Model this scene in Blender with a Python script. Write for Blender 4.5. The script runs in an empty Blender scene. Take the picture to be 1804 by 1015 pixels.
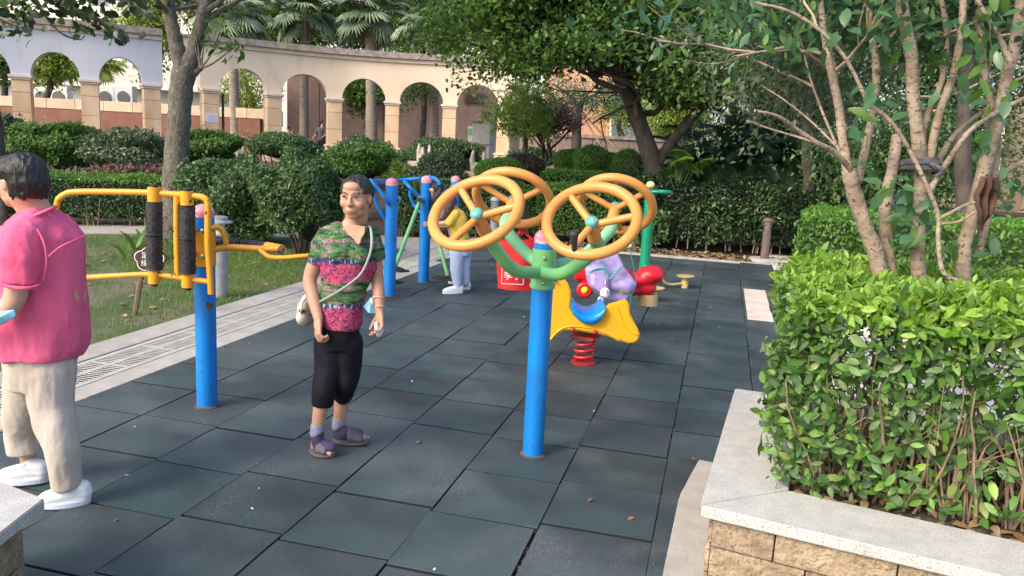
import bpy, bmesh, math, random
import numpy as np
from mathutils import Vector, Matrix
R = math.radians
random.seed(7); rng = np.random.default_rng(11)
scene = bpy.context.scene
COL = scene.collection

# ------------------------------------------------------------------ camera
CAM = np.array([0.65370, -3.25315, 1.66642])
RV = np.array([0.96503378, 0.2572515, 0.05031373])
UV = np.array([-0.09397416, 0.16035348, 0.98257601])
FV = np.array([-0.24470117, 0.95294723, -0.17892152])
FOC = 1396.384
HD = np.array([FV[0], FV[1], 0.0]); HD /= np.linalg.norm(HD)      # level forward
RD = np.array([HD[1], -HD[0], 0.0])                               # level right
cd = bpy.data.cameras.new('camera'); cam = bpy.data.objects.new('camera', cd); COL.objects.link(cam)
cd.sensor_width = 36.0; cd.lens = FOC / 1804 * 36; cd.clip_start = 0.05; cd.clip_end = 2000
cam.matrix_world = Matrix(((RV[0], UV[0], -FV[0], CAM[0]), (RV[1], UV[1], -FV[1], CAM[1]), (RV[2], UV[2], -FV[2], CAM[2]), (0, 0, 0, 1)))
scene.camera = cam

# ------------------------------------------------------------------ light
SUN_AZ, SUN_EL = 215.0, 38.0      # compass-like: direction the light comes FROM, degrees from +Y clockwise
w = bpy.data.worlds.new('World'); scene.world = w; w.use_nodes = True
nt = w.node_tree; nt.nodes.clear()
sky = nt.nodes.new('ShaderNodeTexSky'); sky.sky_type = 'NISHITA'; sky.sun_disc = False
sky.sun_elevation = R(SUN_EL); sky.sun_rotation = R(SUN_AZ); sky.dust_density = 3.0; sky.air_density = 1.0; sky.ozone_density = 1.0
bg = nt.nodes.new('ShaderNodeBackground'); bg.inputs['Strength'].default_value = 0.15
wo = nt.nodes.new('ShaderNodeOutputWorld')
nt.links.new(sky.outputs[0], bg.inputs[0]); nt.links.new(bg.outputs[0], wo.inputs[0])
sd = bpy.data.lights.new('sun', 'SUN'); sd.energy = 1.05; sd.angle = R(18); sd.color = (1.0, 0.86, 0.68)
so = bpy.data.objects.new('sun', sd); COL.objects.link(so)
az, el = R(SUN_AZ), R(SUN_EL)
fromdir = Vector((math.sin(az) * math.cos(el), math.cos(az) * math.cos(el), math.sin(el)))
so.rotation_euler = fromdir.to_track_quat('Z', 'Y').to_euler()
scene.view_settings.view_transform = 'Standard'; scene.view_settings.look = 'None'
scene.view_settings.exposure = 1.28; scene.view_settings.gamma = 1.0
try: scene.view_settings.use_curve_mapping = False
except Exception: pass
scene.cycles.max_bounces = 6; scene.cycles.diffuse_bounces = 3; scene.cycles.transparent_max_bounces = 8

# ------------------------------------------------------------------ calibration: a photograph pixel seen at a known distance -> world point
def ray(x, y): return FV + RV * ((x - 902) / FOC) - UV * ((y - 507.5) / FOC)
def PY(x, y, Y): d = ray(x, y); return CAM + d * ((Y - CAM[1]) / d[1])
def PH(x, y, H): d = ray(x, y); return CAM + d * (H / (d @ HD))
def G(x, y, z=0.0): d = ray(x, y); return CAM + d * ((z - CAM[2]) / d[2])
def HOF(p): return float((np.array(p) - CAM) @ HD)

# ------------------------------------------------------------------ naming
def tag(o, label=None, cat=None, group=None, kind=None):
    if label: o['label'] = label
    if cat: o['category'] = cat
    if group: o['group'] = group
    if kind: o['kind'] = kind
    return o
def thing(name, label, cat, loc=(0, 0, 0), group=None):
    o = bpy.data.objects.new(name, None); COL.objects.link(o); o.location = [float(v) for v in loc]; o.empty_display_size = .1
    o['_loc'] = [float(v) for v in loc]
    return tag(o, label, cat, group)
def attach(o, parent):
    if parent is not None:
        o.parent = parent
        loc = parent.get('_loc')
        if loc is not None: o.matrix_parent_inverse = Matrix.Translation(Vector(loc)).inverted()
        elif parent.type == 'MESH': o.matrix_parent_inverse = parent.matrix_basis.inverted() if parent.parent is None else Matrix.Identity(4)
def link(name, me, mats, parent=None):
    o = bpy.data.objects.new(name, me); COL.objects.link(o)
    for m in (mats if isinstance(mats, (list, tuple)) else [mats]):
        if m is not None and m.name not in [k.name for k in me.materials if k]: me.materials.append(m)
    attach(o, parent)
    return o
def copy_tree(o, parent=None):
    c = o.copy(); COL.objects.link(c)
    if parent is not None: c.parent = parent
    for ch in list(o.children): copy_tree(ch, c)
    return c

# ------------------------------------------------------------------ materials
MATS = {}
def mat(name, col, rough=.6, col2=None, nscale=8., detail=6., bump=0., bscale=None, metal=0., spec=.5, island=None, trans=0., coat=0., noisemix=(.35, .65), stretch=(1, 1, 1), speck=None, hsv=None):
    if name in MATS: return MATS[name]
    m = bpy.data.materials.new(name); m.use_nodes = True; MATS[name] = m
    n = m.node_tree.nodes; L = m.node_tree.links; b = n['Principled BSDF']
    b.inputs['Roughness'].default_value = rough; b.inputs['Metallic'].default_value = metal
    b.inputs['Specular IOR Level'].default_value = spec; b.inputs['Coat Weight'].default_value = coat; b.inputs['Coat Roughness'].default_value = .15
    tc = n.new('ShaderNodeTexCoord'); mp = n.new('ShaderNodeMapping'); mp.inputs['Scale'].default_value = stretch
    L.new(tc.outputs['Object'], mp.inputs['Vector'])
    out = None
    if island:
        g = n.new('ShaderNodeNewGeometry'); cr = n.new('ShaderNodeValToRGB'); cr.color_ramp.interpolation = 'LINEAR'
        es = cr.color_ramp.elements
        for i, c in enumerate(island):
            p = i / (len(island) - 1)
            e = es[i] if i < 2 else es.new(p)
            if i < 2: e.position = p
            e.color = (*c, 1)
        es = cr.color_ramp.elements
        for i, c in enumerate(island): pass
        L.new(g.outputs['Random Per Island'], cr.inputs[0]); out = cr.outputs[0]
    elif col2 is not None:
        t = n.new('ShaderNodeTexNoise'); t.inputs['Scale'].default_value = nscale; t.inputs['Detail'].default_value = detail
        L.new(mp.outputs[0], t.inputs['Vector'])
        cr = n.new('ShaderNodeValToRGB'); cr.color_ramp.elements[0].position = noisemix[0]; cr.color_ramp.elements[1].position = noisemix[1]
        cr.color_ramp.elements[0].color = (*col, 1); cr.color_ramp.elements[1].color = (*col2, 1)
        L.new(t.outputs['Fac'], cr.inputs[0]); out = cr.outputs[0]
    if speck:                       # (colour, scale, low, high)
        t = n.new('ShaderNodeTexNoise'); t.inputs['Scale'].default_value = speck[1]; t.inputs['Detail'].default_value = 2
        L.new(mp.outputs[0], t.inputs['Vector'])
        mr = n.new('ShaderNodeMapRange'); mr.inputs['From Min'].default_value = speck[2]; mr.inputs['From Max'].default_value = speck[3]
        L.new(t.outputs['Fac'], mr.inputs['Value'])
        mx = n.new('ShaderNodeMix'); mx.data_type = 'RGBA'
        L.new(mr.outputs[0], mx.inputs['Factor'])
        if out is not None: L.new(out, mx.inputs['A'])
        else: mx.inputs['A'].default_value = (*col, 1)
        mx.inputs['B'].default_value = (*speck[0], 1); out = mx.outputs['Result']
    if hsv:                          # value variation per object
        oi = n.new('ShaderNodeObjectInfo'); mr = n.new('ShaderNodeMapRange'); mr.inputs['To Min'].default_value = 1 - hsv; mr.inputs['To Max'].default_value = 1 + hsv
        L.new(oi.outputs['Random'], mr.inputs['Value'])
        hs = n.new('ShaderNodeHueSaturation'); L.new(mr.outputs[0], hs.inputs['Value'])
        if out is not None: L.new(out, hs.inputs['Color'])
        else: hs.inputs['Color'].default_value = (*col, 1)
        out = hs.outputs[0]
    if out is not None: L.new(out, b.inputs['Base Color'])
    else: b.inputs['Base Color'].default_value = (*col, 1)
    if bump:
        t = n.new('ShaderNodeTexNoise'); t.inputs['Scale'].default_value = bscale or nscale * 4; t.inputs['Detail'].default_value = 5
        L.new(mp.outputs[0], t.inputs['Vector'])
        bp = n.new('ShaderNodeBump'); bp.inputs['Strength'].default_value = bump; bp.inputs['Distance'].default_value = .02
        L.new(t.outputs['Fac'], bp.inputs['Height']); L.new(bp.outputs[0], b.inputs['Normal'])
    if trans:
        tr = n.new('ShaderNodeBsdfTranslucent'); ms = n.new('ShaderNodeMixShader'); ms.inputs[0].default_value = trans
        if out is not None:
            hs = n.new('ShaderNodeHueSaturation'); hs.inputs['Value'].default_value = 1.6; hs.inputs['Hue'].default_value = .485
            L.new(out, hs.inputs['Color']); L.new(hs.outputs[0], tr.inputs[0])
        else: tr.inputs[0].default_value = (*col, 1)
        L.new(b.outputs[0], ms.inputs[1]); L.new(tr.outputs[0], ms.inputs[2]); L.new(ms.outputs[0], n['Material Output'].inputs[0])
    return m

# ------------------------------------------------------------------ mesh builder
class MB:
    def __init__(s): s.v = []; s.f = []; s.mi = []; s.cur = 0
    def add(s, vs, fs):
        o = len(s.v); s.v += [tuple(float(k) for k in p) for p in vs]
        s.f += [tuple(i + o for i in f) for f in fs]; s.mi += [s.cur] * len(fs); return s
    def box(s, c, size, yaw=0, rot=None):
        hx, hy, hz = [k / 2 for k in size]
        vs = [Vector((x, y, z)) for x in (-hx, hx) for y in (-hy, hy) for z in (-hz, hz)]
        M = rot if rot is not None else Matrix.Rotation(yaw, 3, 'Z')
        return s.add([M @ v + Vector(c) for v in vs], [(0, 1, 3, 2), (4, 6, 7, 5), (0, 4, 5, 1), (2, 3, 7, 6), (0, 2, 6, 4), (1, 5, 7, 3)])
    def prism(s, poly, z0, z1):
        n = len(poly); vs = [(x, y, z0) for x, y in poly] + [(x, y, z1) for x, y in poly]
        return s.add(vs, [tuple(range(n))[::-1], tuple(range(n, 2 * n))] + [(i, (i + 1) % n, n + (i + 1) % n, n + i) for i in range(n)])
    def tube(s, pts, r, n=10, cap=True, flat=1.0):
        pts = [Vector(p) for p in pts]; m = len(pts)
        rs = r if isinstance(r, (list, tuple)) else [r] * m
        vs = []; prev = None
        for i, p in enumerate(pts):
            t = (pts[min(i + 1, m - 1)] - pts[max(i - 1, 0)]).normalized()
            if prev is None:
                a = Vector((0, 0, 1)) if abs(t.z) < .9 else Vector((1, 0, 0))
                u = t.cross(a).normalized()
            else: u = (prev - t * prev.dot(t)).normalized()
            prev = u; w_ = t.cross(u)
            for k in range(n):
                a = 2 * math.pi * k / n; vs.append(p + (u * math.cos(a) + w_ * math.sin(a) * flat) * rs[i])
        fs = [(i * n + k, i * n + (k + 1) % n, (i + 1) * n + (k + 1) % n, (i + 1) * n + k) for i in range(m - 1) for k in range(n)]
        if cap: fs += [tuple(range(n))[::-1], tuple((m - 1) * n + k for k in range(n))]
        return s.add(vs, fs)
    def lathe(s, prof, c, axis=(0, 0, 1), n=20):
        q = Vector(axis).normalized().to_track_quat('Z', 'Y'); vs = []; m = len(prof)
        for r_, z in prof:
            for k in range(n):
                a = 2 * math.pi * k / n; vs.append(q @ Vector((r_ * math.cos(a), r_ * math.sin(a), z)) + Vector(c))
        fs = [(i * n + k, i * n + (k + 1) % n, (i + 1) * n + (k + 1) % n, (i + 1) * n + k) for i in range(m - 1) for k in range(n)]
        fs += [tuple(range(n))[::-1], tuple((m - 1) * n + k for k in range(n))]
        return s.add(vs, fs)
    def torus(s, c, axis, R_, r_, n=48, m=12):
        q = Vector(axis).normalized().to_track_quat('Z', 'Y'); vs = []
        for i in range(n):
            a = 2 * math.pi * i / n
            for k in range(m):
                b = 2 * math.pi * k / m; vs.append(q @ Vector(((R_ + r_ * math.cos(b)) * math.cos(a), (R_ + r_ * math.cos(b)) * math.sin(a), r_ * math.sin(b))) + Vector(c))
        return s.add(vs, [(i * m + k, ((i + 1) % n) * m + k, ((i + 1) % n) * m + (k + 1) % m, i * m + (k + 1) % m) for i in range(n) for k in range(m)])
    def ell(s, c, rad, rot=None, n=20, m=12):
        M = rot if rot is not None else Matrix.Identity(3); vs = [M @ Vector((0, 0, -rad[2])) + Vector(c)]
        for i in range(1, m):
            t = math.pi * i / m - math.pi / 2
            for k in range(n):
                a = 2 * math.pi * k / n
                vs.append(M @ Vector((rad[0] * math.cos(t) * math.cos(a), rad[1] * math.cos(t) * math.sin(a), rad[2] * math.sin(t))) + Vector(c))
        vs.append(M @ Vector((0, 0, rad[2])) + Vector(c)); T = len(vs) - 1
        fs = [(0, 1 + (k + 1) % n, 1 + k) for k in range(n)]
        fs += [(1 + i * n + k, 1 + i * n + (k + 1) % n, 1 + (i + 1) * n + (k + 1) % n, 1 + (i + 1) * n + k) for i in range(m - 2) for k in range(n)]
        fs += [(1 + (m - 2) * n + k, 1 + (m - 2) * n + (k + 1) % n, T) for k in range(n)]
        return s.add(vs, fs)
    def cap(s, p0, r0, p1, r1, n=14):       # tapered capsule
        p0 = Vector(p0); p1 = Vector(p1); s.tube([p0, p1], [r0, r1], n); s.ell(p0, (r0, r0, r0), n=n, m=8); s.ell(p1, (r1, r1, r1), n=n, m=8); return s
    def chain(s, pts, rs, n=14):
        for i in range(len(pts) - 1): s.cap(pts[i], rs[i], pts[i + 1], rs[i + 1], n)
        return s
    def pipe(s, pts, rs, n=20):
        s.tube(pts, rs, n); s.ell(pts[0], (rs[0],) * 3, n=n, m=8); return s
    def loft(s, rings, n=24, xv=(1, 0, 0), yv=(0, 1, 0), sq=1.0):   # ring: centre, rx, ry
        xv = Vector(xv); yv = Vector(yv); vs = []; m = len(rings)
        for c, rx, ry in rings:
            for k in range(n):
                a = 2 * math.pi * k / n; ca, sa = math.cos(a), math.sin(a)
                ca = math.copysign(abs(ca) ** sq, ca); sa = math.copysign(abs(sa) ** sq, sa)
                vs.append(Vector(c) + xv * rx * ca + yv * ry * sa)
        fs = [(i * n + k, i * n + (k + 1) % n, (i + 1) * n + (k + 1) % n, (i + 1) * n + k) for i in range(m - 1) for k in range(n)]
        fs += [tuple(range(n))[::-1], tuple((m - 1) * n + k for k in range(n))]
        return s.add(vs, fs)
    def mesh(s, name, smooth=False):
        me = bpy.data.meshes.new(name); me.from_pydata(s.v, [], s.f)
        if any(s.mi): me.polygons.foreach_set('material_index', s.mi)
        me.update()
        if smooth: me.shade_smooth() if hasattr(me, 'shade_smooth') else None
        return me
    def build(s, name, mats, parent=None, smooth=False, bevel=0, auto=None):
        me = s.mesh(name)
        bm = bmesh.new(); bm.from_mesh(me); bmesh.ops.recalc_face_normals(bm, faces=bm.faces)
        if bevel: bmesh.ops.bevel(bm, geom=[e for e in bm.edges if e.is_manifold and e.calc_face_angle(0) > .5], offset=bevel, segments=2, affect='EDGES', clamp_overlap=True)
        for f in bm.faces: f.smooth = smooth
        if smooth:
            for e in bm.edges:
                if e.is_manifold and e.calc_face_angle(0) > R(auto or 50): e.smooth = False
        bm.to_mesh(me); bm.free()
        return link(name, me, mats, parent)
    def organic(s, name, mats, parent=None, voxel=.005, smooth=6, dec=None, disp=None):
        """union of overlapping closed solids -> one continuous surface"""
        me = s.mesh(name + '_m'); bm = bmesh.new(); bm.from_mesh(me); bmesh.ops.recalc_face_normals(bm, faces=bm.faces); bm.to_mesh(me); bm.free()
        o = bpy.data.objects.new(name + '_tmp', me); COL.objects.link(o)
        md = o.modifiers.new('r', 'REMESH'); md.mode = 'VOXEL'; md.voxel_size = voxel; md.adaptivity = 0
        if smooth: ms = o.modifiers.new('s', 'SMOOTH'); ms.iterations = smooth; ms.factor = .5
        if disp:
            for k_, (amt, size, st) in enumerate(disp if isinstance(disp, list) else [disp]):
                tx = bpy.data.textures.new('wr', 'CLOUDS'); tx.noise_scale = size; tx.noise_depth = 3
                dm = o.modifiers.new('d%d' % k_, 'DISPLACE'); dm.texture = tx; dm.strength = amt; dm.mid_level = .5
                if st:
                    e = bpy.data.objects.new('wrinkle_axis', None); COL.objects.link(e); e.scale = st; TMP.append(e)
                    dm.texture_coords = 'OBJECT'; dm.texture_coords_object = e
        if dec: dd = o.modifiers.new('c', 'DECIMATE'); dd.ratio = dec
        dg = bpy.context.evaluated_depsgraph_get(); dg.update()
        m2 = bpy.data.meshes.new_from_object(o.evaluated_get(dg)); m2.name = name
        bpy.data.objects.remove(o); bpy.data.meshes.remove(me)
        for t in TMP: bpy.data.objects.remove(t)
        TMP.clear()
        m2.polygons.foreach_set('use_smooth', [True] * len(m2.polygons)); m2.materials.clear()
        return link(name, m2, mats, parent)
TMP = []

def spline(pts, k=6):
    P_ = [np.array(p, float) for p in pts]; P_ = [2 * P_[0] - P_[1]] + P_ + [2 * P_[-1] - P_[-2]]; out = []
    for i in range(1, len(P_) - 2):
        for j in range(k):
            t = j / k; a, b, c, d = P_[i - 1], P_[i], P_[i + 1], P_[i + 2]
            out.append(.5 * ((2 * b) + (c - a) * t + (2 * a - 5 * b + 4 * c - d) * t * t + (3 * b - a - 3 * c + d) * t ** 3))
    out.append(P_[-2]); return out
def interp(vals, k=6):
    return [vals[i] + (vals[i + 1] - vals[i]) * j / k for i in range(len(vals) - 1) for j in range(k)] + [vals[-1]]

# ------------------------------------------------------------------ foliage
L2 = (np.array([(0, 0, 0), (.45, -.24, .06), (1, 0, -.12), (.45, .24, .06)], float), [(0, 1, 2), (0, 2, 3)])
L6 = (np.array([(0, 0, 0), (.28, -.2, .05), (.28, 0, 0), (.28, .2, .05), (.65, -.17, 0), (.65, 0, -.05), (.65, .17, 0), (1, 0, -.18)], float),
      [(0, 1, 2), (0, 2, 3), (1, 4, 5, 2), (2, 5, 6, 3), (4, 7, 5), (5, 7, 6)])
LR = (np.array([(0, 0, 0), (.2, -.33, .04), (.2, 0, 0), (.2, .33, .04), (.65, -.36, .02), (.65, 0, -.04), (.65, .36, .02), (1, 0, -.14)], float), L6[1])
_o = []
for i_, (x_, w_) in enumerate(((0, .01), (.2, .16), (.48, .225), (.76, .15), (1., .0))):
    z_ = -.16 * x_ * x_; _o += [(x_, -w_, z_ + w_ * .22), (x_, 0, z_), (x_, w_, z_ + w_ * .22)]
LO = (np.array(_o, float), [f for i_ in range(4) for f in ((3 * i_, 3 * i_ + 3, 3 * i_ + 4, 3 * i_ + 1), (3 * i_ + 1, 3 * i_ + 4, 3 * i_ + 5, 3 * i_ + 2))])
LQ = (np.array([(0, 0, 0), (.25, -.32, .04), (.72, -.27, .0), (1, 0, -.14), (.72, .27, .0), (.25, .32, .04)], float), [(0, 1, 2, 3), (0, 3, 4, 5)])
def unit(a): return a / np.maximum(np.linalg.norm(a, axis=-1, keepdims=True), 1e-9)
def leaves_mesh(name, pos, d, nrm, size, tmpl=L2, width=1.0):
    V, F = tmpl; N = len(pos); k = len(V)
    d = unit(d); nn = unit(nrm - (nrm * d).sum(1, keepdims=True) * d); s_ = np.cross(nn, d)
    sz = (size if np.ndim(size) else np.full(N, size))[:, None, None]
    vs = pos[:, None, :] + sz * (V[None, :, 0:1] * d[:, None, :] + V[None, :, 1:2] * width * s_[:, None, :] + V[None, :, 2:3] * nn[:, None, :])
    me = bpy.data.meshes.new(name); me.vertices.add(N * k); me.vertices.foreach_set('co', vs.reshape(-1).astype(np.float32))
    ls = np.array([i for f in F for i in f]); tot = len(ls); starts = np.cumsum([0] + [len(f) for f in F][:-1])
    li = (np.arange(N)[:, None] * k + ls[None]).reshape(-1)
    me.loops.add(N * tot); me.loops.foreach_set('vertex_index', li.astype(np.int32))
    me.polygons.add(N * len(F)); me.polygons.foreach_set('loop_start', (np.arange(N)[:, None] * tot + starts[None]).reshape(-1).astype(np.int32))
    me.polygons.foreach_set('loop_total', np.tile([len(f) for f in F], N).astype(np.int32))
    me.update(calc_edges=True); return me
def rnd_dirs(n):
    return unit(rng.normal(size=(n, 3)))
def lumpy(u, seed, amt=.12):
    r_ = np.random.default_rng(seed); out = np.ones(len(u))
    for _ in range(7):
        k = r_.normal(size=3) * 3.2; out += amt * .45 * np.sin(u @ k + r_.uniform(0, 6.28))
    return out
def ball_leaves(n, c, rad, seed=0, thick=.25, lump=.12, zmin=-.6):
    u = rnd_dirs(int(n * 1.5)); u = u[u[:, 2] > zmin][:n]
    q = 1 - np.abs(rng.normal(0, thick, len(u))); q = np.clip(q, .2, 1.04) * lumpy(u, seed, lump)
    pos = np.array(c) + u * q[:, None] * np.array(rad); nrm = unit(u / np.array(rad))
    return pos, nrm
def box_leaves(n, c, half, yaw=0, thick=.06, round_=.08, seed=0, faces='all'):
    hx, hy, hz = half; A = np.array([hy * hz, hy * hz, hx * hz, hx * hz, hx * hy]); f = rng.choice(5, n, p=A / A.sum())
    a = rng.uniform(-1, 1, (n, 3)); nr = np.zeros((n, 3))
    for i, (ax, sg) in enumerate([(0, 1), (0, -1), (1, 1), (1, -1), (2, 1)]): a[f == i, ax] = sg; nr[f == i, ax] = sg
    p = a * np.array(half); ins = np.abs(rng.normal(0, thick, n)); p = p - nr * ins[:, None]
    w1 = np.sin(p[:, 0] * 5.1 + seed) * np.sin(p[:, 1] * 4.3 + seed * 2) * np.sin(p[:, 2] * 6 + seed); p += nr * (w1 * .05)[:, None]
    e = unit(a ** 5); p -= (e * round_ * ((np.abs(a) > .9).sum(1) > 1)[:, None])
    cy, sy = math.cos(yaw), math.sin(yaw); M = np.array([[cy, -sy, 0], [sy, cy, 0], [0, 0, 1]])
    return p @ M.T + np.array(c), nr @ M.T
def leafy(name, pos, nrm, size, m, parent, tmpl=L2, up=.5, spread=.9, width=1.0, kind=None, jit=.3):
    n = len(pos); d = unit(nrm * .5 + rnd_dirs(n) * spread + np.array([0, 0, up * .4])); nn = unit(nrm * .7 + rnd_dirs(n) * .6 + np.array([0, 0, .5]))
    sz = size * rng.uniform(1 - jit, 1 + jit, n)
    o = link(name, leaves_mesh(name, pos - d * sz[:, None] * .5, d, nn, sz, tmpl, width), m, parent)
    if kind: o['kind'] = kind
    return o
# ------------------------------------------------------------------ palette
def rubber_mat(name, c1, c2, green):
    m = mat(name, c1, .62, c2, nscale=3.2, detail=10, bump=.45, bscale=230, spec=.5, hsv=.28, speck=(green, 1.1, .52, .74)); n = m.node_tree.nodes; L = m.node_tree.links; b = n['Principled BSDF']; src = b.inputs['Base Color'].links[0].from_socket
    tc = n.new('ShaderNodeTexCoord'); oi = n.new('ShaderNodeObjectInfo'); add = n.new('ShaderNodeVectorMath'); add.operation = 'ADD'; L.new(tc.outputs['Object'], add.inputs[0]); L.new(oi.outputs['Location'], add.inputs[1])
    def noise(s_, d): t = n.new('ShaderNodeTexNoise'); t.inputs['Scale'].default_value = s_; t.inputs['Detail'].default_value = d; L.new(add.outputs[0], t.inputs['Vector']); return t.outputs['Fac']
    def mr(a, lo, hi, t1=1.): k = n.new('ShaderNodeMapRange'); k.inputs['From Min'].default_value = lo; k.inputs['From Max'].default_value = hi; k.inputs['To Max'].default_value = t1; L.new(a, k.inputs['Value']); return k.outputs[0]
    mul = n.new('ShaderNodeMath'); mul.operation = 'MULTIPLY'; L.new(mr(noise(1.7, 4), .5, .72), mul.inputs[0]); L.new(mr(noise(150, 2), .5, .66, .8), mul.inputs[1])
    mx = n.new('ShaderNodeMix'); mx.data_type = 'RGBA'; L.new(mul.outputs[0], mx.inputs['Factor']); L.new(src, mx.inputs['A']); mx.inputs['B'].default_value = (.26, .28, .29, 1)
    m2 = n.new('ShaderNodeMix'); m2.data_type = 'RGBA'; L.new(mr(noise(.8, 6), .45, .72, .5), m2.inputs['Factor']); L.new(mx.outputs['Result'], m2.inputs['A']); m2.inputs['B'].default_value = (.115, .13, .14, 1); L.new(m2.outputs['Result'], b.inputs['Base Color']); return m
rubber = rubber_mat('rubber', (.021, .033, .040), (.043, .061, .069), (.022, .060, .056))
rubber_g = rubber_mat('rubber_green', (.018, .040, .043), (.036, .060, .066), (.02, .066, .06))
tile_side = mat('dark_tile_side', (.010, .011, .012), .95, (.02, .019, .017), nscale=30)  # near-black mat sides, so the seams read as dark lines
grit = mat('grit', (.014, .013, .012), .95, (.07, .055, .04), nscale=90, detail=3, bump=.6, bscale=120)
stone_pave = mat('pale_stone', (.33, .31, .28), .8, (.42, .39, .35), nscale=6, bump=.15, bscale=90, hsv=.08, speck=((.33, .30, .27), 45, .56, .7))
pave_pink = mat('pink_stone', (.55, .48, .44), .8, (.66, .60, .56), nscale=5, bump=.15, bscale=80, hsv=.07)
grate_m = mat('white_resin_grate', (.46, .455, .43), .6, (.36, .35, .32), nscale=9, spec=.4)
granite = mat('granite', (.46, .45, .42), .55, (.56, .54, .50), nscale=14, detail=4, bump=.08, bscale=140, spec=.5, speck=((.20, .195, .19), 200, .54, .66))
clad = mat('cladding_stone', (.25, .18, .11), .85, (.40, .31, .21), nscale=14, bump=.9, bscale=45, hsv=.16, speck=((.17, .12, .08), 90, .52, .75))
clad_d = mat('dark_joint', (.10, .08, .06), .95)
soil = mat('soil', (.035, .025, .018), .95, (.085, .06, .04), nscale=12, bump=.8, bscale=50, speck=((.16, .10, .06), 55, .60, .68))
lawn_m = mat('lawn_ground', (.055, .09, .022), .95, (.14, .125, .075), nscale=1.6, detail=8, bump=.5, bscale=60, noisemix=(.46, .60), speck=((.10, .08, .05), 40, .60, .72))
blade_m = mat('grass_blade', (.1, .2, .03), .7, island=[(.06, .13, .02), (.10, .20, .03), (.15, .26, .05), (.19, .21, .07)], trans=.3)
cream = mat('cream_render', (.62, .49, .36), .8, (.70, .57, .43), nscale=.6, bump=.03, bscale=200, stretch=(1, 1, .3), speck=((.50, .41, .32), 2.2, .58, .8))
lilac = mat('shade_tinted_render', (.47, .48, .54), .8, (.54, .54, .58), nscale=.6, bump=.03, bscale=200, stretch=(1, 1, .3), speck=((.40, .40, .42), 2.2, .58, .8))  # bluish shade on the left arcade wall, put into its colour
pier_m = mat('sandstone', (.54, .36, .21), .8, (.66, .47, .31), nscale=2.5, bump=.08, bscale=60, hsv=.09, stretch=(1, 1, .35))
trim_m = mat('mould_stone', (.55, .45, .36), .8, (.63, .54, .45), nscale=5)
cap_m = mat('weathered_cornice', (.20, .17, .145), .9, (.36, .31, .26), nscale=5, bump=.2)
redwall = mat('red_brown_render', (.20, .08, .05), .8, (.25, .11, .075), nscale=2)
brownwall = mat('brown_brick_wall', (.20, .13, .11), .8, (.25, .165, .14), nscale=3)
coping_m = mat('tan_coping', (.55, .40, .28), .8, (.64, .50, .36), nscale=3, hsv=.08)
leafA = mat('leaf_dark', (0, 0, 0), .42, island=[(.024, .060, .016), (.045, .105, .026), (.075, .155, .036), (.17, .25, .11)], trans=.28)
leafB = mat('leaf_mid', (0, 0, 0), .45, island=[(.035, .09, .014), (.06, .15, .022), (.09, .20, .03), (.15, .27, .05)], trans=.3)
leafC = mat('leaf_bright', (0, 0, 0), .42, island=[(.055, .15, .02), (.09, .22, .03), (.13, .29, .04), (.20, .36, .06)], trans=.35)
leafD = mat('leaf_grey', (0, 0, 0), .45, island=[(.045, .08, .035), (.07, .115, .05), (.11, .155, .07), (.19, .22, .14)], trans=.2)
leafY = mat('leaf_yellowgreen', (0, 0, 0), .5, island=[(.10, .17, .03), (.17, .26, .04), (.25, .34, .06), (.32, .40, .10)], trans=.4)
leafP = mat('leaf_purple', (0, 0, 0), .5, island=[(.03, .018, .022), (.055, .035, .035), (.07, .05, .045), (.05, .055, .03)], trans=.1)
leafG = mat('leaf_big_glossy', (0, 0, 0), .32, island=[(.026, .08, .038), (.045, .12, .055), (.07, .16, .06), (.13, .24, .05)], trans=.25)
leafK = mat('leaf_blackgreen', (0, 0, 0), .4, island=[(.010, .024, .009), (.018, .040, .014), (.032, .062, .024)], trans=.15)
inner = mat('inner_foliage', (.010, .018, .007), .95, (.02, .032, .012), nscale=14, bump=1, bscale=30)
frond_m = mat('frond', (0, 0, 0), .5, island=[(.09, .15, .08), (.16, .23, .13), (.26, .32, .20)], trans=.25)
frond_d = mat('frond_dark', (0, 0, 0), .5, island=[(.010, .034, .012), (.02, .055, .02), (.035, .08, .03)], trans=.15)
frond_y = mat('frond_yellow', (0, 0, 0), .5, island=[(.12, .20, .03), (.2, .28, .04), (.28, .36, .08)], trans=.4)
dry = mat('dry_leaf', (0, 0, 0), .8, island=[(.16, .09, .04), (.26, .17, .08), (.36, .27, .15), (.12, .06, .03)])
bark = mat('bark_grey', (.085, .072, .058), .9, (.17, .15, .12), nscale=16, bump=1., bscale=30, stretch=(1, 1, .7), speck=((.26, .26, .23), 26, .64, .76))
bark_d = mat('bark_dark', (.045, .035, .03), .9, (.10, .08, .065), nscale=9, bump=.6, bscale=26, stretch=(1, 1, .5))
bark_t = mat('bark_tan', (.235, .175, .125), .85, (.42, .335, .255), nscale=9, bump=.6, bscale=30, stretch=(1, 1, 1.25), speck=((.11, .08, .055), 55, .60, .67))
palm_bark = mat('palm_bark', (.20, .165, .13), .9, (.34, .29, .23), nscale=3, bump=.7, bscale=10, stretch=(1, 1, 9))
twig = mat('twig', (.17, .12, .08), .8, (.32, .235, .155), nscale=20)
white_wall = mat('white_building', (.78, .77, .74), .8, (.82, .81, .78), nscale=.7)
orange_wall = mat('orange_building', (.72, .36, .20), .8, (.78, .42, .25), nscale=.5)
brown_stone = mat('brown_stone_wall', (.20, .15, .12), .9, (.32, .25, .20), nscale=2.5, bump=.3, bscale=12)
concrete = mat('concrete', (.34, .33, .31), .9, (.44, .43, .40), nscale=8, bump=.2)
glass_m = mat('window_glass', (.10, .14, .17), .12, spec=.8)
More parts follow.
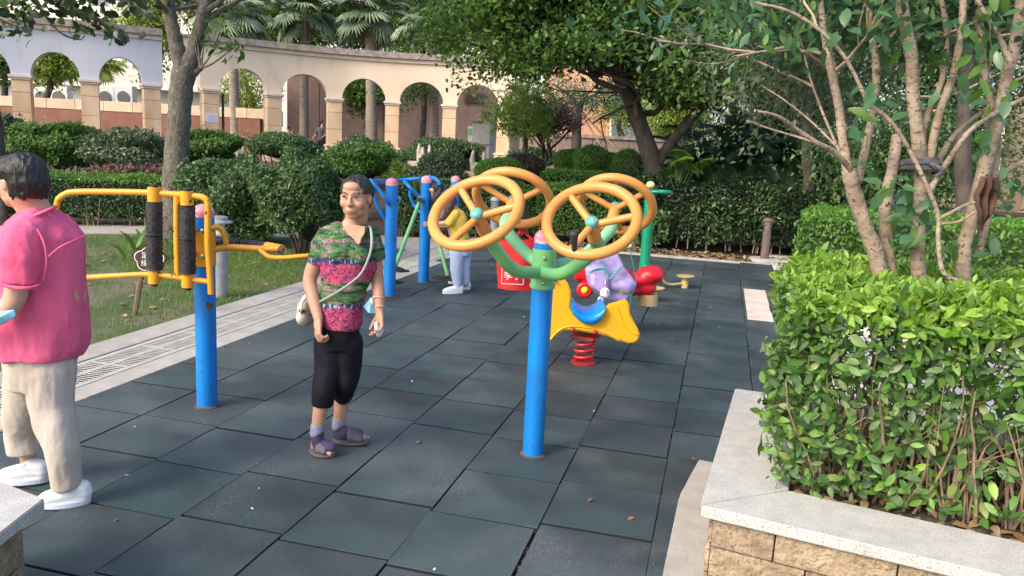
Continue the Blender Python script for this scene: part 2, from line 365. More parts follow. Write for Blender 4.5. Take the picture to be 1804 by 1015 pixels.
lamp_grey = mat('lamp_grey', (.24, .25, .27), .45, (.32, .33, .34), nscale=12)

# ------------------------------------------------------------------ ground, terrace
def tz(x, y):
    t = np.clip((y - 11.2 + .12 * (x + 3)) / 4.0, 0, 1); return .62 * t * t * (3 - 2 * t)
gx = np.concatenate([np.linspace(-400, -32, 14), np.arange(-30, 25, .8), np.linspace(26, 400, 14)]); gyv = np.concatenate([np.linspace(-60, -6, 5), np.arange(-5, 45, .8), np.linspace(46, 700, 16)])
X_, Y_ = np.meshgrid(gx, gyv); Z_ = tz(X_, Y_) - .045 - .12 * ((X_ < -2.3) & (X_ > -4.3) & (Y_ < 12.5))
vs = np.stack([X_, Y_, Z_], -1).reshape(-1, 3); W_ = len(gx)
me = bpy.data.meshes.new('ground'); me.from_pydata(vs.tolist(), [], [(j * W_ + i, j * W_ + i + 1, (j + 1) * W_ + i + 1, (j + 1) * W_ + i) for j in range(len(gyv) - 1) for i in range(W_ - 1)])
tag(link('ground', me, soil), kind='structure')

# rubber play floor: each mat a piece
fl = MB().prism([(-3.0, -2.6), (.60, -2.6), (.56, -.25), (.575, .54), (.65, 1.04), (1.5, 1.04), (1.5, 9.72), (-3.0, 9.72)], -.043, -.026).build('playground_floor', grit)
tag(fl, kind='structure')
tile_me = []
for v in range(4):
    b = MB().box((0, 0, -.0125), (.4935, .4850, .025)); me = b.mesh('rubber_tile'); bm = bmesh.new(); bm.from_mesh(me)
    bmesh.ops.recalc_face_normals(bm, faces=bm.faces)
    bmesh.ops.bevel(bm, geom=[e for e in bm.edges if all(v_.co.z > -.01 for v_ in e.verts)], offset=.0015, segments=1, affect='EDGES')
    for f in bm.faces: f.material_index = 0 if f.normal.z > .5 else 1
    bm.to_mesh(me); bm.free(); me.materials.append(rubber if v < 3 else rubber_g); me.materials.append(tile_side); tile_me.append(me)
def clipped_tile(x0, x1, y0, y1, edge):     # trimmed mats beside the kerb
    xr = lambda y: edge(y)
    poly = [(x0, y0), (min(x1, xr(y0)), y0), (min(x1, xr(y1)), y1), (x0, y1)]
    return MB().prism(poly, -.025, 0).build('rubber_tile', rubber, fl)
kerb_x = lambda y: .014 + (.55 if y < -.25 else (.55 + (y + .25) * .032 if y < .54 else .575 + (y - .54) * .15))
colshift = {}
for ix in range(-6, 3):
    ys0 = random.uniform(-.035, .035) + (-.06 if ix == -1 else 0)
    for iy in range(-5, 20):
        x0, y0 = ix * .5, iy * .5 + ys0; x1, y1 = x0 + .5, y0 + .5
        if y1 > 9.75: continue
        if ix >= 1 and y0 < 1.0:
            if ix == 1 and kerb_x(y0) > x0 + .01: clipped_tile(x0 + .004, x1, y0 + .006, min(y1 - .006, 1.03), kerb_x)
            elif ix == 2 and y1 > 1.2: pass
            if not (y1 > 1.2 and y0 > .9): continue
        jx = random.gauss(0, .0022) + (.006 if ix == 0 and iy < 1 else 0)
        o = bpy.data.objects.new('rubber_tile', tile_me[3 if random.random() < .05 else random.randrange(3)]); COL.objects.link(o); o.parent = fl
        o.location = (x0 + .25 + jx, y0 + .25 + random.gauss(0, .002), random.uniform(-.006, 0)); o.rotation_euler.z = random.gauss(0, .004)
        o.rotation_euler.x = random.gauss(0, .0035); o.rotation_euler.y = random.gauss(0, .003)
# narrow right-hand strip
for iy in range(2, 20):
    o = bpy.data.objects.new('rubber_tile', tile_me[iy % 3]); COL.objects.link(o); o.parent = fl; o.location = (1.75 - .48, iy * .5 + .28, -.002); o.scale.x = .98
    if iy * .5 > 4.8 and iy * .5 < 7.2: o.location.z = -.0055

# borders and drain on the left
bd = MB().prism([(-3.20, -3), (-2.985, -3), (-2.985, 12.4), (-3.20, 12.4)], -.16, -.026).prism([(-3.88, -3), (-3.585, -3), (-3.585, 12.4), (-3.88, 12.4)], -.16, -.026).build('drain_border', concrete); tag(bd, kind='structure')
sl1 = MB().box((0, 0, -.011), (.19, .592, .026)).build('border_slab', stone_pave, bd, bevel=.003)
sl2 = MB().box((0, 0, -.011), (.27, .792, .032)).build('border_slab', stone_pave, bd, bevel=.003)
sl1.location = (-3.092, -2.7, 0); sl2.location = (-3.735, -2.6, 0)
for i in range(1, 22): o = sl1.copy(); COL.objects.link(o); o.location.y = -2.7 + .6 * i
for i in range(1, 16): o = sl2.copy(); COL.objects.link(o); o.location.y = -2.6 + .8 * i
tr = MB().box((-3.3925, 4.7, -.13), (.383, 15.4, .01)).build('drain_channel', clad_d, bd)
def grate():
    m = MB(); L_, W2 = .496, .385
    for x, ww in ((-W2 / 2 + .024, .048), (0, .046), (W2 / 2 - .024, .048)): m.box((x, 0, -.008), (ww, L_, .02))
    n = 13
    for k in range(n + 1): m.box((0, -L_ / 2 + .01 + (L_ - .02) * k / n, -.0005), (W2 - .004, .016 if k in (0, n) else .0105, .004))
    return m
g0 = grate().build('drain_grate', grate_m, bd); g0.location = (-3.39, -2.5, 0)
for i in range(1, 27): o = g0.copy(); COL.objects.link(o); o.location.y = -2.5 + .5 * i; o.rotation_euler.z = random.gauss(0, .003)

# lawn, path, side paving
lawn = MB().prism([(-3.89, -4), (-3.89, 7.9), (-5.15, 8.2), (-6.9, 8.04), (-8.7, 6.65), (-12, 3.2), (-16, -3)], -.05, -.012).build('lawn', lawn_m); tag(lawn, kind='structure')
pth = [(-3.87, 7.92), (-5.15, 8.22), (-6.9, 8.06), (-8.7, 6.67), (-12, 3.22), (-16.2, -3), (-18, -2.2), (-13.2, 4.5), (-9.9, 7.75), (-6.7, 9.0), (-4.6, 9.4), (-2.6, 10.1), (-3.0, 9.75), (-3.87, 9.4)]
tag(MB().prism(pth, -.05, -.002).build('path', stone_pave), kind='structure')
rp = MB().prism([(1.5, 1.0), (9, 1.0), (9, 12), (1.5, 12)], -.05, -.03).build('side_paving', concrete); tag(rp, kind='structure')
ps = MB().box((0, 0, -.012), (.592, .592, .03)).build('paving_slab', pave_pink, rp, bevel=.003); ps.location = (1.81, 1.35, 0)
for i in range(8):
    for j in range(17):
        if i or j: o = ps.copy(); COL.objects.link(o); o.location = (1.81 + .6 * i, 1.35 + .6 * j, 0)
kb = MB().prism([(.548, -4.5), (.95, -4.5), (.95, 1.0), (.668, 1.035), (.59, .54), (.567, -.25)], -.045, .004).build('kerb_strip', stone_pave, bevel=.004); tag(kb, kind='structure')
be = MB().box((-.8, 9.78, -.01), (4.6, .1, .03)).build('back_edging', concrete); tag(be, kind='structure')

# grass blades
def blades(name, n, poly_test, h, m):
    pts = []
    while len(pts) < n:
        q = np.stack([rng.uniform(-11, -3.9, 4000), rng.uniform(-2.5, 8.1, 4000)], 1); pts += [p for p in q if poly_test(p)]
    p = np.array(pts[:n]); pos = np.c_[p, np.full(n, -.015)]
    d = unit(np.c_[rng.normal(0, .45, (n, 2)), np.ones(n)]); sz = h * rng.uniform(.4, 1.3, n)
    return link(name, leaves_mesh(name, pos, d, rnd_dirs(n), sz, (np.array([(0, -.07, 0), (0, .07, 0), (1, 0, .2)], float), [(0, 1, 2)])), m)
def in_lawn(p):
    x, y = p
    if x > -3.9: return False
    lim = 8.0 if x > -6.9 else 8.0 + (x + 6.9) * .95
    if y > lim - .1: return False
    bare = math.sin(x * 1.7 + 1.3) * math.sin(y * 1.3 + .4) + .5 * math.sin(x * 4.1 + y * 3.3)
    dens = .95 if y > 4.4 else (.30 if -5.4 < x < -3.9 and 0 < y < 3.2 else .6)
    return random.random() < dens * (1.0 if bare < .35 else .25)
tag(blades('grass', 90000, in_lawn, .055, blade_m), kind='stuff')

# loose dry leaves and scraps on floor, lawn and soil strip
def litter(name, n, fn, size, m, kind='stuff'):
    pos = np.array([fn() for _ in range(n)]); d = rnd_dirs(n); d[:, 2] *= .15
    nn = np.tile([0, 0, 1.], (n, 1)) + rng.normal(0, .25, (n, 3))
    o = link(name, leaves_mesh(name, pos, d, nn, size * rng.uniform(.5, 1.3, n), L6, 1.1), m); o['kind'] = kind; return o
litter('lawn_leaf_litter', 260, lambda: (random.uniform(-8, -3.95), random.uniform(0, 7), .012), .09, dry)
litter('soil_leaf_litter', 1500, lambda: (random.uniform(-3.6, 2.4), random.uniform(9.86, 10.7), -.02 + random.random() * .03), .10, dry)
chips = mat('pale_chip', (.62, .60, .55), .8)
litter('floor_scraps', 90, lambda: (random.uniform(-2.9, 1.0), random.uniform(-1.5, 9), .004), .022, chips)
for px, py, s in [(240, 754, .05), (735, 781, .045), (1044, 876, .05), (1046, 892, .03), (1117, 907, .03)]:
    g_ = G(px, py); 
tag(litter('fallen_leaf', 5, iter([tuple(G(a, b) + np.array([0, 0, .006])) for a, b in [(240, 754), (735, 782), (1043, 880), (1118, 913), (1225, 812)]]).__next__, .04, dry), kind='stuff')
gap = []
def gapfn():
    k = random.random()
    if k < .45: return (.5 + random.gauss(0, .008), random.uniform(-.6, 2.4), -.018)
    if k < .8: return (random.gauss(0, .008), random.uniform(-1.4, 2.0), -.018)
    return (1.0 + random.gauss(0, .008), random.uniform(3, 5.4), -.016)
litter('joint_debris', 1400, gapfn, .022, dry)
# ------------------------------------------------------------------ granite-capped planter, right foreground
pl = thing('raised_planter', 'granite-capped stone planter holding the big bright green hedge', 'planter', (.9, .2, 0))
A_, B_, C_, D_ = (.682, -.437), (.824, 1.152), (3.6, .90), (3.6, -.97)
ai, bi, ci, di = (1.010, -.175), (1.135, .85), (3.6, .60), (3.6, -.68)
for nm, poly in (('left', [A_, B_, bi, ai]), ('front', [A_, ai, di, D_]), ('back', [B_, C_, ci, bi])):
    cx = sum(p[0] for p in poly) / 4; cy = sum(p[1] for p in poly) / 4
    poly = [(cx + (p[0] - cx) * .9985, cy + (p[1] - cy) * .9985) for p in poly]
    MB().prism(poly, .355, .40).build('granite_cap', granite, pl, bevel=.004)
wl = MB().prism([(.735, -.392), (.868, 1.10), (3.6, .86), (3.6, -.93)], -.04, .354).build('planter_core', clad_d, pl)
def clad_face(p0, p1, h, parent, rows=3, z0=0.0, m=clad, seed=1, nmean=.3):
    r_ = random.Random(seed); p0 = Vector((*p0, 0)); p1 = Vector((*p1, 0)); L_ = (p1 - p0).length; t = (p1 - p0) / L_; nrm = Vector((t.y, -t.x, 0)); yaw = math.atan2(t.y, t.x)
    for k in range(rows):
        zz = z0 + h * k / rows; x = 0
        while x < L_ - .02:
            w_ = min(nmean * r_.uniform(.65, 1.35), L_ - x)
            if L_ - x - w_ < .08: w_ = L_ - x
            c = p0 + t * (x + w_ / 2) + nrm * (.004 + r_.uniform(0, .006))
            MB().box((c.x, c.y, zz + h / rows / 2), (w_ - .006, .016, h / rows - .006), yaw).build('stone', m, parent, bevel=.002)
            x += w_
clad_face((.735, -.40), (3.5, -.93), .352, pl, 3, seed=3)
clad_face((.868, 1.10), (.735, -.392), .352, pl, 3, seed=5)
tag(MB().prism([(ai[0], ai[1]), (bi[0], bi[1]), (ci[0], ci[1]), (di[0], di[1])], .356, .375).build('planter_soil', soil, pl), kind='stuff')
litter('planter_leaf_litter', 700, lambda: (random.uniform(1.02, 3.0), random.uniform(-.35, .7), .38 + random.random() * .015), .06, dry)

# small planter corner, bottom left
p2 = thing('corner_planter', 'corner of a low granite-topped stone wall at bottom left', 'planter', (-1.6, -1.3, 0))
MB().prism([(-1.476, -1.205), (-1.95, -1.10), (-2.0, -1.9), (-1.28, -1.9)], .355, .40).build('granite_cap', granite, p2, bevel=.004)
MB().prism([(-1.545, -1.26), (-1.93, -1.17), (-1.97, -1.9), (-1.36, -1.9)], -.04, .354).build('wall_core', clad_d, p2)
clad_face((-1.36, -1.9), (-1.54, -1.262), .352, p2, 2, seed=8); clad_face((-1.54, -1.255), (-1.93, -1.165), .352, p2, 2, seed=9)

# near hedge: stems, foliage, individually pickable leaves
hg = thing('clipped_hedge', 'bright green leafy hedge filling the granite-capped planter', 'hedge', (2, .3, .38))
HC, HH = (2.33, .34, .93), (1.37, .60, .245)
def rosettes(pos, nr, rep=4, sp=.014):           # tufts of leaves
    q = np.repeat(pos, rep, 0); n_ = np.repeat(nr, rep, 0); return q + rng.normal(0, sp, q.shape), n_
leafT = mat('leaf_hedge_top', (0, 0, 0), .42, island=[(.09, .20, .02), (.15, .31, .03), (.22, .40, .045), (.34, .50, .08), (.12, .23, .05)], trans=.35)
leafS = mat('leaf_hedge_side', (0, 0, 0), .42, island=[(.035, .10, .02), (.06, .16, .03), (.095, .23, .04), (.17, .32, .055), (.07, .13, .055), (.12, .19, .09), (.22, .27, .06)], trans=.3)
pos, nr = box_leaves(26000, (2.33, .33, .80), (1.37, .62, .40), yaw=-.055, thick=.055, round_=.05, seed=2)
zz = (pos[:, 2] - .42) / .78; patch = .5 + .5 * np.sin(pos[:, 0] * 9 + 1.5 * np.sin(pos[:, 2] * 11)) * np.sin(pos[:, 2] * 13 + pos[:, 0] * 4 + pos[:, 1] * 6)
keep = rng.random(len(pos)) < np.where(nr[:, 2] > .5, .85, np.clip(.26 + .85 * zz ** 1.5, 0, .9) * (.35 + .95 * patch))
pos, nr = pos[keep], nr[keep]; top = pos[:, 2] + rng.normal(0, .035, len(pos)) > 1.09
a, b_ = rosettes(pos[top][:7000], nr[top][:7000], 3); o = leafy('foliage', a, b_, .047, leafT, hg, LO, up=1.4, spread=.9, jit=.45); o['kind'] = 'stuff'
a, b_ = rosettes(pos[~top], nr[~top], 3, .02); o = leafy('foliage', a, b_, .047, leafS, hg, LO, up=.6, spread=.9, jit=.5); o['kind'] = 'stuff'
st = MB()
for i in range(420):
    x = random.uniform(1.0, 3.55); yf = random.random(); y0_ = -.10 - .135 * (x - 1); y = (y0_ + abs(random.gauss(0, .06))) if yf < .5 else random.uniform(y0_, .72); x = max(x, 1.08)
    p = [Vector((x, y, .37))]; lean = Vector((random.gauss(0, .22), random.gauss(.04, .16), 1)).normalized(); zt = random.uniform(.62, .95)
    while p[-1].z < zt: lean = (lean + Vector((random.gauss(0, .16), random.gauss(0, .16), .12))).normalized(); p.append(p[-1] + lean * .11)
    r0 = random.uniform(.003, .008); st.tube(p, [r0 * (1 - .6 * k / (len(p) - 1)) for k in range(len(p))], 5)
    if random.random() < .6 and len(p) > 3:
        q = [p[2]]; l2 = Vector((random.gauss(0, .8), random.gauss(0, .8), .7)).normalized()
        for _ in range(3): q.append(q[-1] + l2 * .09)
        st.tube(q, [r0 * .5, r0 * .45, r0 * .35, r0 * .25], 4)
s_ = st.build('stems', twig, hg, smooth=True); s_['kind'] = 'stuff'
single_me = []
for k in range(5):
    dd = unit(np.array([[1., 0, 0]])); single_me.append(leaves_mesh('leaf', np.array([[-.5, 0, 0.]]), dd, np.array([[0, 0, 1.]]), np.array([1.]), LO, .9 + .1 * k))
    single_me[-1].materials.append(leafT if k < 2 else leafS); single_me[-1].polygons.foreach_set('use_smooth', [True] * len(single_me[-1].polygons))
def single_leaf(p, d, n, size, parent, me):
    o = bpy.data.objects.new('leaf', me); COL.objects.link(o); d = Vector(d).normalized(); n = Vector(n); n = (n - d * n.dot(d)).normalized(); s2 = n.cross(d)
    o.matrix_world = Matrix(((d.x * size, s2.x * size, n.x * size, p[0]), (d.y * size, s2.y * size, n.y * size, p[1]), (d.z * size, s2.z * size, n.z * size, p[2]), (0, 0, 0, 1)))
    o.parent = parent
    loc = parent.get('_loc')
    if loc is not None: o.matrix_parent_inverse = Matrix.Translation(Vector(loc)).inverted()
    return o
fp, fn = box_leaves(900, (2.33, .33, .85), (1.40, .63, .36), yaw=-.055, thick=.015, seed=9)
ok = ((fn @ np.array([-.3, -.9, .3])) > .2) & (fp[:, 2] > .42); fp, fn = fp[ok][:290], fn[ok][:290]
for p_, n_ in zip(fp, fn):
    d = n_ * .6 + rnd_dirs(1)[0] * .9 + np.array([0, 0, .2]); single_leaf(p_, d, n_ + rnd_dirs(1)[0] * .5 + [0, 0, .4], random.uniform(.04, .075), hg, random.choice(single_me))

# ------------------------------------------------------------------ generic bush / hedge
def core(m, c, rad, seed, lump=.12, box=None, yaw=0):
    if box is None:
        b = MB(); b.ell(c, rad, n=24, m=14); V = np.array(b.v); u = unit((V - np.array(c)) / np.array(rad)); b.v = [tuple(q) for q in np.array(c) + (V - np.array(c)) * lumpy(u, seed, lump)[:, None]]
        return b
def bush(name, label, cat, c, rad, m, n, leaf=.06, group=None, seed=0, stems=True, lump=.2, tmpl=L2, thick=.12, zmin=-.55, corek=.80, stem_m=None, base=None):
    z0 = base if base is not None else float(tz(c[0], c[1])) - .03
    t = thing(name, label, cat, (c[0], c[1], z0), group)
    pos, nr = ball_leaves(n, c, rad, seed, thick, lump, zmin)
    ns = max(20, n // 170); su = rnd_dirs(ns); su = su[su[:, 2] > -.1]; sp_ = np.array(c) + su * np.array(rad) * lumpy(su, seed, lump)[:, None] * rng.uniform(.98, 1.14 if lump > .08 else 1.06, (len(su), 1)); q_ = np.repeat(sp_, 7, 0) + rng.normal(0, leaf * .7, (len(sp_) * 7, 3)); leafy('foliage', np.r_[pos, q_], np.r_[nr, np.repeat(su, 7, 0)], leaf, m, t, tmpl, spread=.9)
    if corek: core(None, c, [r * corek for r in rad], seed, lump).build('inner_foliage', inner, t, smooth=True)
    b = MB(); k = 9 if stems else 3
    for i in range(k):
        a = 2 * math.pi * i / k + random.random(); r0 = .25 * rad[0] * random.random()
        p0 = Vector((c[0] + r0 * math.cos(a) * .5, c[1] + r0 * math.sin(a) * .5, z0)); p1 = Vector((c[0] + rad[0] * .6 * math.cos(a), c[1] + rad[1] * .6 * math.sin(a), c[2] + rad[2] * .1))
        mid = (p0 + p1) / 2 + Vector((random.gauss(0, .05), random.gauss(0, .05), .02)); b.tube([p0, mid, p1], [.022, .016, .008], 6)
    b.build('stem', stem_m or bark, t, smooth=True)
    return t
def bush_px(x0, x1, yt, yb, H, label, m, n, leaf=.07, name='round_bush', cat='bush', group='round clipped bushes before the colonnade', seed=0, ry=1.0, **kw):
    a, b = PH(x0, (yt + yb) / 2, H), PH(x1, (yt + yb) / 2, H); c = (a + b) / 2; rx = np.linalg.norm(b - a) / 2
    zt = PH((x0 + x1) / 2, yt, H)[2]; zb = PH((x0 + x1) / 2, yb, H)[2]; cz = (zt + zb) / 2; rz = (zt - zb) / 2
    return bush(name, label, cat, (c[0], c[1], cz), (rx, rx * ry, rz), m, n, leaf, group, seed, **kw)
bush_px(-20, 50, 205, 300, 15, 'grey-green bush above the dark-haired pink-shirt head, at the left edge', leafD, 5000, seed=1)
bush_px(33, 172, 211, 305, 15.2, 'glossy dark bush with bright top, left of the grey open bush', leafB, 8500, .085, seed=2, zmin=-.7)
bush_px(160, 298, 225, 308, 15, 'open grey-green bush with bare stems above the low straight hedge', leafD, 6000, .07, seed=3, corek=.55)
bush_px(288, 425, 229, 300, 16, 'bright-topped bush behind the trunk of the forked tree', leafB, 7500, .085, seed=4)
bush_px(437, 558, 233, 285, 17.5, 'smooth dark dome bush right of the two-finger stone sculpture', leafA, 9000, .06, seed=5, lump=.06, thick=.06)
bush_px(575, 687, 254, 322, 16.2, 'broad-leaved bush with yellow-green crown, left of the arch piers\' moulding', leafB, 7000, .095, seed=7)
bush_px(672, 738, 288, 332, 16, 'small yellow-green bush between two larger dark bushes', leafY, 3500, .05, seed=8)
bush_px(720, 834, 274, 336, 15.6, 'wide brownish-green bush behind the tops of the blue poles', leafD, 8000, .065, seed=9)
bush_px(833, 926, 277, 335, 15.4, 'light green smooth dome bush behind the yellow wheels', leafC, 9000, .042, seed=10, lump=.05, thick=.06)
bush_px(880, 963, 270, 332, 16, 'purple-brown dome bush beside the light green one', leafP, 9000, .042, seed=11, lump=.05, thick=.06)
bush_px(900, 985, 257, 300, 21, 'dark low bush by the brown stone wall', leafA, 4000, .07, seed=12)
G2 = 'row of pale clipped bushes before the brown wall'
bush_px(975, 1034, 261, 308, 18, 'leftmost olive-green ball of the clipped row', leafC, 5000, .05, group=G2, seed=13, lump=.05, thick=.06)
bush_px(1006, 1080, 257, 312, 17.4, 'largest green ball of the clipped row', leafC, 7000, .05, group=G2, seed=14, lump=.05, thick=.06)
bush_px(1058, 1096, 270, 315, 17.2, 'small grey ball squeezed in the middle of the clipped row', leafB, 3500, .05, group=G2, seed=15, lump=.05, thick=.06)
bush_px(1076, 1134, 263, 318, 17, 'green ball in the clipped row left of the leaning trunk', leafC, 6000, .05, group=G2, seed=16, lump=.05, thick=.06)
bush_px(1098, 1150, 272, 322, 16.4, 'greyish ball nearest the leaning trunk in the clipped row', leafD, 4500, .05, group=G2, seed=17, lump=.05, thick=.06)
bush_px(590, 700, 240, 300, 19, 'dark bush behind the moulded pier, under the arches', leafA, 4000, .08, seed=18)
bush_px(705, 850, 246, 300, 20, 'dark hedge-like bush along the foot of the right-hand arches', leafA, 6000, .08, seed=19)
bush_px(505, 580, 258, 310, 18, 'low dark bush below the walking people', leafA, 4000, .08, seed=20)
# big dark bushes nearer the path
GB = 'large dark bushes beside the path'
bush_px(326, 520, 265, 425, 11.9, 'wide dark bush right of the forked tree trunk', leafA, 16000, .07, group=GB, seed=21, zmin=-.75)
bush_px(452, 612, 274, 438, 10.6, 'tall dark small-leaved bush on bare stems behind the woman', leafA, 15000, .06, group=GB, seed=22, zmin=-.5, corek=.7, stem_m=bark_d)
# red-leaved ground plants
o = None
pa, pb = PH(165, 304, 14), PH(300, 306, 14.2)
n = 700; t_ = rng.random(n); q = pa[None] + (pb - pa)[None] * t_[:, None] + rng.normal(0, .15, (n, 3)) * [1, 1, .35]
o = link('red_ground_cover', leaves_mesh('red_ground_cover', q, rnd_dirs(n) + [0, 0, .6], rnd_dirs(n), np.full(n, .09), L2), mat('red_leaf', (0, 0, 0), .6, island=[(.22, .03, .05), (.30, .12, .12), (.12, .03, .03), (.08, .12, .04), (.05, .10, .03)], trans=.2)); o['kind'] = 'stuff'

def hedge(label, p0, p1, depth, h, m, n, leaf=.05, group='clipped box hedges around the playground', z0=None, stems=True, name='box_hedge', corek=True, topm=None):
    p0 = np.array(p0, float); p1 = np.array(p1, float); t = p1 - p0; L_ = np.linalg.norm(t); t /= L_; nrm = np.array([-t[1], t[0]])
    c = (p0 + p1) / 2 + nrm * depth / 2; zb = (float(tz(*c)) if z0 is None else z0); yaw = math.atan2(t[1], t[0])
    th = thing(name, label, 'hedge', (c[0], c[1], zb), group)
    pos, nr = box_leaves(n, (c[0], c[1], zb + h * .54), (L_ / 2, depth / 2, h * .46), yaw, thick=.03, round_=.05, seed=int(n) % 7); pos = pos + nr * np.abs(rng.normal(0, .022, (len(pos), 1)))
    if topm:
        up = pos[:, 2] > zb + h * .88
        leafy('top_growth', pos[up], nr[up], leaf, topm, th, spread=.9, up=1); pos, nr = pos[~up], nr[~up]
    leafy('foliage', pos, nr, leaf, m, th, spread=.8)
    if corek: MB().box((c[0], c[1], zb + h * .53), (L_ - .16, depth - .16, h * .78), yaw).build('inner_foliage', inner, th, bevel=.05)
    b = MB()
    for i in range(int(L_ * 7)):
        q = p0 + t * random.uniform(0, L_) + nrm * random.uniform(.03, .18); b.tube([(q[0], q[1], zb - .02), (q[0] + random.gauss(0, .05), q[1] + random.gauss(0, .03), zb + h * .55)], [.012, .006], 5)
    o = b.build('stems', twig, th, smooth=True); o['kind'] = 'stuff'
    return th
hedge('low straight-topped hedge along the path behind the pink shirt', (-13.2, 4.75), (-7.75, 8.55), .9, .80, leafA, 22000, .05, topm=leafC)
hedge('dark hedge along the path behind the blue poles', (-4.9, 9.45), (-2.55, 10.35), .9, .95, leafA, 15000, .055, topm=leafB)
hedge('mid green hedge behind the four yellow wheels', (-2.5, 10.35), (-.95, 10.75), .9, .98, leafB, 11000, .055, topm=leafC)
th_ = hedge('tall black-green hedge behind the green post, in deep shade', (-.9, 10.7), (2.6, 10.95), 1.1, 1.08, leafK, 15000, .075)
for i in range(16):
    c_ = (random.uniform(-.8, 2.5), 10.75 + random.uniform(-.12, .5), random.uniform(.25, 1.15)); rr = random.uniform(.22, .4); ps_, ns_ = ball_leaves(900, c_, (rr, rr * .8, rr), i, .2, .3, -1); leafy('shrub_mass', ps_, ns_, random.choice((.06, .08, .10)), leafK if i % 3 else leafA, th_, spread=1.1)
a = PH(952, 352, 15.2); b = PH(1072, 352, 15.2)
hedge('fresh light green low hedge between dome bush and leaning trunk', (a[0], a[1]), (b[0], b[1]), 1.0, .55, leafB, 9000, .05, z0=a[2], topm=leafC)
# second planter + hedge on the right
p3 = thing('far_planter', 'low pale planter under the farther bright hedge at the right', 'planter', (2.2, 6, 0))
MB().prism([(1.32, 5.15), (4.2, 4.9), (4.3, 7.0), (1.45, 7.2)], -.03, .34).build('planter_wall', pave_pink, p3, bevel=.01)
MB().prism([(1.26, 5.08), (4.26, 4.83), (4.36, 7.07), (1.40, 7.27)], .341, .385).build('granite_cap', granite, p3, bevel=.006)
MB().box((1.16, 6.1, .006), (.26, 1.9, .02)).build('step_slab', pave_pink, p3, bevel=.004)
hedge('farther bright green hedge on the right, behind the big one', (1.5, 5.3), (4.1, 5.08), 1.6, .74, leafB, 16000, .06, z0=.38, topm=leafC, corek=False)

# ------------------------------------------------------------------ trees
def limb(b, pts, r0, r1, n=10, k=5):
    s_ = spline(pts, k); m_ = len(s_); b.tube(s_, [(r0 + (r1 - r0) * i / (m_ - 1)) * random.uniform(.93, 1.09) for i in range(m_)], n); return s_
def twigs(b, start, dirn, r, length, depth, tips, spread=.55):
    p = Vector(start); d = Vector(dirn).normalized(); pts = [p.copy()]; n = 4
    for i in range(n): d = (d + Vector((random.gauss(0, .18), random.gauss(0, .18), random.gauss(.03, .12)))).normalized(); p = p + d * length / n; pts.append(p.copy())
    b.tube(pts, [r * (1 - .5 * i / n) for i in range(n + 1)], 6 if depth > 1 else 4)
    if depth == 0: tips.append((pts[-1], d)); tips.append((pts[2], d)); return
    for j in range(random.choice((2, 3))):
        q = pts[random.choice((2, 3, 4))]; nd = (d + Vector((random.gauss(0, spread), random.gauss(0, spread), random.gauss(.05, spread * .7)))).normalized()
        twigs(b, q, nd, r * .5, length * .72, depth - 1, tips, spread)
    tips.append((pts[-1], d))
def cluster_leaves(name, tips, per, rad, size, m, parent, tmpl=L2, width=1.0, flat=.6):
    C_ = np.array([tuple(t[0]) for t in tips]); q = np.repeat(C_, per, 0) + rng.normal(0, rad, (len(C_) * per, 3)) * [1, 1, flat]
    n = len(q); d = rnd_dirs(n) + [0, 0, -.25]; nn = rnd_dirs(n) * .7 + [0, 0, .9]
    return link(name, leaves_mesh(name, q, d, nn, size * rng.uniform(.6, 1.25, n), tmpl, width), m, parent)
def pts(H, *xy): return [PH(x, y, H) if len(p) == 2 else PH(x, y, p[2]) for p in xy for x, y in [p[:2]]]
# forked tree, left
H0 = HOF((-7.37, 7.0, 0)); t1 = thing('forked_tree', 'grey smooth-barked tree with a high fork, left of the woman', 'tree', (-7.37, 7, 0))
b = MB(); limb(b, pts(H0, (303, 428), (306, 395), (309, 320), (314, 230), (319, 160), (326, 118)), .185, .16, 14)
r_ = .21; b.lathe([(.27, -.05), (.22, .12), (.18, .35)], (-7.37, 7, 0), n=14)
l1 = limb(b, pts(H0, (322, 128), (312, 85), (302, 40), (292, -20), (280, -110)), .125, .07); l2 = limb(b, pts(H0, (328, 128), (340, 95), (352, 50), (366, 0), (395, -90)), .13, .07)
tips = []
limb(b, pts(H0, (335, 135), (348, 124), (356, 120)), .07, .03, 8)
for q in ([(354, 121), (347, 95), (342, 70)], [(354, 121), (358, 90), (365, 60)], [(354, 121), (372, 95), (392, 45)], [(354, 121), (375, 112), (398, 95), (415, 82)], [(354, 121), (350, 90), (345, 60)]):
    s2 = limb(b, pts(H0 - .1, *q), .018, .006, 5)
    if q[-1][0] > 380: tips += [(Vector(s2[-1]), None), (Vector(s2[-4]), None)]
b.build('trunk', bark, t1, smooth=True)
cluster_leaves('sprout_leaves', tips, 14, .09, .15, leafB, t1, L6)
b = MB(); tips = []
for s_, e in ((l1, -1), (l2, 1)):
    for i in range(10): twigs(b, s_[-1 - i], (random.gauss(e * .5, .7), random.gauss(-.2, .7), random.uniform(.0, .7)), .04, 1.5, 2, tips)
b.build('branches', bark, t1, smooth=True)
tips = [t for t in tips if t[0].z > 4.3]
cluster_leaves('crown', tips, 42, .26, .11, leafB, t1)

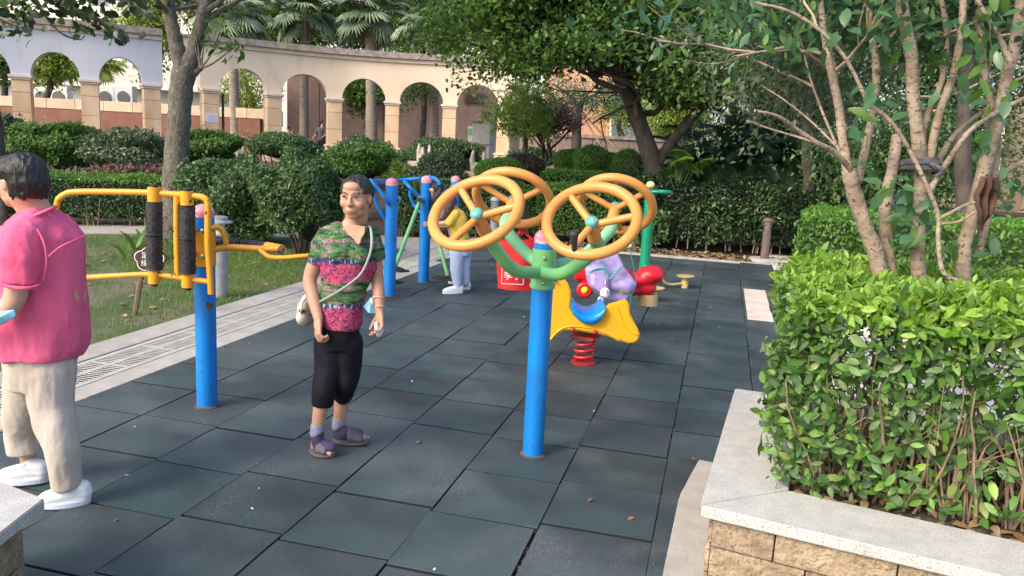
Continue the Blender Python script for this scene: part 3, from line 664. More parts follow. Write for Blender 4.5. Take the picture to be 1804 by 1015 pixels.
# middle leaning tree
H2 = 14.8; base = PH(1152, 330, H2); bz = float(tz(base[0], base[1]))
t2 = thing('broad_leaved_tree', 'dark leaning tree forking low, with a wide dense crown, centre', 'tree', (base[0], base[1], bz))
b = MB(); 
trunk = limb(b, [np.array([base[0], base[1], bz - .1])] + pts(H2, (1152, 325), (1150, 292), (1136, 245), (1118, 195), (1103, 152)), .20, .13, 14)
L = [limb(b, pts(H2, (1152, 300), (1168, 272), (1195, 235), (1228, 197), (1258, 168), (1272, 140), (1285, 60)), .11, .06),
     limb(b, pts(H2 - .4, (1103, 155), (1075, 118), (1030, 88), (995, 72), (955, 60), (900, 64), (850, 90)), .13, .035),
     limb(b, pts(H2, (1103, 155), (1098, 100), (1096, 40), (1100, -60)), .12, .07),
     limb(b, pts(H2 + .3, (1106, 150), (1128, 112), (1150, 80), (1146, 40), (1160, -50)), .10, .05),
     limb(b, pts(H2 - .6, (1096, 160), (1068, 150), (1046, 138), (1038, 118), (1000, 100)), .06, .025),
     limb(b, pts(H2 + .2, (1130, 200), (1158, 196), (1172, 165), (1176, 120), (1180, 30)), .06, .03),
     limb(b, pts(H2 - .5, (1000, 72), (955, 40), (950, -30)), .05, .03), limb(b, pts(H2 - .8, (955, 60), (950, 20), (900, -40)), .05, .02),
     limb(b, pts(H2 - .3, (1122, 205), (1120, 180), (1140, 150)), .05, .02), limb(b, pts(H2 - .3, (1240, 185), (1300, 150), (1340, 120)), .06, .02)]
b.build('trunk', bark_d, t2, smooth=True)
b = MB(); tips = []
for k, s_ in enumerate(L):
    m_ = len(s_)
    for i in range(m_ // 2 if k not in (1,) else m_ // 3, m_):
        for _ in range(2): twigs(b, s_[i], (random.gauss(0, .7), random.gauss(0, .7), random.uniform(-.25, .7)), .03, random.uniform(.7, 1.15), 2, tips, .6)
b.build('branches', bark_d, t2, smooth=True)
def pix(p): d = np.array(p) - CAM; z = d @ FV; return 902 + FOC * (d @ RV) / z, 507.5 - FOC * (d @ UV) / z
tips2 = []
def inside(x, y):
    lim = [(740, 40), (800, 150), (850, 165), (880, 130), (940, 125), (990, 118), (1030, 128), (1060, 105), (1120, 100), (1150, 165), (1190, 185), (1250, 175), (1330, 165), (1420, 165)]
    if x < 745 or x > 1420: return False
    for (a, ya), (c, yc) in zip(lim, lim[1:]):
        if a <= x <= c: return y < ya + (yc - ya) * (x - a) / (c - a)
    return y < 60
tips = [t for t in tips if inside(*pix(t[0]))]
for _ in range(300):                                  # fill the crown volume
    x, y = random.uniform(750, 1410), random.uniform(-120, 205)
    if inside(x, y): tips.append((Vector(PH(x, y, H2 + random.uniform(-2.0, 2.2))), None))
cluster_leaves('crown', tips, 30, .17, .088, mat('leaf_crown', (0, 0, 0), .42, island=[(.028, .075, .016), (.055, .13, .026), (.10, .20, .035), (.19, .32, .06)], trans=.42), t2, LQ)

# small trees by the brown wall
H3 = 23; b3 = PH(1015, 262, H3); t3 = thing('staked_tree', 'slim dark tree held by slanting wooden props before the brown wall', 'tree', b3)
b = MB(); s_ = limb(b, [b3 - [0, 0, .5]] + pts(H3, (1015, 255), (1017, 220), (1022, 180)), .16, .11, 10); limb(b, pts(H3, (1020, 190), (1000, 165), (975, 150)), .06, .02); limb(b, pts(H3, (1020, 185), (1050, 165), (1080, 140)), .06, .02)
b.build('trunk', bark_d, t3, smooth=True)
for (x, y) in ((945, 262), (1098, 266), (1068, 262)):
    q = MB(); q.tube([PH(1020, 192, H3), PH(x, y, H3 - .8) - np.array([0, 0, .15])], .028, 6); q.build('prop', twig, t3)
tips = [(Vector(PH(random.uniform(955, 1095), random.uniform(142, 192), H3 + random.uniform(-1, 1))), None) for _ in range(120)]
cluster_leaves('crown', tips, 34, .20, .085, mat('leaf_bluish', (0, 0, 0), .5, island=[(.04, .10, .05), (.06, .14, .07), (.09, .19, .09)], trans=.3), t3)
H4 = 17.5; b4 = PH(925, 300, H4); t4 = thing('feathery_tree', 'feathery yellow-green conifer-like tree before the last arch pier', 'tree', b4)
b = MB(); limb(b, [b4 - [0, 0, .3]] + pts(H4, (925, 260), (930, 200), (928, 150)), .07, .03, 8); b.build('trunk', bark_d, t4, smooth=True)
q = []; dd = []
for _ in range(170):
    x = random.uniform(868, 968); y = random.uniform(140, 236) if x > 890 else random.uniform(180, 225); c = PH(x, y, H4 + random.uniform(-.7, .7)); d = unit(np.array([[random.gauss(0, .6), random.gauss(0, .6), random.gauss(-.3, .3)]]))[0]
    for k in range(34): q.append(c + d * k * .011 + rng.normal(0, .01, 3)); dd.append(d * .6 + rnd_dirs(1)[0] * .7)
q = np.array(q); dd = np.array(dd); link('crown', leaves_mesh('crown', q, dd, rnd_dirs(len(q)), np.full(len(q), .10), L2, .5), mat('leaf_feather', (0, 0, 0), .5, island=[(.08, .15, .02), (.13, .22, .03), (.2, .30, .05)], trans=.35), t4)
H5 = 19; b5 = PH(965, 262, H5); t5 = thing('purple_shrub', 'dusky purple twiggy shrub on dark bare stems', 'shrub', b5)
b = MB(); tips = []
for i in range(9): twigs(b, b5 + [random.gauss(0, .15), random.gauss(0, .15), -.2], (random.gauss(0, .5), random.gauss(0, .5), 1), .035, 1.1, 2, tips, .5)
b.build('stems', bark_d, t5, smooth=True)
cluster_leaves('foliage', [(Vector(PH(random.uniform(920, 1005), random.uniform(188, 232), H5 + random.uniform(-.5, .5))), None) for _ in range(150)], 60, .13, .06, leafP, t5)

# fan palms beyond the colonnade
def fan(c, d, R_, seed, up=None):
    """one fan frond: pleated segments radiating from c in the plane spanned by d"""
    r_ = np.random.default_rng(seed); d = unit(np.array([d]))[0]; s_ = unit(np.cross(d, [0, 0, 1.])[None])[0]; n_ = np.cross(s_, d); V = []; F = []; N = 26
    for k in range(N):
        a = (k / (N - 1) - .5) * 3.9; u = d * math.cos(a) + s_ * math.sin(a); L_ = R_ * (.75 + .25 * math.cos(a)) * r_.uniform(.9, 1.05); w_ = .055 * R_
        side = np.cross(u, n_); o = len(V)
        V += [c, c + u * L_ * .6 + side * w_ - n_ * .05 * R_, c + u * L_ * .6 - side * w_ - n_ * .05 * R_, c + u * L_ - n_ * .25 * R_ * r_.uniform(.5, 1.3), c + u * L_ * .6 + n_ * w_ * .4]
        F += [(o, o + 1, o + 4), (o, o + 4, o + 2), (o + 1, o + 3, o + 4), (o + 4, o + 3, o + 2)]
    return V, F
def fan_palm(x0, y0, x1, y1, H, label, rt=.24, crown=22, R_=1.15, m=None, straight=True, grp='fan palms beyond the colonnade'):
    p0 = PH(x0, y0, H); p1 = PH(x1, y1, H); t = thing('fan_palm', label, 'palm', (p0[0], p0[1], p0[2] - 1), grp)
    b = MB(); limb(b, [p0 - [0, 0, 1.2], p0, (p0 + p1) / 2, p1], rt, rt * .8, 12, 4); b.build('trunk', palm_bark, t, smooth=True)
    for i in range(crown):
        az_ = i * 2.4 + random.random() * .5; el_ = R(random.uniform(-50, 65)); d = np.array([math.cos(az_) * math.cos(el_), math.sin(az_) * math.cos(el_), math.sin(el_)])
        V, F = fan(p1 + d * random.uniform(.5, 1.0) + [0, 0, .15], d + [0, 0, -.35], R_ * random.uniform(.8, 1.1), i); q = MB(); q.add(V, F); q.tube([p1, p1 + d * .9 + [0, 0, .1]], [.03, .015], 4)
        q.build('frond', m or frond_m, t)
    sk = MB()
    for i in range(26):
        az_ = random.uniform(0, 6.28); sk.tube([p1 + [math.cos(az_) * .2, math.sin(az_) * .2, .1], p1 + [math.cos(az_) * .38, math.sin(az_) * .38, -.35], p1 + [math.cos(az_) * .33, math.sin(az_) * .33, -.9]], [.03, .04, .01], 4)
    o = sk.build('dead_skirt', dry, t); o['kind'] = 'stuff'
fan_palm(415, 250, 408, 28, 34, 'grey fan palm seen through the first big arch right of the forked tree', .23)
fan_palm(536, 250, 535, 30, 37, 'fan palm trunk standing in the second right-hand arch', .22)
fan_palm(655, 262, 652, 32, 36, 'fan palm in the third right-hand arch, ragged grey trunk', .27)
fan_palm(765, 262, 763, 40, 34, 'fan palm in the fourth right-hand arch, smooth tan trunk', .24)
fan_palm(95, 190, 92, 110, 44, 'thin pale palm seen through the arch left of the hanging branch', .2, 14, 1.0, frond_y)
fan_palm(172, 190, 172, 112, 44, 'thin straight palm centred in the arch nearest the wall gap', .17, 14, 1.0, frond_y)
# dark leaning trunk
c0 = PH(742, 262, 33); td = thing('leaning_tree', 'thin dark leaning trunk beside the tan palm under the fourth arch', 'tree', c0)
b = MB(); limb(b, [c0 - [0, 0, .8]] + pts(33, (742, 255), (747, 200), (745, 150), (722, 120)), .14, .1); b.build('trunk', bark_d, td, smooth=True)
cluster_leaves('crown', [(Vector(PH(random.gauss(728, 22), random.gauss(135, 28), 33.5 + random.gauss(0, .6))), None) for _ in range(60)], 30, .3, .17, leafB, td)

# leafy trees beyond the colonnade, each its own crown and trunk
def back_tree(label, x, ybase, cx, cy, rx, ry, H, m, nclu, leaf=.24, grp='leafy trees beyond the colonnade', per=46, tb=bark_d):
    p0 = PH(x, ybase, H); c = PH(cx, cy, H); s_ = H / FOC; t = thing('leafy_tree', label, 'tree', (p0[0], p0[1], p0[2]), grp)
    b = MB(); limb(b, [p0 - [0, 0, .6], p0, (p0 + c) / 2 + [random.gauss(0, .3), 0, 0], c], .2, .07, 8)
    for i in range(7): b.tube([(p0 + c) / 2, c + np.array([random.gauss(0, rx * s_ * .4), random.gauss(0, rx * s_ * .3), random.gauss(0, ry * s_ * .3)])], [.07, .02], 5)
    b.build('trunk', tb, t, smooth=True)
    u = rnd_dirs(nclu) * (rng.random((nclu, 1)) ** .45) * lumpy(rnd_dirs(nclu), int(x) + 3, .2)[:, None]
    tp = [(Vector(c + RD * k[0] * rx * s_ + np.array([0, 0, 1]) * k[2] * ry * s_ + HD * k[1] * rx * s_ * .6), None) for k in u]
    cluster_leaves('crown', tp, per, .34, leaf, m, t)
back_tree('bright sunlit tree above the gap in the wall', 262, 200, 262, 40, 40, 90, 40, leafY, 130)
back_tree('sunlit yellow-green tree seen through the second arch from the left', 80, 180, 84, 105, 26, 45, 36, leafY, 70)
back_tree('yellow-green tree at the far left edge seen through the arch', 8, 180, 6, 90, 26, 60, 36, leafB, 60)
back_tree('pale green shrubby tree behind the first right-hand arch', 440, 245, 430, 165, 48, 46, 37, leafY, 110, .15, per=30, tb=bark)
back_tree('dark tree with drooping leaves behind the second right-hand arch', 565, 250, 575, 150, 42, 40, 40, leafA, 90)
back_tree('dark green tree filling the third right-hand arch', 628, 250, 640, 165, 30, 34, 38, leafB, 70)
back_tree('dense tree above the wall between the fork and the first palm', 470, 240, 400, 10, 90, 60, 44, leafA, 260)
back_tree('large dark green crown above the wall, second palm', 520, 240, 520, 20, 90, 66, 42, leafB, 300)
back_tree('large dark crown above the middle of the curved wall', 640, 240, 650, 15, 90, 76, 43, leafA, 330)
back_tree('dense green crown above the right end of the curved wall', 760, 240, 770, 20, 90, 80, 41, leafB, 320)
back_tree('tall dark tree beyond the building, above the centre', 900, 240, 900, -20, 120, 90, 46, leafA, 330)
back_tree('bright bamboo-like tree behind the leaning tree', 1190, 270, 1195, 200, 60, 66, 33, leafY, 200, .16)
back_tree('pale green tree behind the brown wall', 1100, 250, 1105, 190, 50, 50, 38, leafY, 110, .15)
back_tree('low dark leafy mass of a tree filling the corner behind the shaded palms', 1350, 330, 1350, 262, 95, 62, 19, leafK, 340, .11, per=40)
back_tree('dark small tree behind the near tan stems, low on the right', 1600, 360, 1600, 290, 150, 90, 13, leafA, 360, .10, per=36)
back_tree('dark tree behind the bright bamboo-like tree', 1290, 280, 1300, 70, 100, 100, 30, leafA, 330, .16)
back_tree('dark tree behind the multi-stemmed tree, right', 1420, 345, 1430, 130, 130, 110, 19, leafA, 420, .12)
back_tree('dark tree at the far right edge', 1720, 330, 1690, 100, 140, 130, 16, leafA, 420, .11)
back_tree('sunlit tree peeping between stems at the far right', 1790, 360, 1760, 250, 46, 50, 30, leafY, 90, .14)
# plain trunks in the dark right background
for x, yb, H, lab in ((1425, 348, 13.6, 'straight dark trunk right of the shaded palms'), (1402, 345, 15, 'thinner dark trunk just left of the straight dark one'), (1700, 420, 10, 'reddish-brown trunk between the tan stems, right')):
    p = PH(x, yb, H); t = thing('dark_tree', lab, 'tree', (p[0], p[1], p[2])); b = MB()
    limb(b, [p - [0, 0, 1.4], p, PH(x - 4, yb - 150, H), PH(x + 6, yb - 330, H)], .13, .08); b.build('trunk', bark_d, t, smooth=True)
    tp = [(Vector(PH(x + random.gauss(0, 60), random.uniform(-80, 60), H + random.gauss(0, .8))), None) for _ in range(60)]
    cluster_leaves('crown', tp, 26, .25, .12, leafK, t)
# shaded palms
def pinnate(c, d, L_, droop, n=20, w_=.32):
    V = []; F = []; d = unit(np.array([d]))[0]; s_ = unit(np.cross(d, [0, 0, 1.])[None])[0]; p = np.array(c, float); v = d.copy(); rib = [p.copy()]
    for k in range(n):
        v = unit((v + [0, 0, -droop / n])[None])[0]; p = p + v * L_ / n; rib.append(p.copy())
        f_ = math.sin(math.pi * (k + 1.5) / (n + 2)) ** .6
        for sg in (-1, 1):
            for sub in (0, .5):
                q = p - v * L_ / n * sub; o = len(V); e = q + (s_ * sg * .85 + v * .55 + np.array([0, 0, -.35])) * w_ * f_; V += [q, q + v * .03, e]; F.append((o, o + 1, o + 2))
    return V, F, rib
GP = 'shaded palms under the trees'
for x, yb, H, lab, sc in ((1215, 312, 15.4, 'leftmost shaded palm, right beside the leaning trunk', 1.1), (1262, 302, 15.2, 'shaded palm with arching fronds in the dark corner', 1.25), (1322, 300, 15, 'shaded palm in the middle of the dark corner', 1.3), (1385, 306, 14.8, 'shaded palm left of the straight dark trunk', 1.25), (1300, 270, 17, 'taller shaded palm behind the others', 1.4), (1480, 330, 15, 'shaded palm behind the tan stems', 1.2)):
    p = PH(x, yb, H); t = thing('shaded_palm', lab, 'palm', (p[0], p[1], p[2] - .8), GP); b = MB(); b.tube([p - [0, 0, 1], p + [0, 0, .25]], [.12, .1], 8); b.build('trunk', palm_bark, t, smooth=True)
    for i in range(28):
        a = i * 2.4; el_ = random.uniform(.0, 1.25); V, F, rib = pinnate(p + [0, 0, .2], (math.cos(a) * math.cos(el_), math.sin(a) * math.cos(el_), math.sin(el_)), sc * random.uniform(.8, 1.15), 1.6)
        q = MB(); q.add(V, F); q.tube(rib, .008, 3); q.build('frond', frond_d, t)
# green fan leaves lit at left of dark corner
p = PH(1195, 318, 13.9); t = thing('fan_leaf_plant', 'low plant with lit green fan leaves right of the leaning trunk', 'plant', (p[0], p[1], p[2] - .3))
for i, (x, y) in enumerate(((1190, 285), (1215, 300), (1205, 275), (1180, 310), (1230, 290), (1170, 318))):
    c = PH(x, y, 13.9 + .1 * i); V, F = fan(c, RD * random.gauss(.2, .5) + np.array([0, 0, .5]) - HD * .5, .33, i); q = MB(); q.add(V, F); q.tube([p - [0, 0, .3], c], .008, 4); q.build('frond', leafB if i % 2 else leafC, t)

# multi-stemmed tan tree growing out of the near planter
RS = .41
def stems(name, label, defs, H, subs, nl, base):
    t = thing(name, label, 'tree', base); b = MB(); tips = []
    for r0, r1, q in defs:
        s_ = limb(b, [PH(a[0], a[1], H + (a[2] if len(a) > 2 else 0)) for a in q], r0 * RS, r1 * RS, 10, 6)
        for i in range(0, len(s_), 2):
            if s_[i][2] > 1.9 and random.random() < subs * .7:
                d = Vector((random.gauss(0, .7), random.gauss(0, .7), random.uniform(.0, .9)))
                twigs(b, s_[i], d, .007, random.uniform(.25, .45), 1, tips, .6)
    b.build('trunk', bark_t, t, smooth=True); return t, tips
HR = HOF((1.4, .38, 0))
tA, tipA = stems('multi_stem_tree', 'tan-barked tree on a thick stub trunk, left one growing from the near hedge', [
    (.085, .075, [(1556, 560), (1545, 455), (1528, 410), (1508, 350), (1495, 300)]), (.07, .055, [(1575, 540), (1562, 430, .05), (1560, 360, .05), (1572, 300, .05), (1580, 240, .1)]),
    (.05, .026, [(1495, 310), (1485, 250), (1478, 190), (1465, 130), (1455, 80), (1447, 20), (1440, -60)]), (.045, .03, [(1512, 320, .1), (1525, 260, .12), (1541, 180, .12), (1543, 110, .12), (1532, 40, .15), (1528, -60, .2)]),
    (.03, .012, [(1500, 300, -.1), (1470, 268, -.15), (1440, 252, -.2), (1400, 225, -.2), (1370, 205, -.25), (1330, 195, -.3)]), (.016, .006, [(1480, 270, .1), (1450, 200, .2), (1425, 130, .3), (1410, 70, .3), (1380, 30, .3)]),
    (.014, .006, [(1440, 252, .1), (1400, 240, .2), (1350, 225, .2), (1318, 212, .2)]), (.014, .006, [(1478, 262, .2), (1430, 215, .3), (1380, 175, .35), (1340, 150, .4)]), (.02, .008, [(1462, 120, .2), (1400, 85, .1), (1350, 90, .1), (1290, 100, .1)])], HR, .35, 0, (1.35, .35, .36))
tB, tipB = stems('multi_stem_tree', 'tan-barked tree with the grey cloth tie round its stem, middle of the three', [
    (.075, .055, [(1630, 600), (1618, 470), (1618, 400), (1622, 330), (1618, 250), (1608, 170), (1606, 100), (1590, 20), (1580, -60)]),
    (.045, .03, [(1630, 330), (1640, 270), (1655, 200), (1680, 130), (1692, 60), (1700, -20), (1705, -60)]), (.035, .025, [(1622, 260, .05), (1635, 200, .05), (1660, 140, .05), (1668, 60, .1), (1650, -40, .1)]),
    (.03, .022, [(1635, 340, -.05), (1660, 300, -.05), (1685, 262, -.1), (1712, 228, -.1), (1760, 196, 0), (1830, 160, 0)]), (.03, .02, [(1650, 290, .1), (1680, 240, .15), (1720, 205, .2), (1745, 185, .2), (1775, 150, .2)]),
    (.022, .014, [(1700, 500, -.25), (1662, 480, -.25), (1653, 420, -.25), (1652, 375, -.25), (1620, 300, -.25), (1585, 235, -.25), (1560, 205, -.25), (1530, 180, -.25), (1505, 130, -.25), (1480, 90, -.25), (1440, 50, -.25), (1390, 20, -.25), (1330, 5, -.25)]),
    (.02, .012, [(1655, 385, -.25), (1675, 375, -.25), (1700, 362, -.2), (1718, 357, -.2)]), (.016, .01, [(1658, 395, -.25), (1690, 390, -.25), (1720, 372, -.25)])], HR + .02, .35, 0, (1.5, .35, .36))
tC, tipC = stems('multi_stem_tree', 'tan-barked tree with the brown withered leaf on it, rightmost of the three', [
    (.075, .055, [(1705, 600), (1696, 455), (1708, 400), (1722, 340), (1742, 270), (1760, 200), (1775, 130), (1792, 60), (1805, -40)]),
    (.05, .04, [(1722, 450, .05), (1738, 380, .05), (1748, 310, .05), (1755, 240, .05), (1730, 100, .1), (1722, -30, .1)]), (.035, .02, [(1748, 330, .1), (1775, 300, .1), (1810, 280, .1), (1860, 240, .1)]),
    (.028, .018, [(1780, 110, -.1), (1765, 75, -.1), (1745, 40, -.1), (1722, 0, -.1), (1700, -50, -.1)])], HR + .05, .35, 0, (1.7, .35, .36))
tie = mat('grey_tie', (.06, .06, .065), .9, (.13, .13, .13), nscale=30, bump=.5)
b = MB()
for k in range(6): b.torus(PH(1620, 283 + k * 3.4, HR + .02), (.03 * k - .1, .1, 1), .066 + .004 * (k % 3), .008, 18, 6)
b.tube([PH(1640, 288, HR - .06), PH(1662, 300, HR - .1), PH(1650, 312, HR - .08)], .012, 6); b.build('cloth_tie', tie, tB, smooth=True)
# withered leaf
wm = mat('withered_leaf', (.07, .04, .035), .8, (.14, .075, .05), nscale=12, bump=.3, trans=.1)
c = PH(1735, 355, HR - .08); b = MB(); V = []; F = []
for i in range(9):
    for j in range(7):
        u = (i / 8 - .5); v = j / 6; wv = math.sin(math.pi * min(1, .25 + v * .8)) * .085; p = c + RD * (u * 2 * wv * .55) + np.array([0, 0, .10 - v * .22]) - HD * (.025 * math.sin(i * 1.9) + .01 * math.sin(j * 2)); V.append(p)
F = [(i * 7 + j, i * 7 + j + 1, (i + 1) * 7 + j + 1, (i + 1) * 7 + j) for i in range(8) for j in range(6)]; b.add(V, F)
tag(b.build('withered_leaf', wm, None, smooth=True), 'large brown withered leaf caught on the rightmost tan stem', 'leaf')
# big glossy leaves as parts (nearest), crown mass further
big_me = []
for k in range(4):
    me_ = leaves_mesh('leaf', np.array([[-.5, 0, 0.]]), np.array([[1., 0, 0]]), np.array([[0, 0, 1.]]), np.array([1.]), LO, .95 + .1 * k); me_.materials.append(leafG if k else leafB); me_.polygons.foreach_set('use_smooth', [True] * len(me_.polygons)); big_me.append(me_)
def leaf_at(x, y, H, parent, size):
    p = PH(x, y, H); d = rnd_dirs(1)[0] * .9 + [0, 0, -.3]; single_leaf(p, d, np.array([0, 0, 1.]) * .7 - HD * .5 + rnd_dirs(1)[0] * .5, size, parent, random.choice(big_me))
spots = [(1490, 60, 90, 60), (1400, 30, 90, 40), (1560, 30, 60, 50), (1540, 170, 40, 25), (1515, 205, 30, 20), (1560, 340, 32, 30), (1590, 380, 35, 40), (1600, 400, 30, 30), (1580, 350, 40, 40), (1625, 390, 20, 40), (1650, 60, 60, 40), (1700, 90, 50, 40), (1680, 130, 50, 30), (1730, 150, 40, 30), (1770, 200, 30, 50), (1740, 240, 25, 40), (1620, 430, 40, 14), (1690, 440, 40, 14), (1640, 20, 80, 30), (1760, 40, 40, 40), (1350, 60, 60, 40), (1530, 290, 24, 30), (1780, 340, 25, 25)]
for i in range(285):
    s_ = spots[i % len(spots)]; leaf_at(random.gauss(s_[0], s_[2] * .6), random.gauss(s_[1], s_[3] * .6), HR + random.gauss(0, .22), (tA, tB, tC)[i % 3] if i % 21 not in (0, 1) else tA, random.uniform(.05, .09))
for t_, tp in ((tA, tipA), (tB, tipB), (tC, tipC)):
    tp = [q for q in tp if q[0].z > 2.1]
    if tp: cluster_leaves('crown', tp, 12, .09, .062, leafG, t_, LO)
tp = [(Vector(PH(random.gauss(1395, 70), random.gauss(120, 55), HR + random.uniform(1.0, 2.4))), None) for _ in range(200)]
cluster_leaves('crown', tp, 24, .13, .05, leafD, tA)
tp = [(Vector(PH(random.uniform(1300, 1804), random.uniform(-60, 50), HR + random.uniform(.3, 1.6))), None) for _ in range(230)]
cluster_leaves('crown', tp, 26, .14, .066, leafG, tB, LO)

# tree at the far left whose branch hangs into the picture
pT = G(4, 396); t6 = thing('left_edge_tree', 'dark tree at the left edge with a leafy branch hanging in front of the arches', 'tree', pT)
H6 = HOF(pT); b = MB(); limb(b, [pT + [0, 0, -.1]] + pts(H6, (3, 380), (0, 300), (-20, 150), (-60, 0), (-90, -120)), .12, .09, 12)
L0 = limb(b, [PH(-80, -100, H6), PH(-40, -70, 7), PH(40, -30, 6), PH(100, 5, 5.8), PH(150, 25, 5.6), PH(215, 55, 5.5), PH(228, 74, 5.5)], .05, .004, 8)
L1 = limb(b, [PH(-60, -60, 6.6), PH(-10, 25, 5.8), PH(20, 40, 5.6), PH(34, 55, 5.6)], .012, .003, 6); L2_ = limb(b, [PH(60, -10, 5.9), PH(85, 35, 5.7), (PH(110, 60, 5.6)), PH(140, 70, 5.6), PH(150, 62, 5.6)], .01, .003, 6)
L3 = limb(b, [PH(120, -20, 5.9), PH(180, -5, 5.7), PH(230, 5, 5.6), PH(262, 35, 5.5)], .012, .003, 6); b.build('trunk', bark_d, t6, smooth=True)
dk = []
for k in range(3):
    me_ = leaves_mesh('leaf', np.array([[-.5, 0, 0.]]), np.array([[1., 0, 0]]), np.array([[0, 0, 1.]]), np.array([1.]), LR, .85); me_.materials.append(leafK if k else leafA); dk.append(me_)
sp6 = [(60, 10, 45, 16, 55), (130, 15, 40, 18, 50), (170, 35, 22, 16, 30), (25, 60, 16, 16, 14), (50, 45, 10, 14, 12), (200, 55, 10, 10, 10), (215, 70, 8, 8, 8), (250, 25, 14, 14, 14), (145, 50, 8, 10, 10), (20, 25, 22, 14, 25), (190, 5, 40, 10, 25)]
for x, y, sx, sy, n in sp6:
    for _ in range(n): p = PH(random.gauss(x, sx), random.gauss(y, sy), 5.6 + random.gauss(0, .15)); single_leaf(p, rnd_dirs(1)[0] + [0, 0, -.5], rnd_dirs(1)[0] + [0, 0, .6], random.uniform(.05, .085), t6, random.choice(dk))
tp = [(Vector(PH(random.uniform(-150, 330), random.uniform(-160, -25), 6.2 + random.gauss(0, .5))), None) for _ in range(150)]
cluster_leaves('crown', tp, 20, .15, .08, leafK, t6, LR)

# small plants on the lawn
def blade_plant(name, label, p, n, h, m, w_=.03, group=None):
    t = thing(name, label, 'plant', p, group)
    for i in range(n):
        a = random.uniform(0, 6.28); L_ = h * random.uniform(.6, 1.1); V = []; q = np.array(p, float) + [random.gauss(0, .05), random.gauss(0, .05), 0]; el_ = random.uniform(.9, 1.4); s_ = np.array([-math.sin(a), math.cos(a), 0]); v = np.array([math.cos(a) * math.cos(el_), math.sin(a) * math.cos(el_), math.sin(el_)])
        for k in range(6): ww = w_ * math.sin(math.pi * (k + .6) / 6.3); V += [q + s_ * ww, q - s_ * ww]; q = q + v * L_ / 5; v = unit((v + [math.cos(a) * .13, math.sin(a) * .13, -.17])[None])[0]
        MB().add(V, [(2 * k, 2 * k + 1, 2 * k + 3, 2 * k + 2) for k in range(5)]).build('leaf', m, t, smooth=True)
blade_plant('strap_leaf_plant', 'clump of long strap leaves on the lawn above the flower-shaped sign', G(236, 458), 16, .55, leafB, .03)
for x, y, lab in ((300, 440, 'small strap-leaved clump at the foot of the forked tree'), (415, 440, 'small strap-leaved clump behind the grey bollard')):
    blade_plant('strap_leaf_plant', lab, G(x, y), 8, .35, leafD, .022)
# leafy scrub at foot of trunk and yellow grass
# ------------------------------------------------------------------ colonnade (curved arcade)
piers = [(-21.16, 17.81), (-19.62, 18.95), (-18.3, 20.2), (-17.03, 21.6), (-15.55, 23.25), (-13.85, 24.75), (-11.9, 25.75), (-9.75, 26.35), (-7.6, 26.6), (-5.5, 26.5), (-3.4, 26.1)]
first = (-22.7, 16.6)
allp = [first] + piers
def nrm2(i):
    a = allp[max(i - 1, 0)]; b = allp[min(i + 1, len(allp) - 1)]; t = np.array([b[0] - a[0], b[1] - a[1]]); t /= np.linalg.norm(t); return t, np.array([t[1], -t[0]])
ZB, ZS, ZT = .30, 3.02, 4.62          # foot, springing, top
def pier(parent, i, w_=.52, d=.62):
    x, y = allp[i]; t, n = nrm2(i); yaw = math.atan2(t[1], t[0]); z = ZB
    hs = [.95, .62, .62, ZS - .16 - ZB - .95 - 1.24]
    for k, h in enumerate(hs):
        wk = w_ + (.10 if k == 0 else 0); dk = d + (.10 if k == 0 else 0); MB().box((x, y, z + h / 2), (wk, dk, h - .008), yaw).build('pier_block', pier_m, parent, bevel=.008); z += h
    MB().box((x, y, ZB + .95), (w_ + .16, d + .16, .07), yaw).build('pier_moulding', trim_m, parent, bevel=.01)
    c = MB(); c.box((x, y, ZS - .12), (w_ + .06, d + .06, .07), yaw); c.box((x, y, ZS - .045), (w_ + .14, d + .14, .085), yaw); c.build('pier_capital', trim_m, parent, bevel=.01)
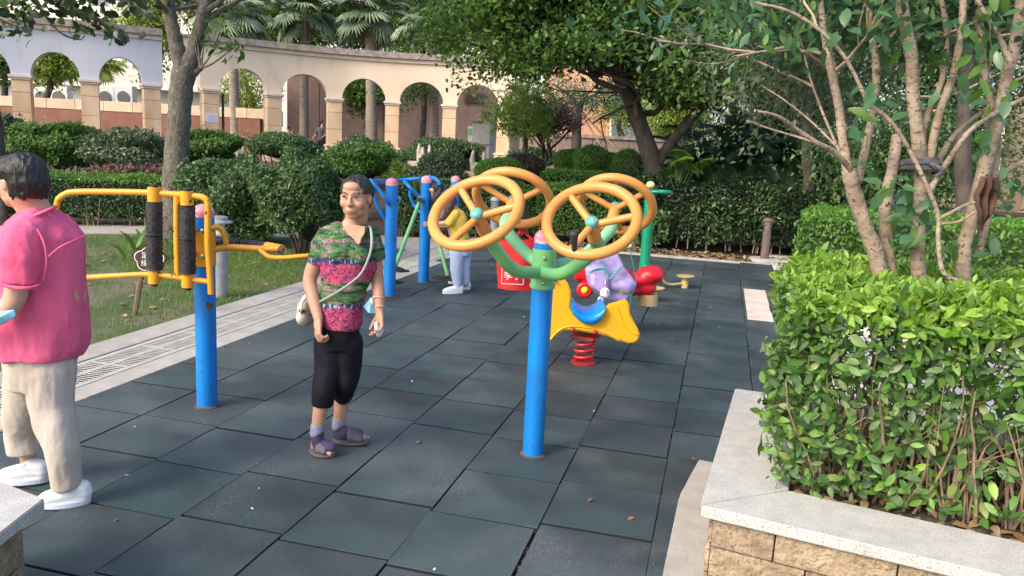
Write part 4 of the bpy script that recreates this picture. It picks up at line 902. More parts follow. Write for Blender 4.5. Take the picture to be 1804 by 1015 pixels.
def arch_wall(parent, i0, i1, m, ext0=.35, ext1=.35):
    """curved wall with segmental arches between piers i0..i1"""
    th = .46; S = []; 
    for i in range(i0, i1):
        a = np.array(allp[i]); b = np.array(allp[i + 1]); L_ = np.linalg.norm(b - a); t = (b - a) / L_; ta, na = nrm2(i); tb, nb = nrm2(i + 1); pw = .27 / L_; N = 20
        ss = [0, pw] + [pw + (1 - 2 * pw) * (.5 - .5 * math.cos(math.pi * k / N)) for k in range(1, N)] + [1 - pw, 1]
        for j, s_ in enumerate(ss):
            if i > i0 and j == 0: continue
            p = a + (b - a) * s_; n = na * (1 - s_) + nb * s_; n /= np.linalg.norm(n)
            ta_, tb_ = ta, tb; h0 = s_; m0 = L_ * (s_ ** 3 - 2 * s_ ** 2 + s_); m1 = L_ * (s_ ** 3 - s_ ** 2)
            p = (2 * s_ ** 3 - 3 * s_ ** 2 + 1) * a + m0 * ta_ + (-2 * s_ ** 3 + 3 * s_ ** 2) * b + m1 * tb_
            u = (s_ - .5) / (.5 - pw); z = ZS + (.78 * math.sqrt(max(0, 1 - u * u)) if abs(u) < 1 else 0)
            S.append((p, n, z))
    if ext0: p, n, z = S[0]; t = np.array([-n[1], n[0]]); S.insert(0, (p - t * ext0, n, ZS))
    if ext1: p, n, z = S[-1]; t = np.array([-n[1], n[0]]); S.append((p + t * ext1, n, ZS))
    V = []; F = []
    for p, n, z in S:
        for sd_ in (1, -1): q = p + n * th / 2 * sd_; V += [(q[0], q[1], z), (q[0], q[1], ZT)]
    M_ = len(S)
    for k in range(M_ - 1):
        o = 4 * k; e = o + 4; F += [(o, e, e + 1, o + 1), (o + 2, o + 3, e + 3, e + 2), (o, o + 2, e + 2, e), (o + 1, e + 1, e + 3, o + 3)]
    F += [(0, 1, 3, 2), (4 * M_ - 4, 4 * M_ - 2, 4 * M_ - 1, 4 * M_ - 3)]
    MB().add(V, F).build('arched_wall', m, parent)
    for z0, z1, w_, mm, nm in ((ZT - .16, ZT - .02, th + .16, trim_m, 'cornice_moulding'), (ZT - .015, ZT + .20, th + .40, cap_m, 'cornice')):
        V = []; F = []
        for p, n, z in S:
            for sd_ in (1, -1): q = p + n * w_ / 2 * sd_; V += [(q[0], q[1], z0), (q[0], q[1], z1)]
        for k in range(M_ - 1): o = 4 * k; e = o + 4; F += [(o, e, e + 1, o + 1), (o + 2, o + 3, e + 3, e + 2), (o, o + 2, e + 2, e), (o + 1, e + 1, e + 3, o + 3)]
        F += [(0, 1, 3, 2), (4 * M_ - 4, 4 * M_ - 2, 4 * M_ - 1, 4 * M_ - 3)]
        MB().add(V, F).build(nm, mm, parent)
ca = thing('arcade', 'left stretch of the curved arcade, shade-tinted lilac wall on stone piers', 'arcade', (allp[1][0], allp[1][1], ZB), 'two stretches of the curved arcade')
arch_wall(ca, 0, 3, lilac); [pier(ca, i) for i in range(0, 4)]
cb = thing('arcade', 'long right stretch of the curved arcade, cream wall on orange stone piers', 'arcade', (allp[5][0], allp[5][1], ZB), 'two stretches of the curved arcade')
arch_wall(cb, 4, 9, cream); [pier(cb, i) for i in range(4, 10)]
# pinned notice on the first right pier
x, y = allp[4]; t, n = nrm2(4); q = np.array([x, y]) + n * .316
paper = mat('paper', (.60, .60, .68), .7); ink = mat('ink_lilac', (.30, .30, .42), .7)
nt_ = MB().box((q[0], q[1], 2.02), (.40, .012, .30), math.atan2(t[1], t[0])).build('notice', paper); tag(nt_, 'small white paper notice on the first pier right of the forked tree', 'notice')
for k in range(6): q2 = q + n * .008; MB().box((q2[0], q2[1], 2.12 - k * .038), (.33 if k % 3 else .2, .003, .008), math.atan2(t[1], t[0])).build('text_line', ink, nt_)
pp = allp[4]; rp_ = MB(); q = np.array(pp) + t * .45; rp_.tube([(q[0], q[1], .2), (q[0], q[1], 2.9)], .045, 8); tag(rp_.build('drain_pipe', bark_d, None, smooth=True), 'thin black upright pole beside the pier with the notice', 'pole')

# low red-brown boundary wall with stone coping, beyond the left arches
def offs(P_, o): return [(p[0] + HD[0] * o, p[1] + HD[1] * o) for p in P_]
rw = thing('boundary_wall', 'low red-brown wall with tan stone coping seen through the left arches', 'wall', (-22, 26, .3))
wp = [PH(x, 230, 34) for x in (-160, 460)]; a, b = np.array(wp[0][:2]), np.array(wp[1][:2]); L_ = np.linalg.norm(b - a); t = (b - a) / L_; yaw = math.atan2(t[1], t[0]); c = (a + b) / 2
MB().box((c[0], c[1], 1.1), (L_, .3, 2.1), yaw).build('wall_body', redwall, rw)
k = 0; s_ = 0
while s_ < L_:
    q = a + t * (s_ + .6); MB().box((q[0], q[1], 2.36), (1.19, .36, .41), yaw).build('coping_stone', coping_m, rw, bevel=.01); s_ += 1.2
bw = thing('tall_wall', 'tall brown wall behind the right-hand arches', 'wall', (-12, 34, .5))
wp = [PH(x, 230, 38) for x in (508, 925)]; a, b = np.array(wp[0][:2]), np.array(wp[1][:2]); L_ = np.linalg.norm(b - a); t = (b - a) / L_; yaw = math.atan2(t[1], t[0]); c = (a + b) / 2
MB().box((c[0], c[1], 2.3), (L_, .4, 4.0), yaw).build('wall_body', brownwall, bw)
MB().box((c[0], c[1], 4.36), (L_ + .1, .5, .11), yaw).build('coping', cap_m, bw)
MB().box((c[0], c[1], .42), (L_, .9, .4), yaw).build('plinth', brownwall, bw)
for s_ in np.arange(1.5, L_, 3.0): q = a + t * s_ - HD[:2] * .21; MB().box((q[0], q[1], 2.3), (.02, .02, 3.9), yaw).build('wall_joint', clad_d, bw)
vt = MB()
for k in range(14): q = PH(818 + k * 2.5, 172, 37.7); vt.box(q, (.03, .04, .5), yaw)
vt.build('vent_grille', clad_d, bw)
bs = thing('stone_wall', 'low brown stone garden wall behind the clipped ball bushes', 'wall', (-2, 24, .5))
wp = [PH(x, 250, 26) for x in (915, 1172)]; a, b = np.array(wp[0][:2]), np.array(wp[1][:2]); L_ = np.linalg.norm(b - a); t = (b - a) / L_; yaw = math.atan2(t[1], t[0]); c = (a + b) / 2
for k in range(4): q = a + t * (L_ * (k + .5) / 4); MB().box((q[0], q[1], 1.22), (L_ / 4 - .012, .3, 1.5), yaw).build('wall_panel', brown_stone, bs, bevel=.01)
MB().box((c[0], c[1], 2.02), (L_ + .1, .42, .10), yaw).build('coping', cap_m, bs)
# electrical cabinet and info board by the tall wall
q = PH(852, 240, 33); cbx = thing('electrical_cabinet', 'grey concrete cabinet on two legs by the tall brown wall', 'cabinet', (q[0], q[1], 1))
MB().box((q[0], q[1], PH(852, 234, 33)[2]), (.82, .5, .9), -.2).build('cabinet_body', concrete, cbx, bevel=.01); MB().box((q[0], q[1], PH(852, 215, 33)[2]), (.95, .6, .07), -.2).build('roof_slab', cap_m, cbx)
for dx in (-.3, .3): MB().box((q[0] + dx, q[1], PH(852, 265, 33)[2]), (.14, .4, .9), -.2).build('leg', concrete, cbx)
q = PH(829, 243, 34); ib = thing('info_board', 'narrow upright board, white with a green panel, left of the grey cabinet', 'sign', (q[0], q[1], 1))
MB().box(q, (.24, .04, .95), -.2).build('board', mat('board_white', (.62, .70, .74), .5), ib); q2 = PH(829, 232, 33.96); MB().box(q2, (.2, .02, .28), -.2).build('green_panel', mat('board_green', (.15, .45, .15), .5), ib)
MB().box(q - np.array([0, 0, .8]), (.05, .04, .8), -.2).build('post', lamp_grey, ib)
# white building with air-conditioning units
wb = thing('white_building', 'sunlit white building with balconies seen through the left arches', 'building', (-30, 38, .3))
P0 = PH(-140, 200, 50); P1 = PH(420, 200, 50); a, b = P0[:2], P1[:2]; L_ = np.linalg.norm(b - a); t = (b - a) / L_; yaw = math.atan2(t[1], t[0]); c = (a + b) / 2
MB().box((c[0], c[1], 8), (L_, 1, 16), yaw).build('wall', white_wall, wb)
for z in (3.9, 7.2, 10.5): q = c - HD[:2] * 1.0; MB().box((q[0], q[1], z), (L_, 1.2, .28), yaw).build('balcony_slab', white_wall, wb); MB().box((q[0] - HD[0] * .55, q[1] - HD[1] * .55, z + .7), (L_, .08, .9), yaw).build('parapet', mat('parapet_cream', (.72, .66, .56), .8), wb)
for s_ in np.arange(1.2, L_, 2.6):
    for z in (2.2, 5.8, 9.1):
        q = a + t * s_ - HD[:2] * .52; f = MB(); f.box((q[0], q[1], z), (1.3, .06, 1.4), yaw); w_ = f.build('window', mat('window_frame', (.6, .6, .6), .5), wb)
        q = q - HD[:2] * .04; MB().box((q[0], q[1], z), (1.15, .03, 1.25), yaw).build('pane', glass_m, w_)
acm = mat('ac_white', (.70, .70, .68), .5); acd = mat('ac_dark', (.12, .12, .13), .6)
for x, lab in ((78, 'white air-conditioner box seen through the second arch, left one'), (108, 'white air-conditioner box beside the palm in the second arch'), (190, 'wide white air-conditioner box through the third arch'), (222, 'right white air-conditioner box through the third arch')):
    q = PH(x, 172, 40); ac = thing('air_conditioner', lab, 'air conditioner', (q[0], q[1], 2), 'air conditioners on the white building side')
    MB().box(q, (.9, .5, 1.1), yaw).build('casing', acm, ac, bevel=.02); q2 = q - HD * .27; q3 = MB(); q3.lathe([(.3, 0), (.3, .03)], q2, -HD, 16); q3.build('fan_grille', acd, ac)
    MB().tube([q - [0, 0, 1.6], q - [0, 0, .5]], .05, 6).build('stand', acd, ac)
ob = thing('orange_building', 'sunlit orange building behind the stone garden wall', 'building', PH(1000, 200, 42))
P0 = PH(960, 200, 42); P1 = PH(1076, 200, 42); a, b = P0[:2], P1[:2]; L_ = np.linalg.norm(b - a); t = (b - a) / L_; yaw = math.atan2(t[1], t[0]); c = (a + b) / 2
MB().box((c[0] + HD[0] * 2, c[1] + HD[1] * 2, 7), (L_, 4, 13.6), yaw).build('wall', orange_wall, ob)
for s_ in (1.2, 3.0):
    for z in (8.6, 11.6): q = a + t * s_ - HD[:2] * .02; f = MB().box((q[0], q[1], z), (.9, .08, 1.3), yaw).build('window', white_wall, ob); q = q - HD[:2] * .05; MB().box((q[0], q[1], z), (.75, .03, 1.15), yaw).build('pane', glass_m, f)
ob2 = thing('orange_columned_building', 'orange-stone pillar and wall glimpsed at the far right edge', 'building', PH(1800, 300, 18))
for x in (1788, 1830): q = PH(x, 270, 18); MB().box(q, (.45, .45, 2.6), -.2).build('column', pier_m, ob2, bevel=.02)
q = PH(1820, 290, 21); MB().box(q, (5, .4, 3.4), -.25).build('wall', mat('sunny_stone', (.68, .50, .34), .8, (.75, .58, .42), nscale=2), ob2)
far = thing('far_building', 'tall pale apartment block beyond the trees', 'building', PH(700, 200, 85))
q = PH(650, 100, 90); MB().box((q[0], q[1], 14), (60, 8, 28), -.2).build('wall', mat('pale_block', (.62, .60, .56), .8, (.68, .66, .62), nscale=.3), far)
for i in range(16):
    for j in range(7): qq = np.array([q[0], q[1]]) - HD[:2] * 4.02 + RD[:2] * (i * 3.6 - 27); f = MB().box((qq[0], qq[1], 3 + j * 3.6), (1.8, .1, 1.6), -.2).build('window', glass_m, far)
# pale floral hand-shaped sculptures on plinths
sculp = mat('pale_cast_stone', (.42, .37, .31), .8, (.52, .47, .40), nscale=12, bump=.1)
def fingers(x, yb, H, hs, label, w_=.10, plinth=None, s_=.8):
    q = PH(x, yb, H); t = thing('hand_sculpture', label, 'sculpture', (q[0], q[1], q[2] - .6), 'pale stone finger sculptures'); m_ = MB()
    m_.ell(q + np.array([0, 0, .06 * s_]), (.15 * s_, .12 * s_, .13 * s_), n=14, m=8)
    for dx, h, ln in hs:
        p0 = q + RD * dx * s_; p1 = q + RD * (dx * 1.15 * s_) + np.array([0, 0, h * .55 * s_]); p2 = q + RD * ((dx * .95 + ln * .5) * s_) + np.array([0, 0, h * s_]); m_.chain([p0, p1, p2], [.075 * s_, .068 * s_, .042 * s_], 10)
    m_.organic('fingers', sculp, t, voxel=.02, smooth=3)
    pb = MB().box(q - np.array([0, 0, .42]), (.55, .55, .8), -.2).build('plinth', pier_m if plinth else sculp, t, bevel=.015)
fingers(419, 268, 17.5, [(-.13, .42, -.04), (.0, .30, 0), (.14, .40, .02)], 'pale finger sculpture between two dome bushes, left of the woman')
fingers(645, 262, 21, [(-.12, .30, 0), (.12, .28, 0)], 'tips of a pale finger sculpture behind the broad-leaved bush')
fingers(746, 283, 19, [(-.13, .46, -.02), (-.02, .36, 0), (.15, .44, .06)], 'pale three-finger sculpture under the arches')
fingers(841, 300, 15.5, [(-.12, .44, 0), (.13, .42, .04)], 'pale two-finger sculpture on an orange stone plinth behind the wheels', plinth=True)
# ------------------------------------------------------------------ playground equipment
def paint(name, c, c2=None, rough=.32, chips_=None, **k): return mat(name, c, rough, c2 or tuple(v * .82 for v in c), nscale=5, detail=6, bump=.06, bscale=40, spec=.45, coat=.08, speck=chips_, **k)
P_blue = paint('blue_paint', (.0, .21, .66), (.005, .16, .50), .42, ((.05, .10, .18), 30, .66, .74))
P_orange = paint('orange_paint', (.68, .30, .075), (.60, .245, .055), .42, ((.20, .11, .06), 30, .72, .76))
P_yellow_f = paint('yellow_paint', (.80, .36, .025), (.72, .31, .02), .34, ((.09, .05, .03), 24, .69, .71))
P_green = paint('green_paint', (.20, .50, .17), (.14, .42, .18), .34)
P_green2 = paint('pale_green_paint', (.22, .52, .30), (.17, .45, .26), .36)
P_teal = paint('teal_plastic', (.05, .30, .25), (.12, .38, .34), .5, ((.4, .5, .45), 40, .6, .7))
P_pink = paint('pink_cap_plastic', (.62, .17, .24), (.72, .30, .34), .55, ((.75, .5, .52), 30, .58, .7))
P_black = mat('black_rubber', (.012, .012, .014), .6, (.03, .03, .032), nscale=20, bump=.2)
P_yel = mat('yellow_plastic', (.85, .46, .02), .33, (.80, .40, .015), nscale=3, spec=.5)
P_red = mat('red_plastic', (.62, .012, .022), .3, (.52, .01, .02), nscale=3, spec=.5)
P_bluep = mat('blue_plastic', (.0, .24, .72), .3, (.0, .2, .6), nscale=3)
P_redp = mat('red_spring_paint', (.45, .02, .025), .3, (.35, .015, .02), nscale=6, coat=.3)
P_beige = mat('beige_paint', (.60, .44, .20), .4, (.52, .38, .17), nscale=8)
P_dgreen = mat('green_post_paint', (.0, .26, .13), .35, (.0, .2, .1), nscale=4, coat=.2)
steel = mat('steel', (.45, .43, .40), .35, metal=.9)
rust = mat('rust_ring', (.08, .045, .03), .9, (.16, .09, .05), nscale=30)
def post(parent, x, y, h, r, m=P_blue, capm=P_pink, name='post'):
    b = MB(); b.lathe([(r, -.02), (r, h)], (x, y, 0), n=28); b.build(name, m, parent, smooth=True)
    rr = r * 1.03; c = MB(); c.lathe([(rr, h + .0005), (rr, h + r * .45)] + [(rr * math.cos(a), h + r * .45 + rr * .78 * math.sin(a)) for a in np.linspace(.15, 1.5, 8)], (x, y, 0), n=24); c.build('dome_cap', capm, parent, smooth=True, auto=60)
    k = MB(); k.lathe([(r * 1.25, -.003), (r * 1.25, .003), (r * 1.01, .006)], (x, y, 0), n=20); k.build('ground_ring', rust, parent)
# --- hand-wheel station
px_, py_ = -.215, .775
ws = thing('hand_wheel_station', 'blue post with green curved arms carrying four orange-yellow hand wheels', 'exercise machine', (px_, py_, 0))
post(ws, px_, py_, 1.165, .057)
b = MB(); b.lathe([(.063, .925), (.063, 1.135)], (px_, py_, 0), n=28); b.lathe([(.068, .93), (.068, .95)], (px_, py_, 0), n=28); b.build('clamp', P_green, ws, smooth=True)
for dz in (.965, 1.095):
    c = np.array([px_, py_, dz]) - HD * .066; q = MB(); q.lathe([(.010, -.004), (.010, .006), (.005, .010)], c, -HD, 10); q.build('bolt', steel, ws, smooth=True)
Wd = {'W1': ((-.425, .21, 1.352), (-.16, -.672, .722)), 'W3': ((.088, .345, 1.342), (-.046, -.691, .721)), 'W2': ((-.45, .97, 1.37), (-.03, .727, .686)), 'W4': ((.078, 1.26, 1.354), (.02, .76, .65))}
def wheel(key, spoke0, label, aim):
    C_, n_ = [np.array(v, float) for v in Wd[key]]; n_ /= np.linalg.norm(n_); 
    a = np.cross(n_, [0, 0, 1.]); a /= np.linalg.norm(a); b_ = np.cross(n_, a); hubc = C_ - n_ * .035
    spoke0 = min(np.linspace(0, 6.28, 240), key=lambda t: np.linalg.norm(np.array(pix(C_ + (a * math.cos(t) + b_ * math.sin(t)) * .207)) - aim))
    rim = MB(); rim.torus(C_, n_, .207, .0255, 72, 16); o = rim.build('wheel', P_orange, ws, smooth=True)
    o['label'] = label
    for k in range(3):
        t = spoke0 + k * 2.094; e = C_ + (a * math.cos(t) + b_ * math.sin(t)) * .207; MB().tube([hubc, e], .0175, 12).build('spoke', P_orange, o, smooth=True)
    MB().lathe([(.034, -.095), (.030, -.03), (.028, .015)], hubc, n_, 20).build('hub', P_orange, o, smooth=True)
    MB().lathe([(.031, .0), (.032, .012), (.027, .024), (.016, .030), (.002, .032)], hubc + n_ * .012, n_, 20).build('hub_cap', P_teal, o, smooth=True, auto=70)
    return hubc - n_ * .085, n_, C_, a, b_
h1 = wheel('W1', 0, 'near left wheel', [810, 330]); h3 = wheel('W3', 0, 'near right wheel, with a black grip', [1004, 344]); h2 = wheel('W2', 0, 'far left wheel', [857, 331]); h4 = wheel('W4', 0, 'far right wheel', [1033, 341])
def uarm(ha, hb, mid, m):
    p = [ha[0] + ha[1] * .0, ha[0] - ha[1] * .10 + (mid - ha[0]) * [.02, .02, 0], None, mid, None, hb[0] - hb[1] * .10 + (mid - hb[0]) * [.02, .02, 0], hb[0]]
    p[2] = ha[0] * .48 + mid * .52 + np.array([0, 0, -.082]); p[4] = hb[0] * .48 + mid * .52 + np.array([0, 0, -.082])
    s_ = spline(p, 8); MB().tube(s_, .0325, 20).build('curved_arm', m, ws, smooth=True)
uarm(h1, h3, np.array([px_ + .0, py_ - .07, 1.018]), P_green); uarm(h2, h4, np.array([px_ + .02, py_ + .07, 1.04]), P_green2)
C_, a, b_ = h3[2], h3[3], h3[4]
q = PH(1013, 440, HOF(C_) - .14); best = min(np.linspace(0, 6.28, 120), key=lambda t: np.linalg.norm(np.array(pix(C_ + (a * math.cos(t) + b_ * math.sin(t)) * .212)) - [1013, 446]))
e = C_ + (a * math.cos(best) + b_ * math.sin(best)) * .212; g = MB(); up_ = unit((h3[1] + np.array([0, 0, .9]))[None])[0]
g.lathe([(.014, .012), (.012, .03), (.017, .075), (.021, .10), (.020, .112), (.012, .118)], e, up_, 16); g.build('grip', P_black, ws, smooth=True)
C_, a, b_ = h2[2], h2[3], h2[4]; best = min(np.linspace(0, 6.28, 120), key=lambda t: np.linalg.norm(np.array(pix(C_ + (a * math.cos(t) + b_ * math.sin(t)) * .212)) - [920, 392])); e = C_ + (a * math.cos(best) + b_ * math.sin(best)) * .212
g = MB(); g.lathe([(.014, .012), (.012, .03), (.017, .075), (.021, .10), (.020, .112), (.012, .118)], e, unit((h2[1] * .4 + np.array([0, 0, 1.]))[None])[0], 16); g.build('grip', P_black, ws, smooth=True)
# fix spoke orientation: nearest spokes aimed at the photographed rim points is handled by phase below

# --- red shopping bag hanging behind
bagm = mat('red_bag_cloth', (.60, .012, .02), .65, (.50, .01, .018), nscale=5, bump=.15, bscale=30)
HB = 4.52; rb = thing('red_bag', 'red shopping bag with white printed square hanging behind the blue wheel post', 'bag', PH(907, 468, HB), None)
def quadgrid(corners, nu, nv, bulge, dirn):
    V = []; 
    for i in range(nu + 1):
        for j in range(nv + 1):
            u, v = i / nu, j / nv; p = (corners[0] * (1 - u) + corners[1] * u) * (1 - v) + (corners[3] * (1 - u) + corners[2] * u) * v
            V.append(p + dirn * bulge * (math.sin(math.pi * u) * (.4 + .6 * v) + .12 * math.sin(u * 9 + v * 4) * math.sin(math.pi * v)))
    return V, [(i * (nv + 1) + j, i * (nv + 1) + j + 1, (i + 1) * (nv + 1) + j + 1, (i + 1) * (nv + 1) + j) for i in range(nu) for j in range(nv)]
cs = [PH(873, 424, HB), PH(948, 421, HB), PH(943, 511, HB), PH(877, 508, HB)]; b = MB()
V1, F1 = quadgrid(cs, 12, 8, .045, -HD); V2, F2 = quadgrid(cs, 12, 8, -.09, -HD); b.add(V1, F1); b.add(V2, [f[::-1] for f in F2]); o = len(V1)
nv = 9
for i in range(12): b.f += [(i * nv + 8, o + i * nv + 8, o + (i + 1) * nv + 8, (i + 1) * nv + 8)]; b.mi.append(0)
for j in range(8): b.f += [(j, o + j, o + j + 1, j + 1), (12 * nv + j, 12 * nv + j + 1, o + 12 * nv + j + 1, o + 12 * nv + j)]; b.mi += [0, 0]
b.build('bag_body', bagm, rb, smooth=True)
for k in (0, 1): MB().tube([PH(905 + 3 * k, 424, HB - .03 * k), PH(917, 412, HB), PH(921, 395, HB), PH(922, 385, HB + .02), PH(925, 396, HB + .03), PH(927, 412, HB + .02), PH(940, 423, HB)], .007, 6, flat=2.2).build('strap', bagm, rb, smooth=True)
def text_obj(s, p, size, m, parent, xdir, updir, name='lettering', ext=.001):
    cu = bpy.data.curves.new(name, 'FONT'); cu.body = s; cu.size = size; cu.align_x = 'CENTER'; cu.align_y = 'CENTER'; cu.extrude = ext
    tmp = bpy.data.objects.new('t', cu); COL.objects.link(tmp); dg = bpy.context.evaluated_depsgraph_get(); dg.update(); me = bpy.data.meshes.new_from_object(tmp.evaluated_get(dg)); bpy.data.objects.remove(tmp)
    x = Vector(xdir).normalized(); z = x.cross(Vector(updir)).normalized(); y = z.cross(x)
    me.transform(Matrix(((x.x, y.x, z.x, p[0]), (x.y, y.y, z.y, p[1]), (x.z, y.z, z.z, p[2]), (0, 0, 0, 1)))); me.materials.clear(); me.name = name
    return link(name, me, m, parent)
wprint = mat('white_print', (.80, .78, .78), .6)
q = PH(903, 487, HB - .068); text_obj('李宁', q, .052, wprint, rb, RD, (0, 0, 1))
b = MB(); 
for dx, dz, sx, sz in ((0, .045, .125, .003), (0, -.045, .125, .003), (-.062, 0, .003, .09), (.062, 0, .003, .09)): b.box(q + RD * dx + np.array([0, 0, dz]) + HD * .003, (sx, .002, sz), math.atan2(RD[1], RD[0]))
b.build('printed_frame', wprint, rb)

# --- back massage roller station
mx, my = -2.262, .77; ms_ = thing('massage_roller_station', 'blue post with yellow tube frame and black knobbly massage rollers', 'exercise machine', (mx, my, 0)); post(ms_, mx, my, 1.155, .060)
b = MB(); b.lathe([(.066, .87), (.066, 1.075)], (mx, my, 0), n=24); b.box(np.array([mx, my, .972]) - HD * .045 + RD * .0, (.115, .05, .205), math.atan2(RD[1], RD[0])); b.build('bracket', P_yellow_f, ms_, smooth=True, auto=30)
HM = HOF((mx, my, 0)); HF = HM - .22
for (x, y) in ((357, 407), (357, 452)): q = MB(); q.lathe([(.013, -.004), (.013, .006), (.006, .011)], PH(x, y, HM - .075), -HD, 10); q.build('bolt', steel, ms_, smooth=True)
def tb(name, q, r, H=HF, m=P_yellow_f, k=6, par=None, n=14):
    return MB().tube(spline([PH(p[0], p[1], (p[2] if len(p) > 2 else H)) for p in q], k), r, n).build(name, m, par or ms_, smooth=True)
tb('top_rail', [(102, 352), (112, 344), (130, 338.5), (190, 338), (262, 339.5), (300, 342), (340, 345), (357, 348), (365, 355), (366, 375), (366, 430), (369, 470), (372, 518)], .0175)
tb('bottom_rail', [(155, 489), (205, 486), (262, 483.5), (300, 487), (335, 492), (371, 497)], .0155)
tb('upright', [(311, 345), (311, 415), (313, 487)], .0165); tb('upright', [(102, 352), (98, 380), (97, 430), (100, 480), (120, 488), (158, 489)], .0165)
tb('stub_tube', [(311, 404), (345, 406, HM - .05)], .0155); tb('stub_tube', [(311, 443), (345, 446, HM - .05)], .0155)
def roller(x, y0, y1, ya, yb, par=ms_, x1=None, r=.043):
    x1 = x1 or x; p = lambda y: PH(x + (x1 - x) * (y - y0) / (y1 - y0), y, HF)
    b = MB(); b.tube([p(y0), p(ya)], .037, 16); o = b.build('roller_end', P_yellow_f, par, smooth=True); b = MB(); b.tube([p(yb), p(y1)], .034, 16); b.build('roller_end', P_yellow_f, par, smooth=True)
    MB().tube([p(y0 - 5), p(y0 + .5)], .019, 12).build('end_plug', P_black, par, smooth=True); MB().tube([p(y1 - 1), p(y1 + 5)], .019, 12).build('end_plug', P_black, par, smooth=True)
    ym = (ya + yb) / 2
    for a, c in ((ya, ym - .8), (ym + .8, yb)):
        A, B = p(a), p(c); b = MB(); b.tube([A, A + (B - A) * .04, A + (B - A) * .05, A + (B - A) * .95, A + (B - A) * .96, B], [r * 1.04, r * 1.04, r, r, r * 1.04, r * 1.04], 22)
        ax = unit((B - A)[None])[0]; u = unit(np.cross(ax, [1, 0, 0.])[None])[0]; v = np.cross(ax, u)
        for i in range(7):
            for k in range(8):
                t = 2 * math.pi * (k + .5 * (i % 2)) / 8; d = u * math.cos(t) + v * math.sin(t); q = A + (B - A) * (.1 + .8 * i / 6) + d * r; b.ell(q, (.0048, .0048, .0048), n=6, m=4)
        b.build('massage_roller', P_black, par, smooth=True, auto=40)
roller(272, 330, 499, 355, 475); roller(329, 337, 506, 361, 482, x1=331)
# right-hand waist roller
tb('curved_bracket', [(372, 402, HM - .02), (382, 400, HM), (393, 408, HM + .02), (398, 425, HM + .03), (398, 436, HM + .03)], .0165)
tb('arm_tube', [(372, 441, HM), (398, 436, HM + .03), (430, 437, HM + .05), (470, 439, HM + .06), (494, 438, HM + .06)], .020)
A, B = PH(378, 424, HM + .16), PH(472, 434, HM + .20)
for f0, f1 in ((0, .47), (.49, 1.)):
    a_, c_ = A + (B - A) * f0, A + (B - A) * f1; b = MB(); b.tube([a_, c_], .028, 20); ax = unit((c_ - a_)[None])[0]; u = unit(np.cross(ax, [0, 0, 1.])[None])[0]; v = np.cross(ax, u)
    for i in range(6):
        for k in range(8): t = 2 * math.pi * (k + .5 * (i % 2)) / 8; b.ell(a_ + (c_ - a_) * (.1 + .8 * i / 5) + (u * math.cos(t) + v * math.sin(t)) * .028, (.0045,) * 3, n=6, m=4)
    b.build('massage_roller', P_black, ms_, smooth=True, auto=40)
b = MB(); b.tube([PH(470, 434, HM + .19), PH(497, 439, HM + .10)], .027, 14); b.build('roller_end', P_yellow_f, ms_, smooth=True); MB().tube([PH(491, 440, HM + .03), PH(499, 441, HM + .03)], .021, 12).build('end_plug', rust, ms_, smooth=True)
tb('handle', [(458, 440, HM - .0), (465, 446, HM - .02), (476, 453, HM - .03), (500, 454, HM - .03), (530, 451.5, HM - .02), (552, 450, HM)], .0135)
# chipped paint patch
b = MB(); c = PH(372, 541, HM - .062)
n_ = 11; V = [c + RD * .001]; yaw0 = math.atan2(c[1] - my, c[0] - mx)
for k in range(n_): a = 2 * math.pi * k / n_; rr = .022 * (1 + .35 * math.sin(3 * a + 1)); ang = yaw0 + math.cos(a) * rr / .06; V.append(np.array([mx + .0612 * math.cos(ang), my + .0612 * math.sin(ang), c[2] + math.sin(a) * rr * 1.2]))
V[0] = np.array([mx + .0614 * math.cos(yaw0), my + .0614 * math.sin(yaw0), c[2]]); b.add(V, [(0, 1 + k, 1 + (k + 1) % n_) for k in range(n_)]); b.build('chipped_paint_patch', rust, ms_)

# --- air walker: three blue posts, blue rails, green swinging legs
aw = thing('air_walker', 'three blue posts with bent blue hand rails and green swinging legs', 'exercise machine', (-2.7, 5.4, 0))
ax_ = [G(686, 521), G(746, 497), PH(797, 470, 10.9)]; ax_[2][2] = 0
for q, r in zip(ax_, (.064, .064, .064)):
    k_ = [id(v) for v in ax_].index(id(q)); post(aw, q[0], q[1], PH((688, 747, 798)[k_], (327, 322, 320)[k_], HOF(q))[2], r)
Ha = HOF(ax_[0]); Hb = HOF(ax_[1]); Hc = HOF(ax_[2])
tb('hand_rail', [(688, 362, Ha - .05), (680, 352, Ha - .12), (668, 335, Ha - .12), (656, 322, Ha - .12), (653, 318, Ha), (662, 319.5, Ha + .1), (700, 318, Hb), (740, 314.5, Hb + .1)], .021, m=P_blue, par=aw)
tb('hand_rail', [(657, 326, Ha - .08), (660, 348, Ha - .08), (667, 368, Ha - .06), (678, 385, Ha - .02), (686, 392, Ha)], .019, m=P_blue, par=aw)
tb('hand_rail', [(742, 316, Hb + .1), (752, 312, Hb + .2), (766, 315, Hb + .2), (776, 325, Hb), (790, 338, Hc), (797, 345, Hc)], .023, m=P_blue, par=aw)
tb('hand_rail', [(712, 320, Hb), (723, 331, Hb - .1), (738, 346, Hb - .05), (745, 354, Hb)], .021, m=P_blue, par=aw)
tb('hand_rail', [(722, 335, Hb + .2), (724, 350, Hb + .2), (732, 364, Hb + .2), (742, 376, Hb + .1)], .019, m=P_blue, par=aw)
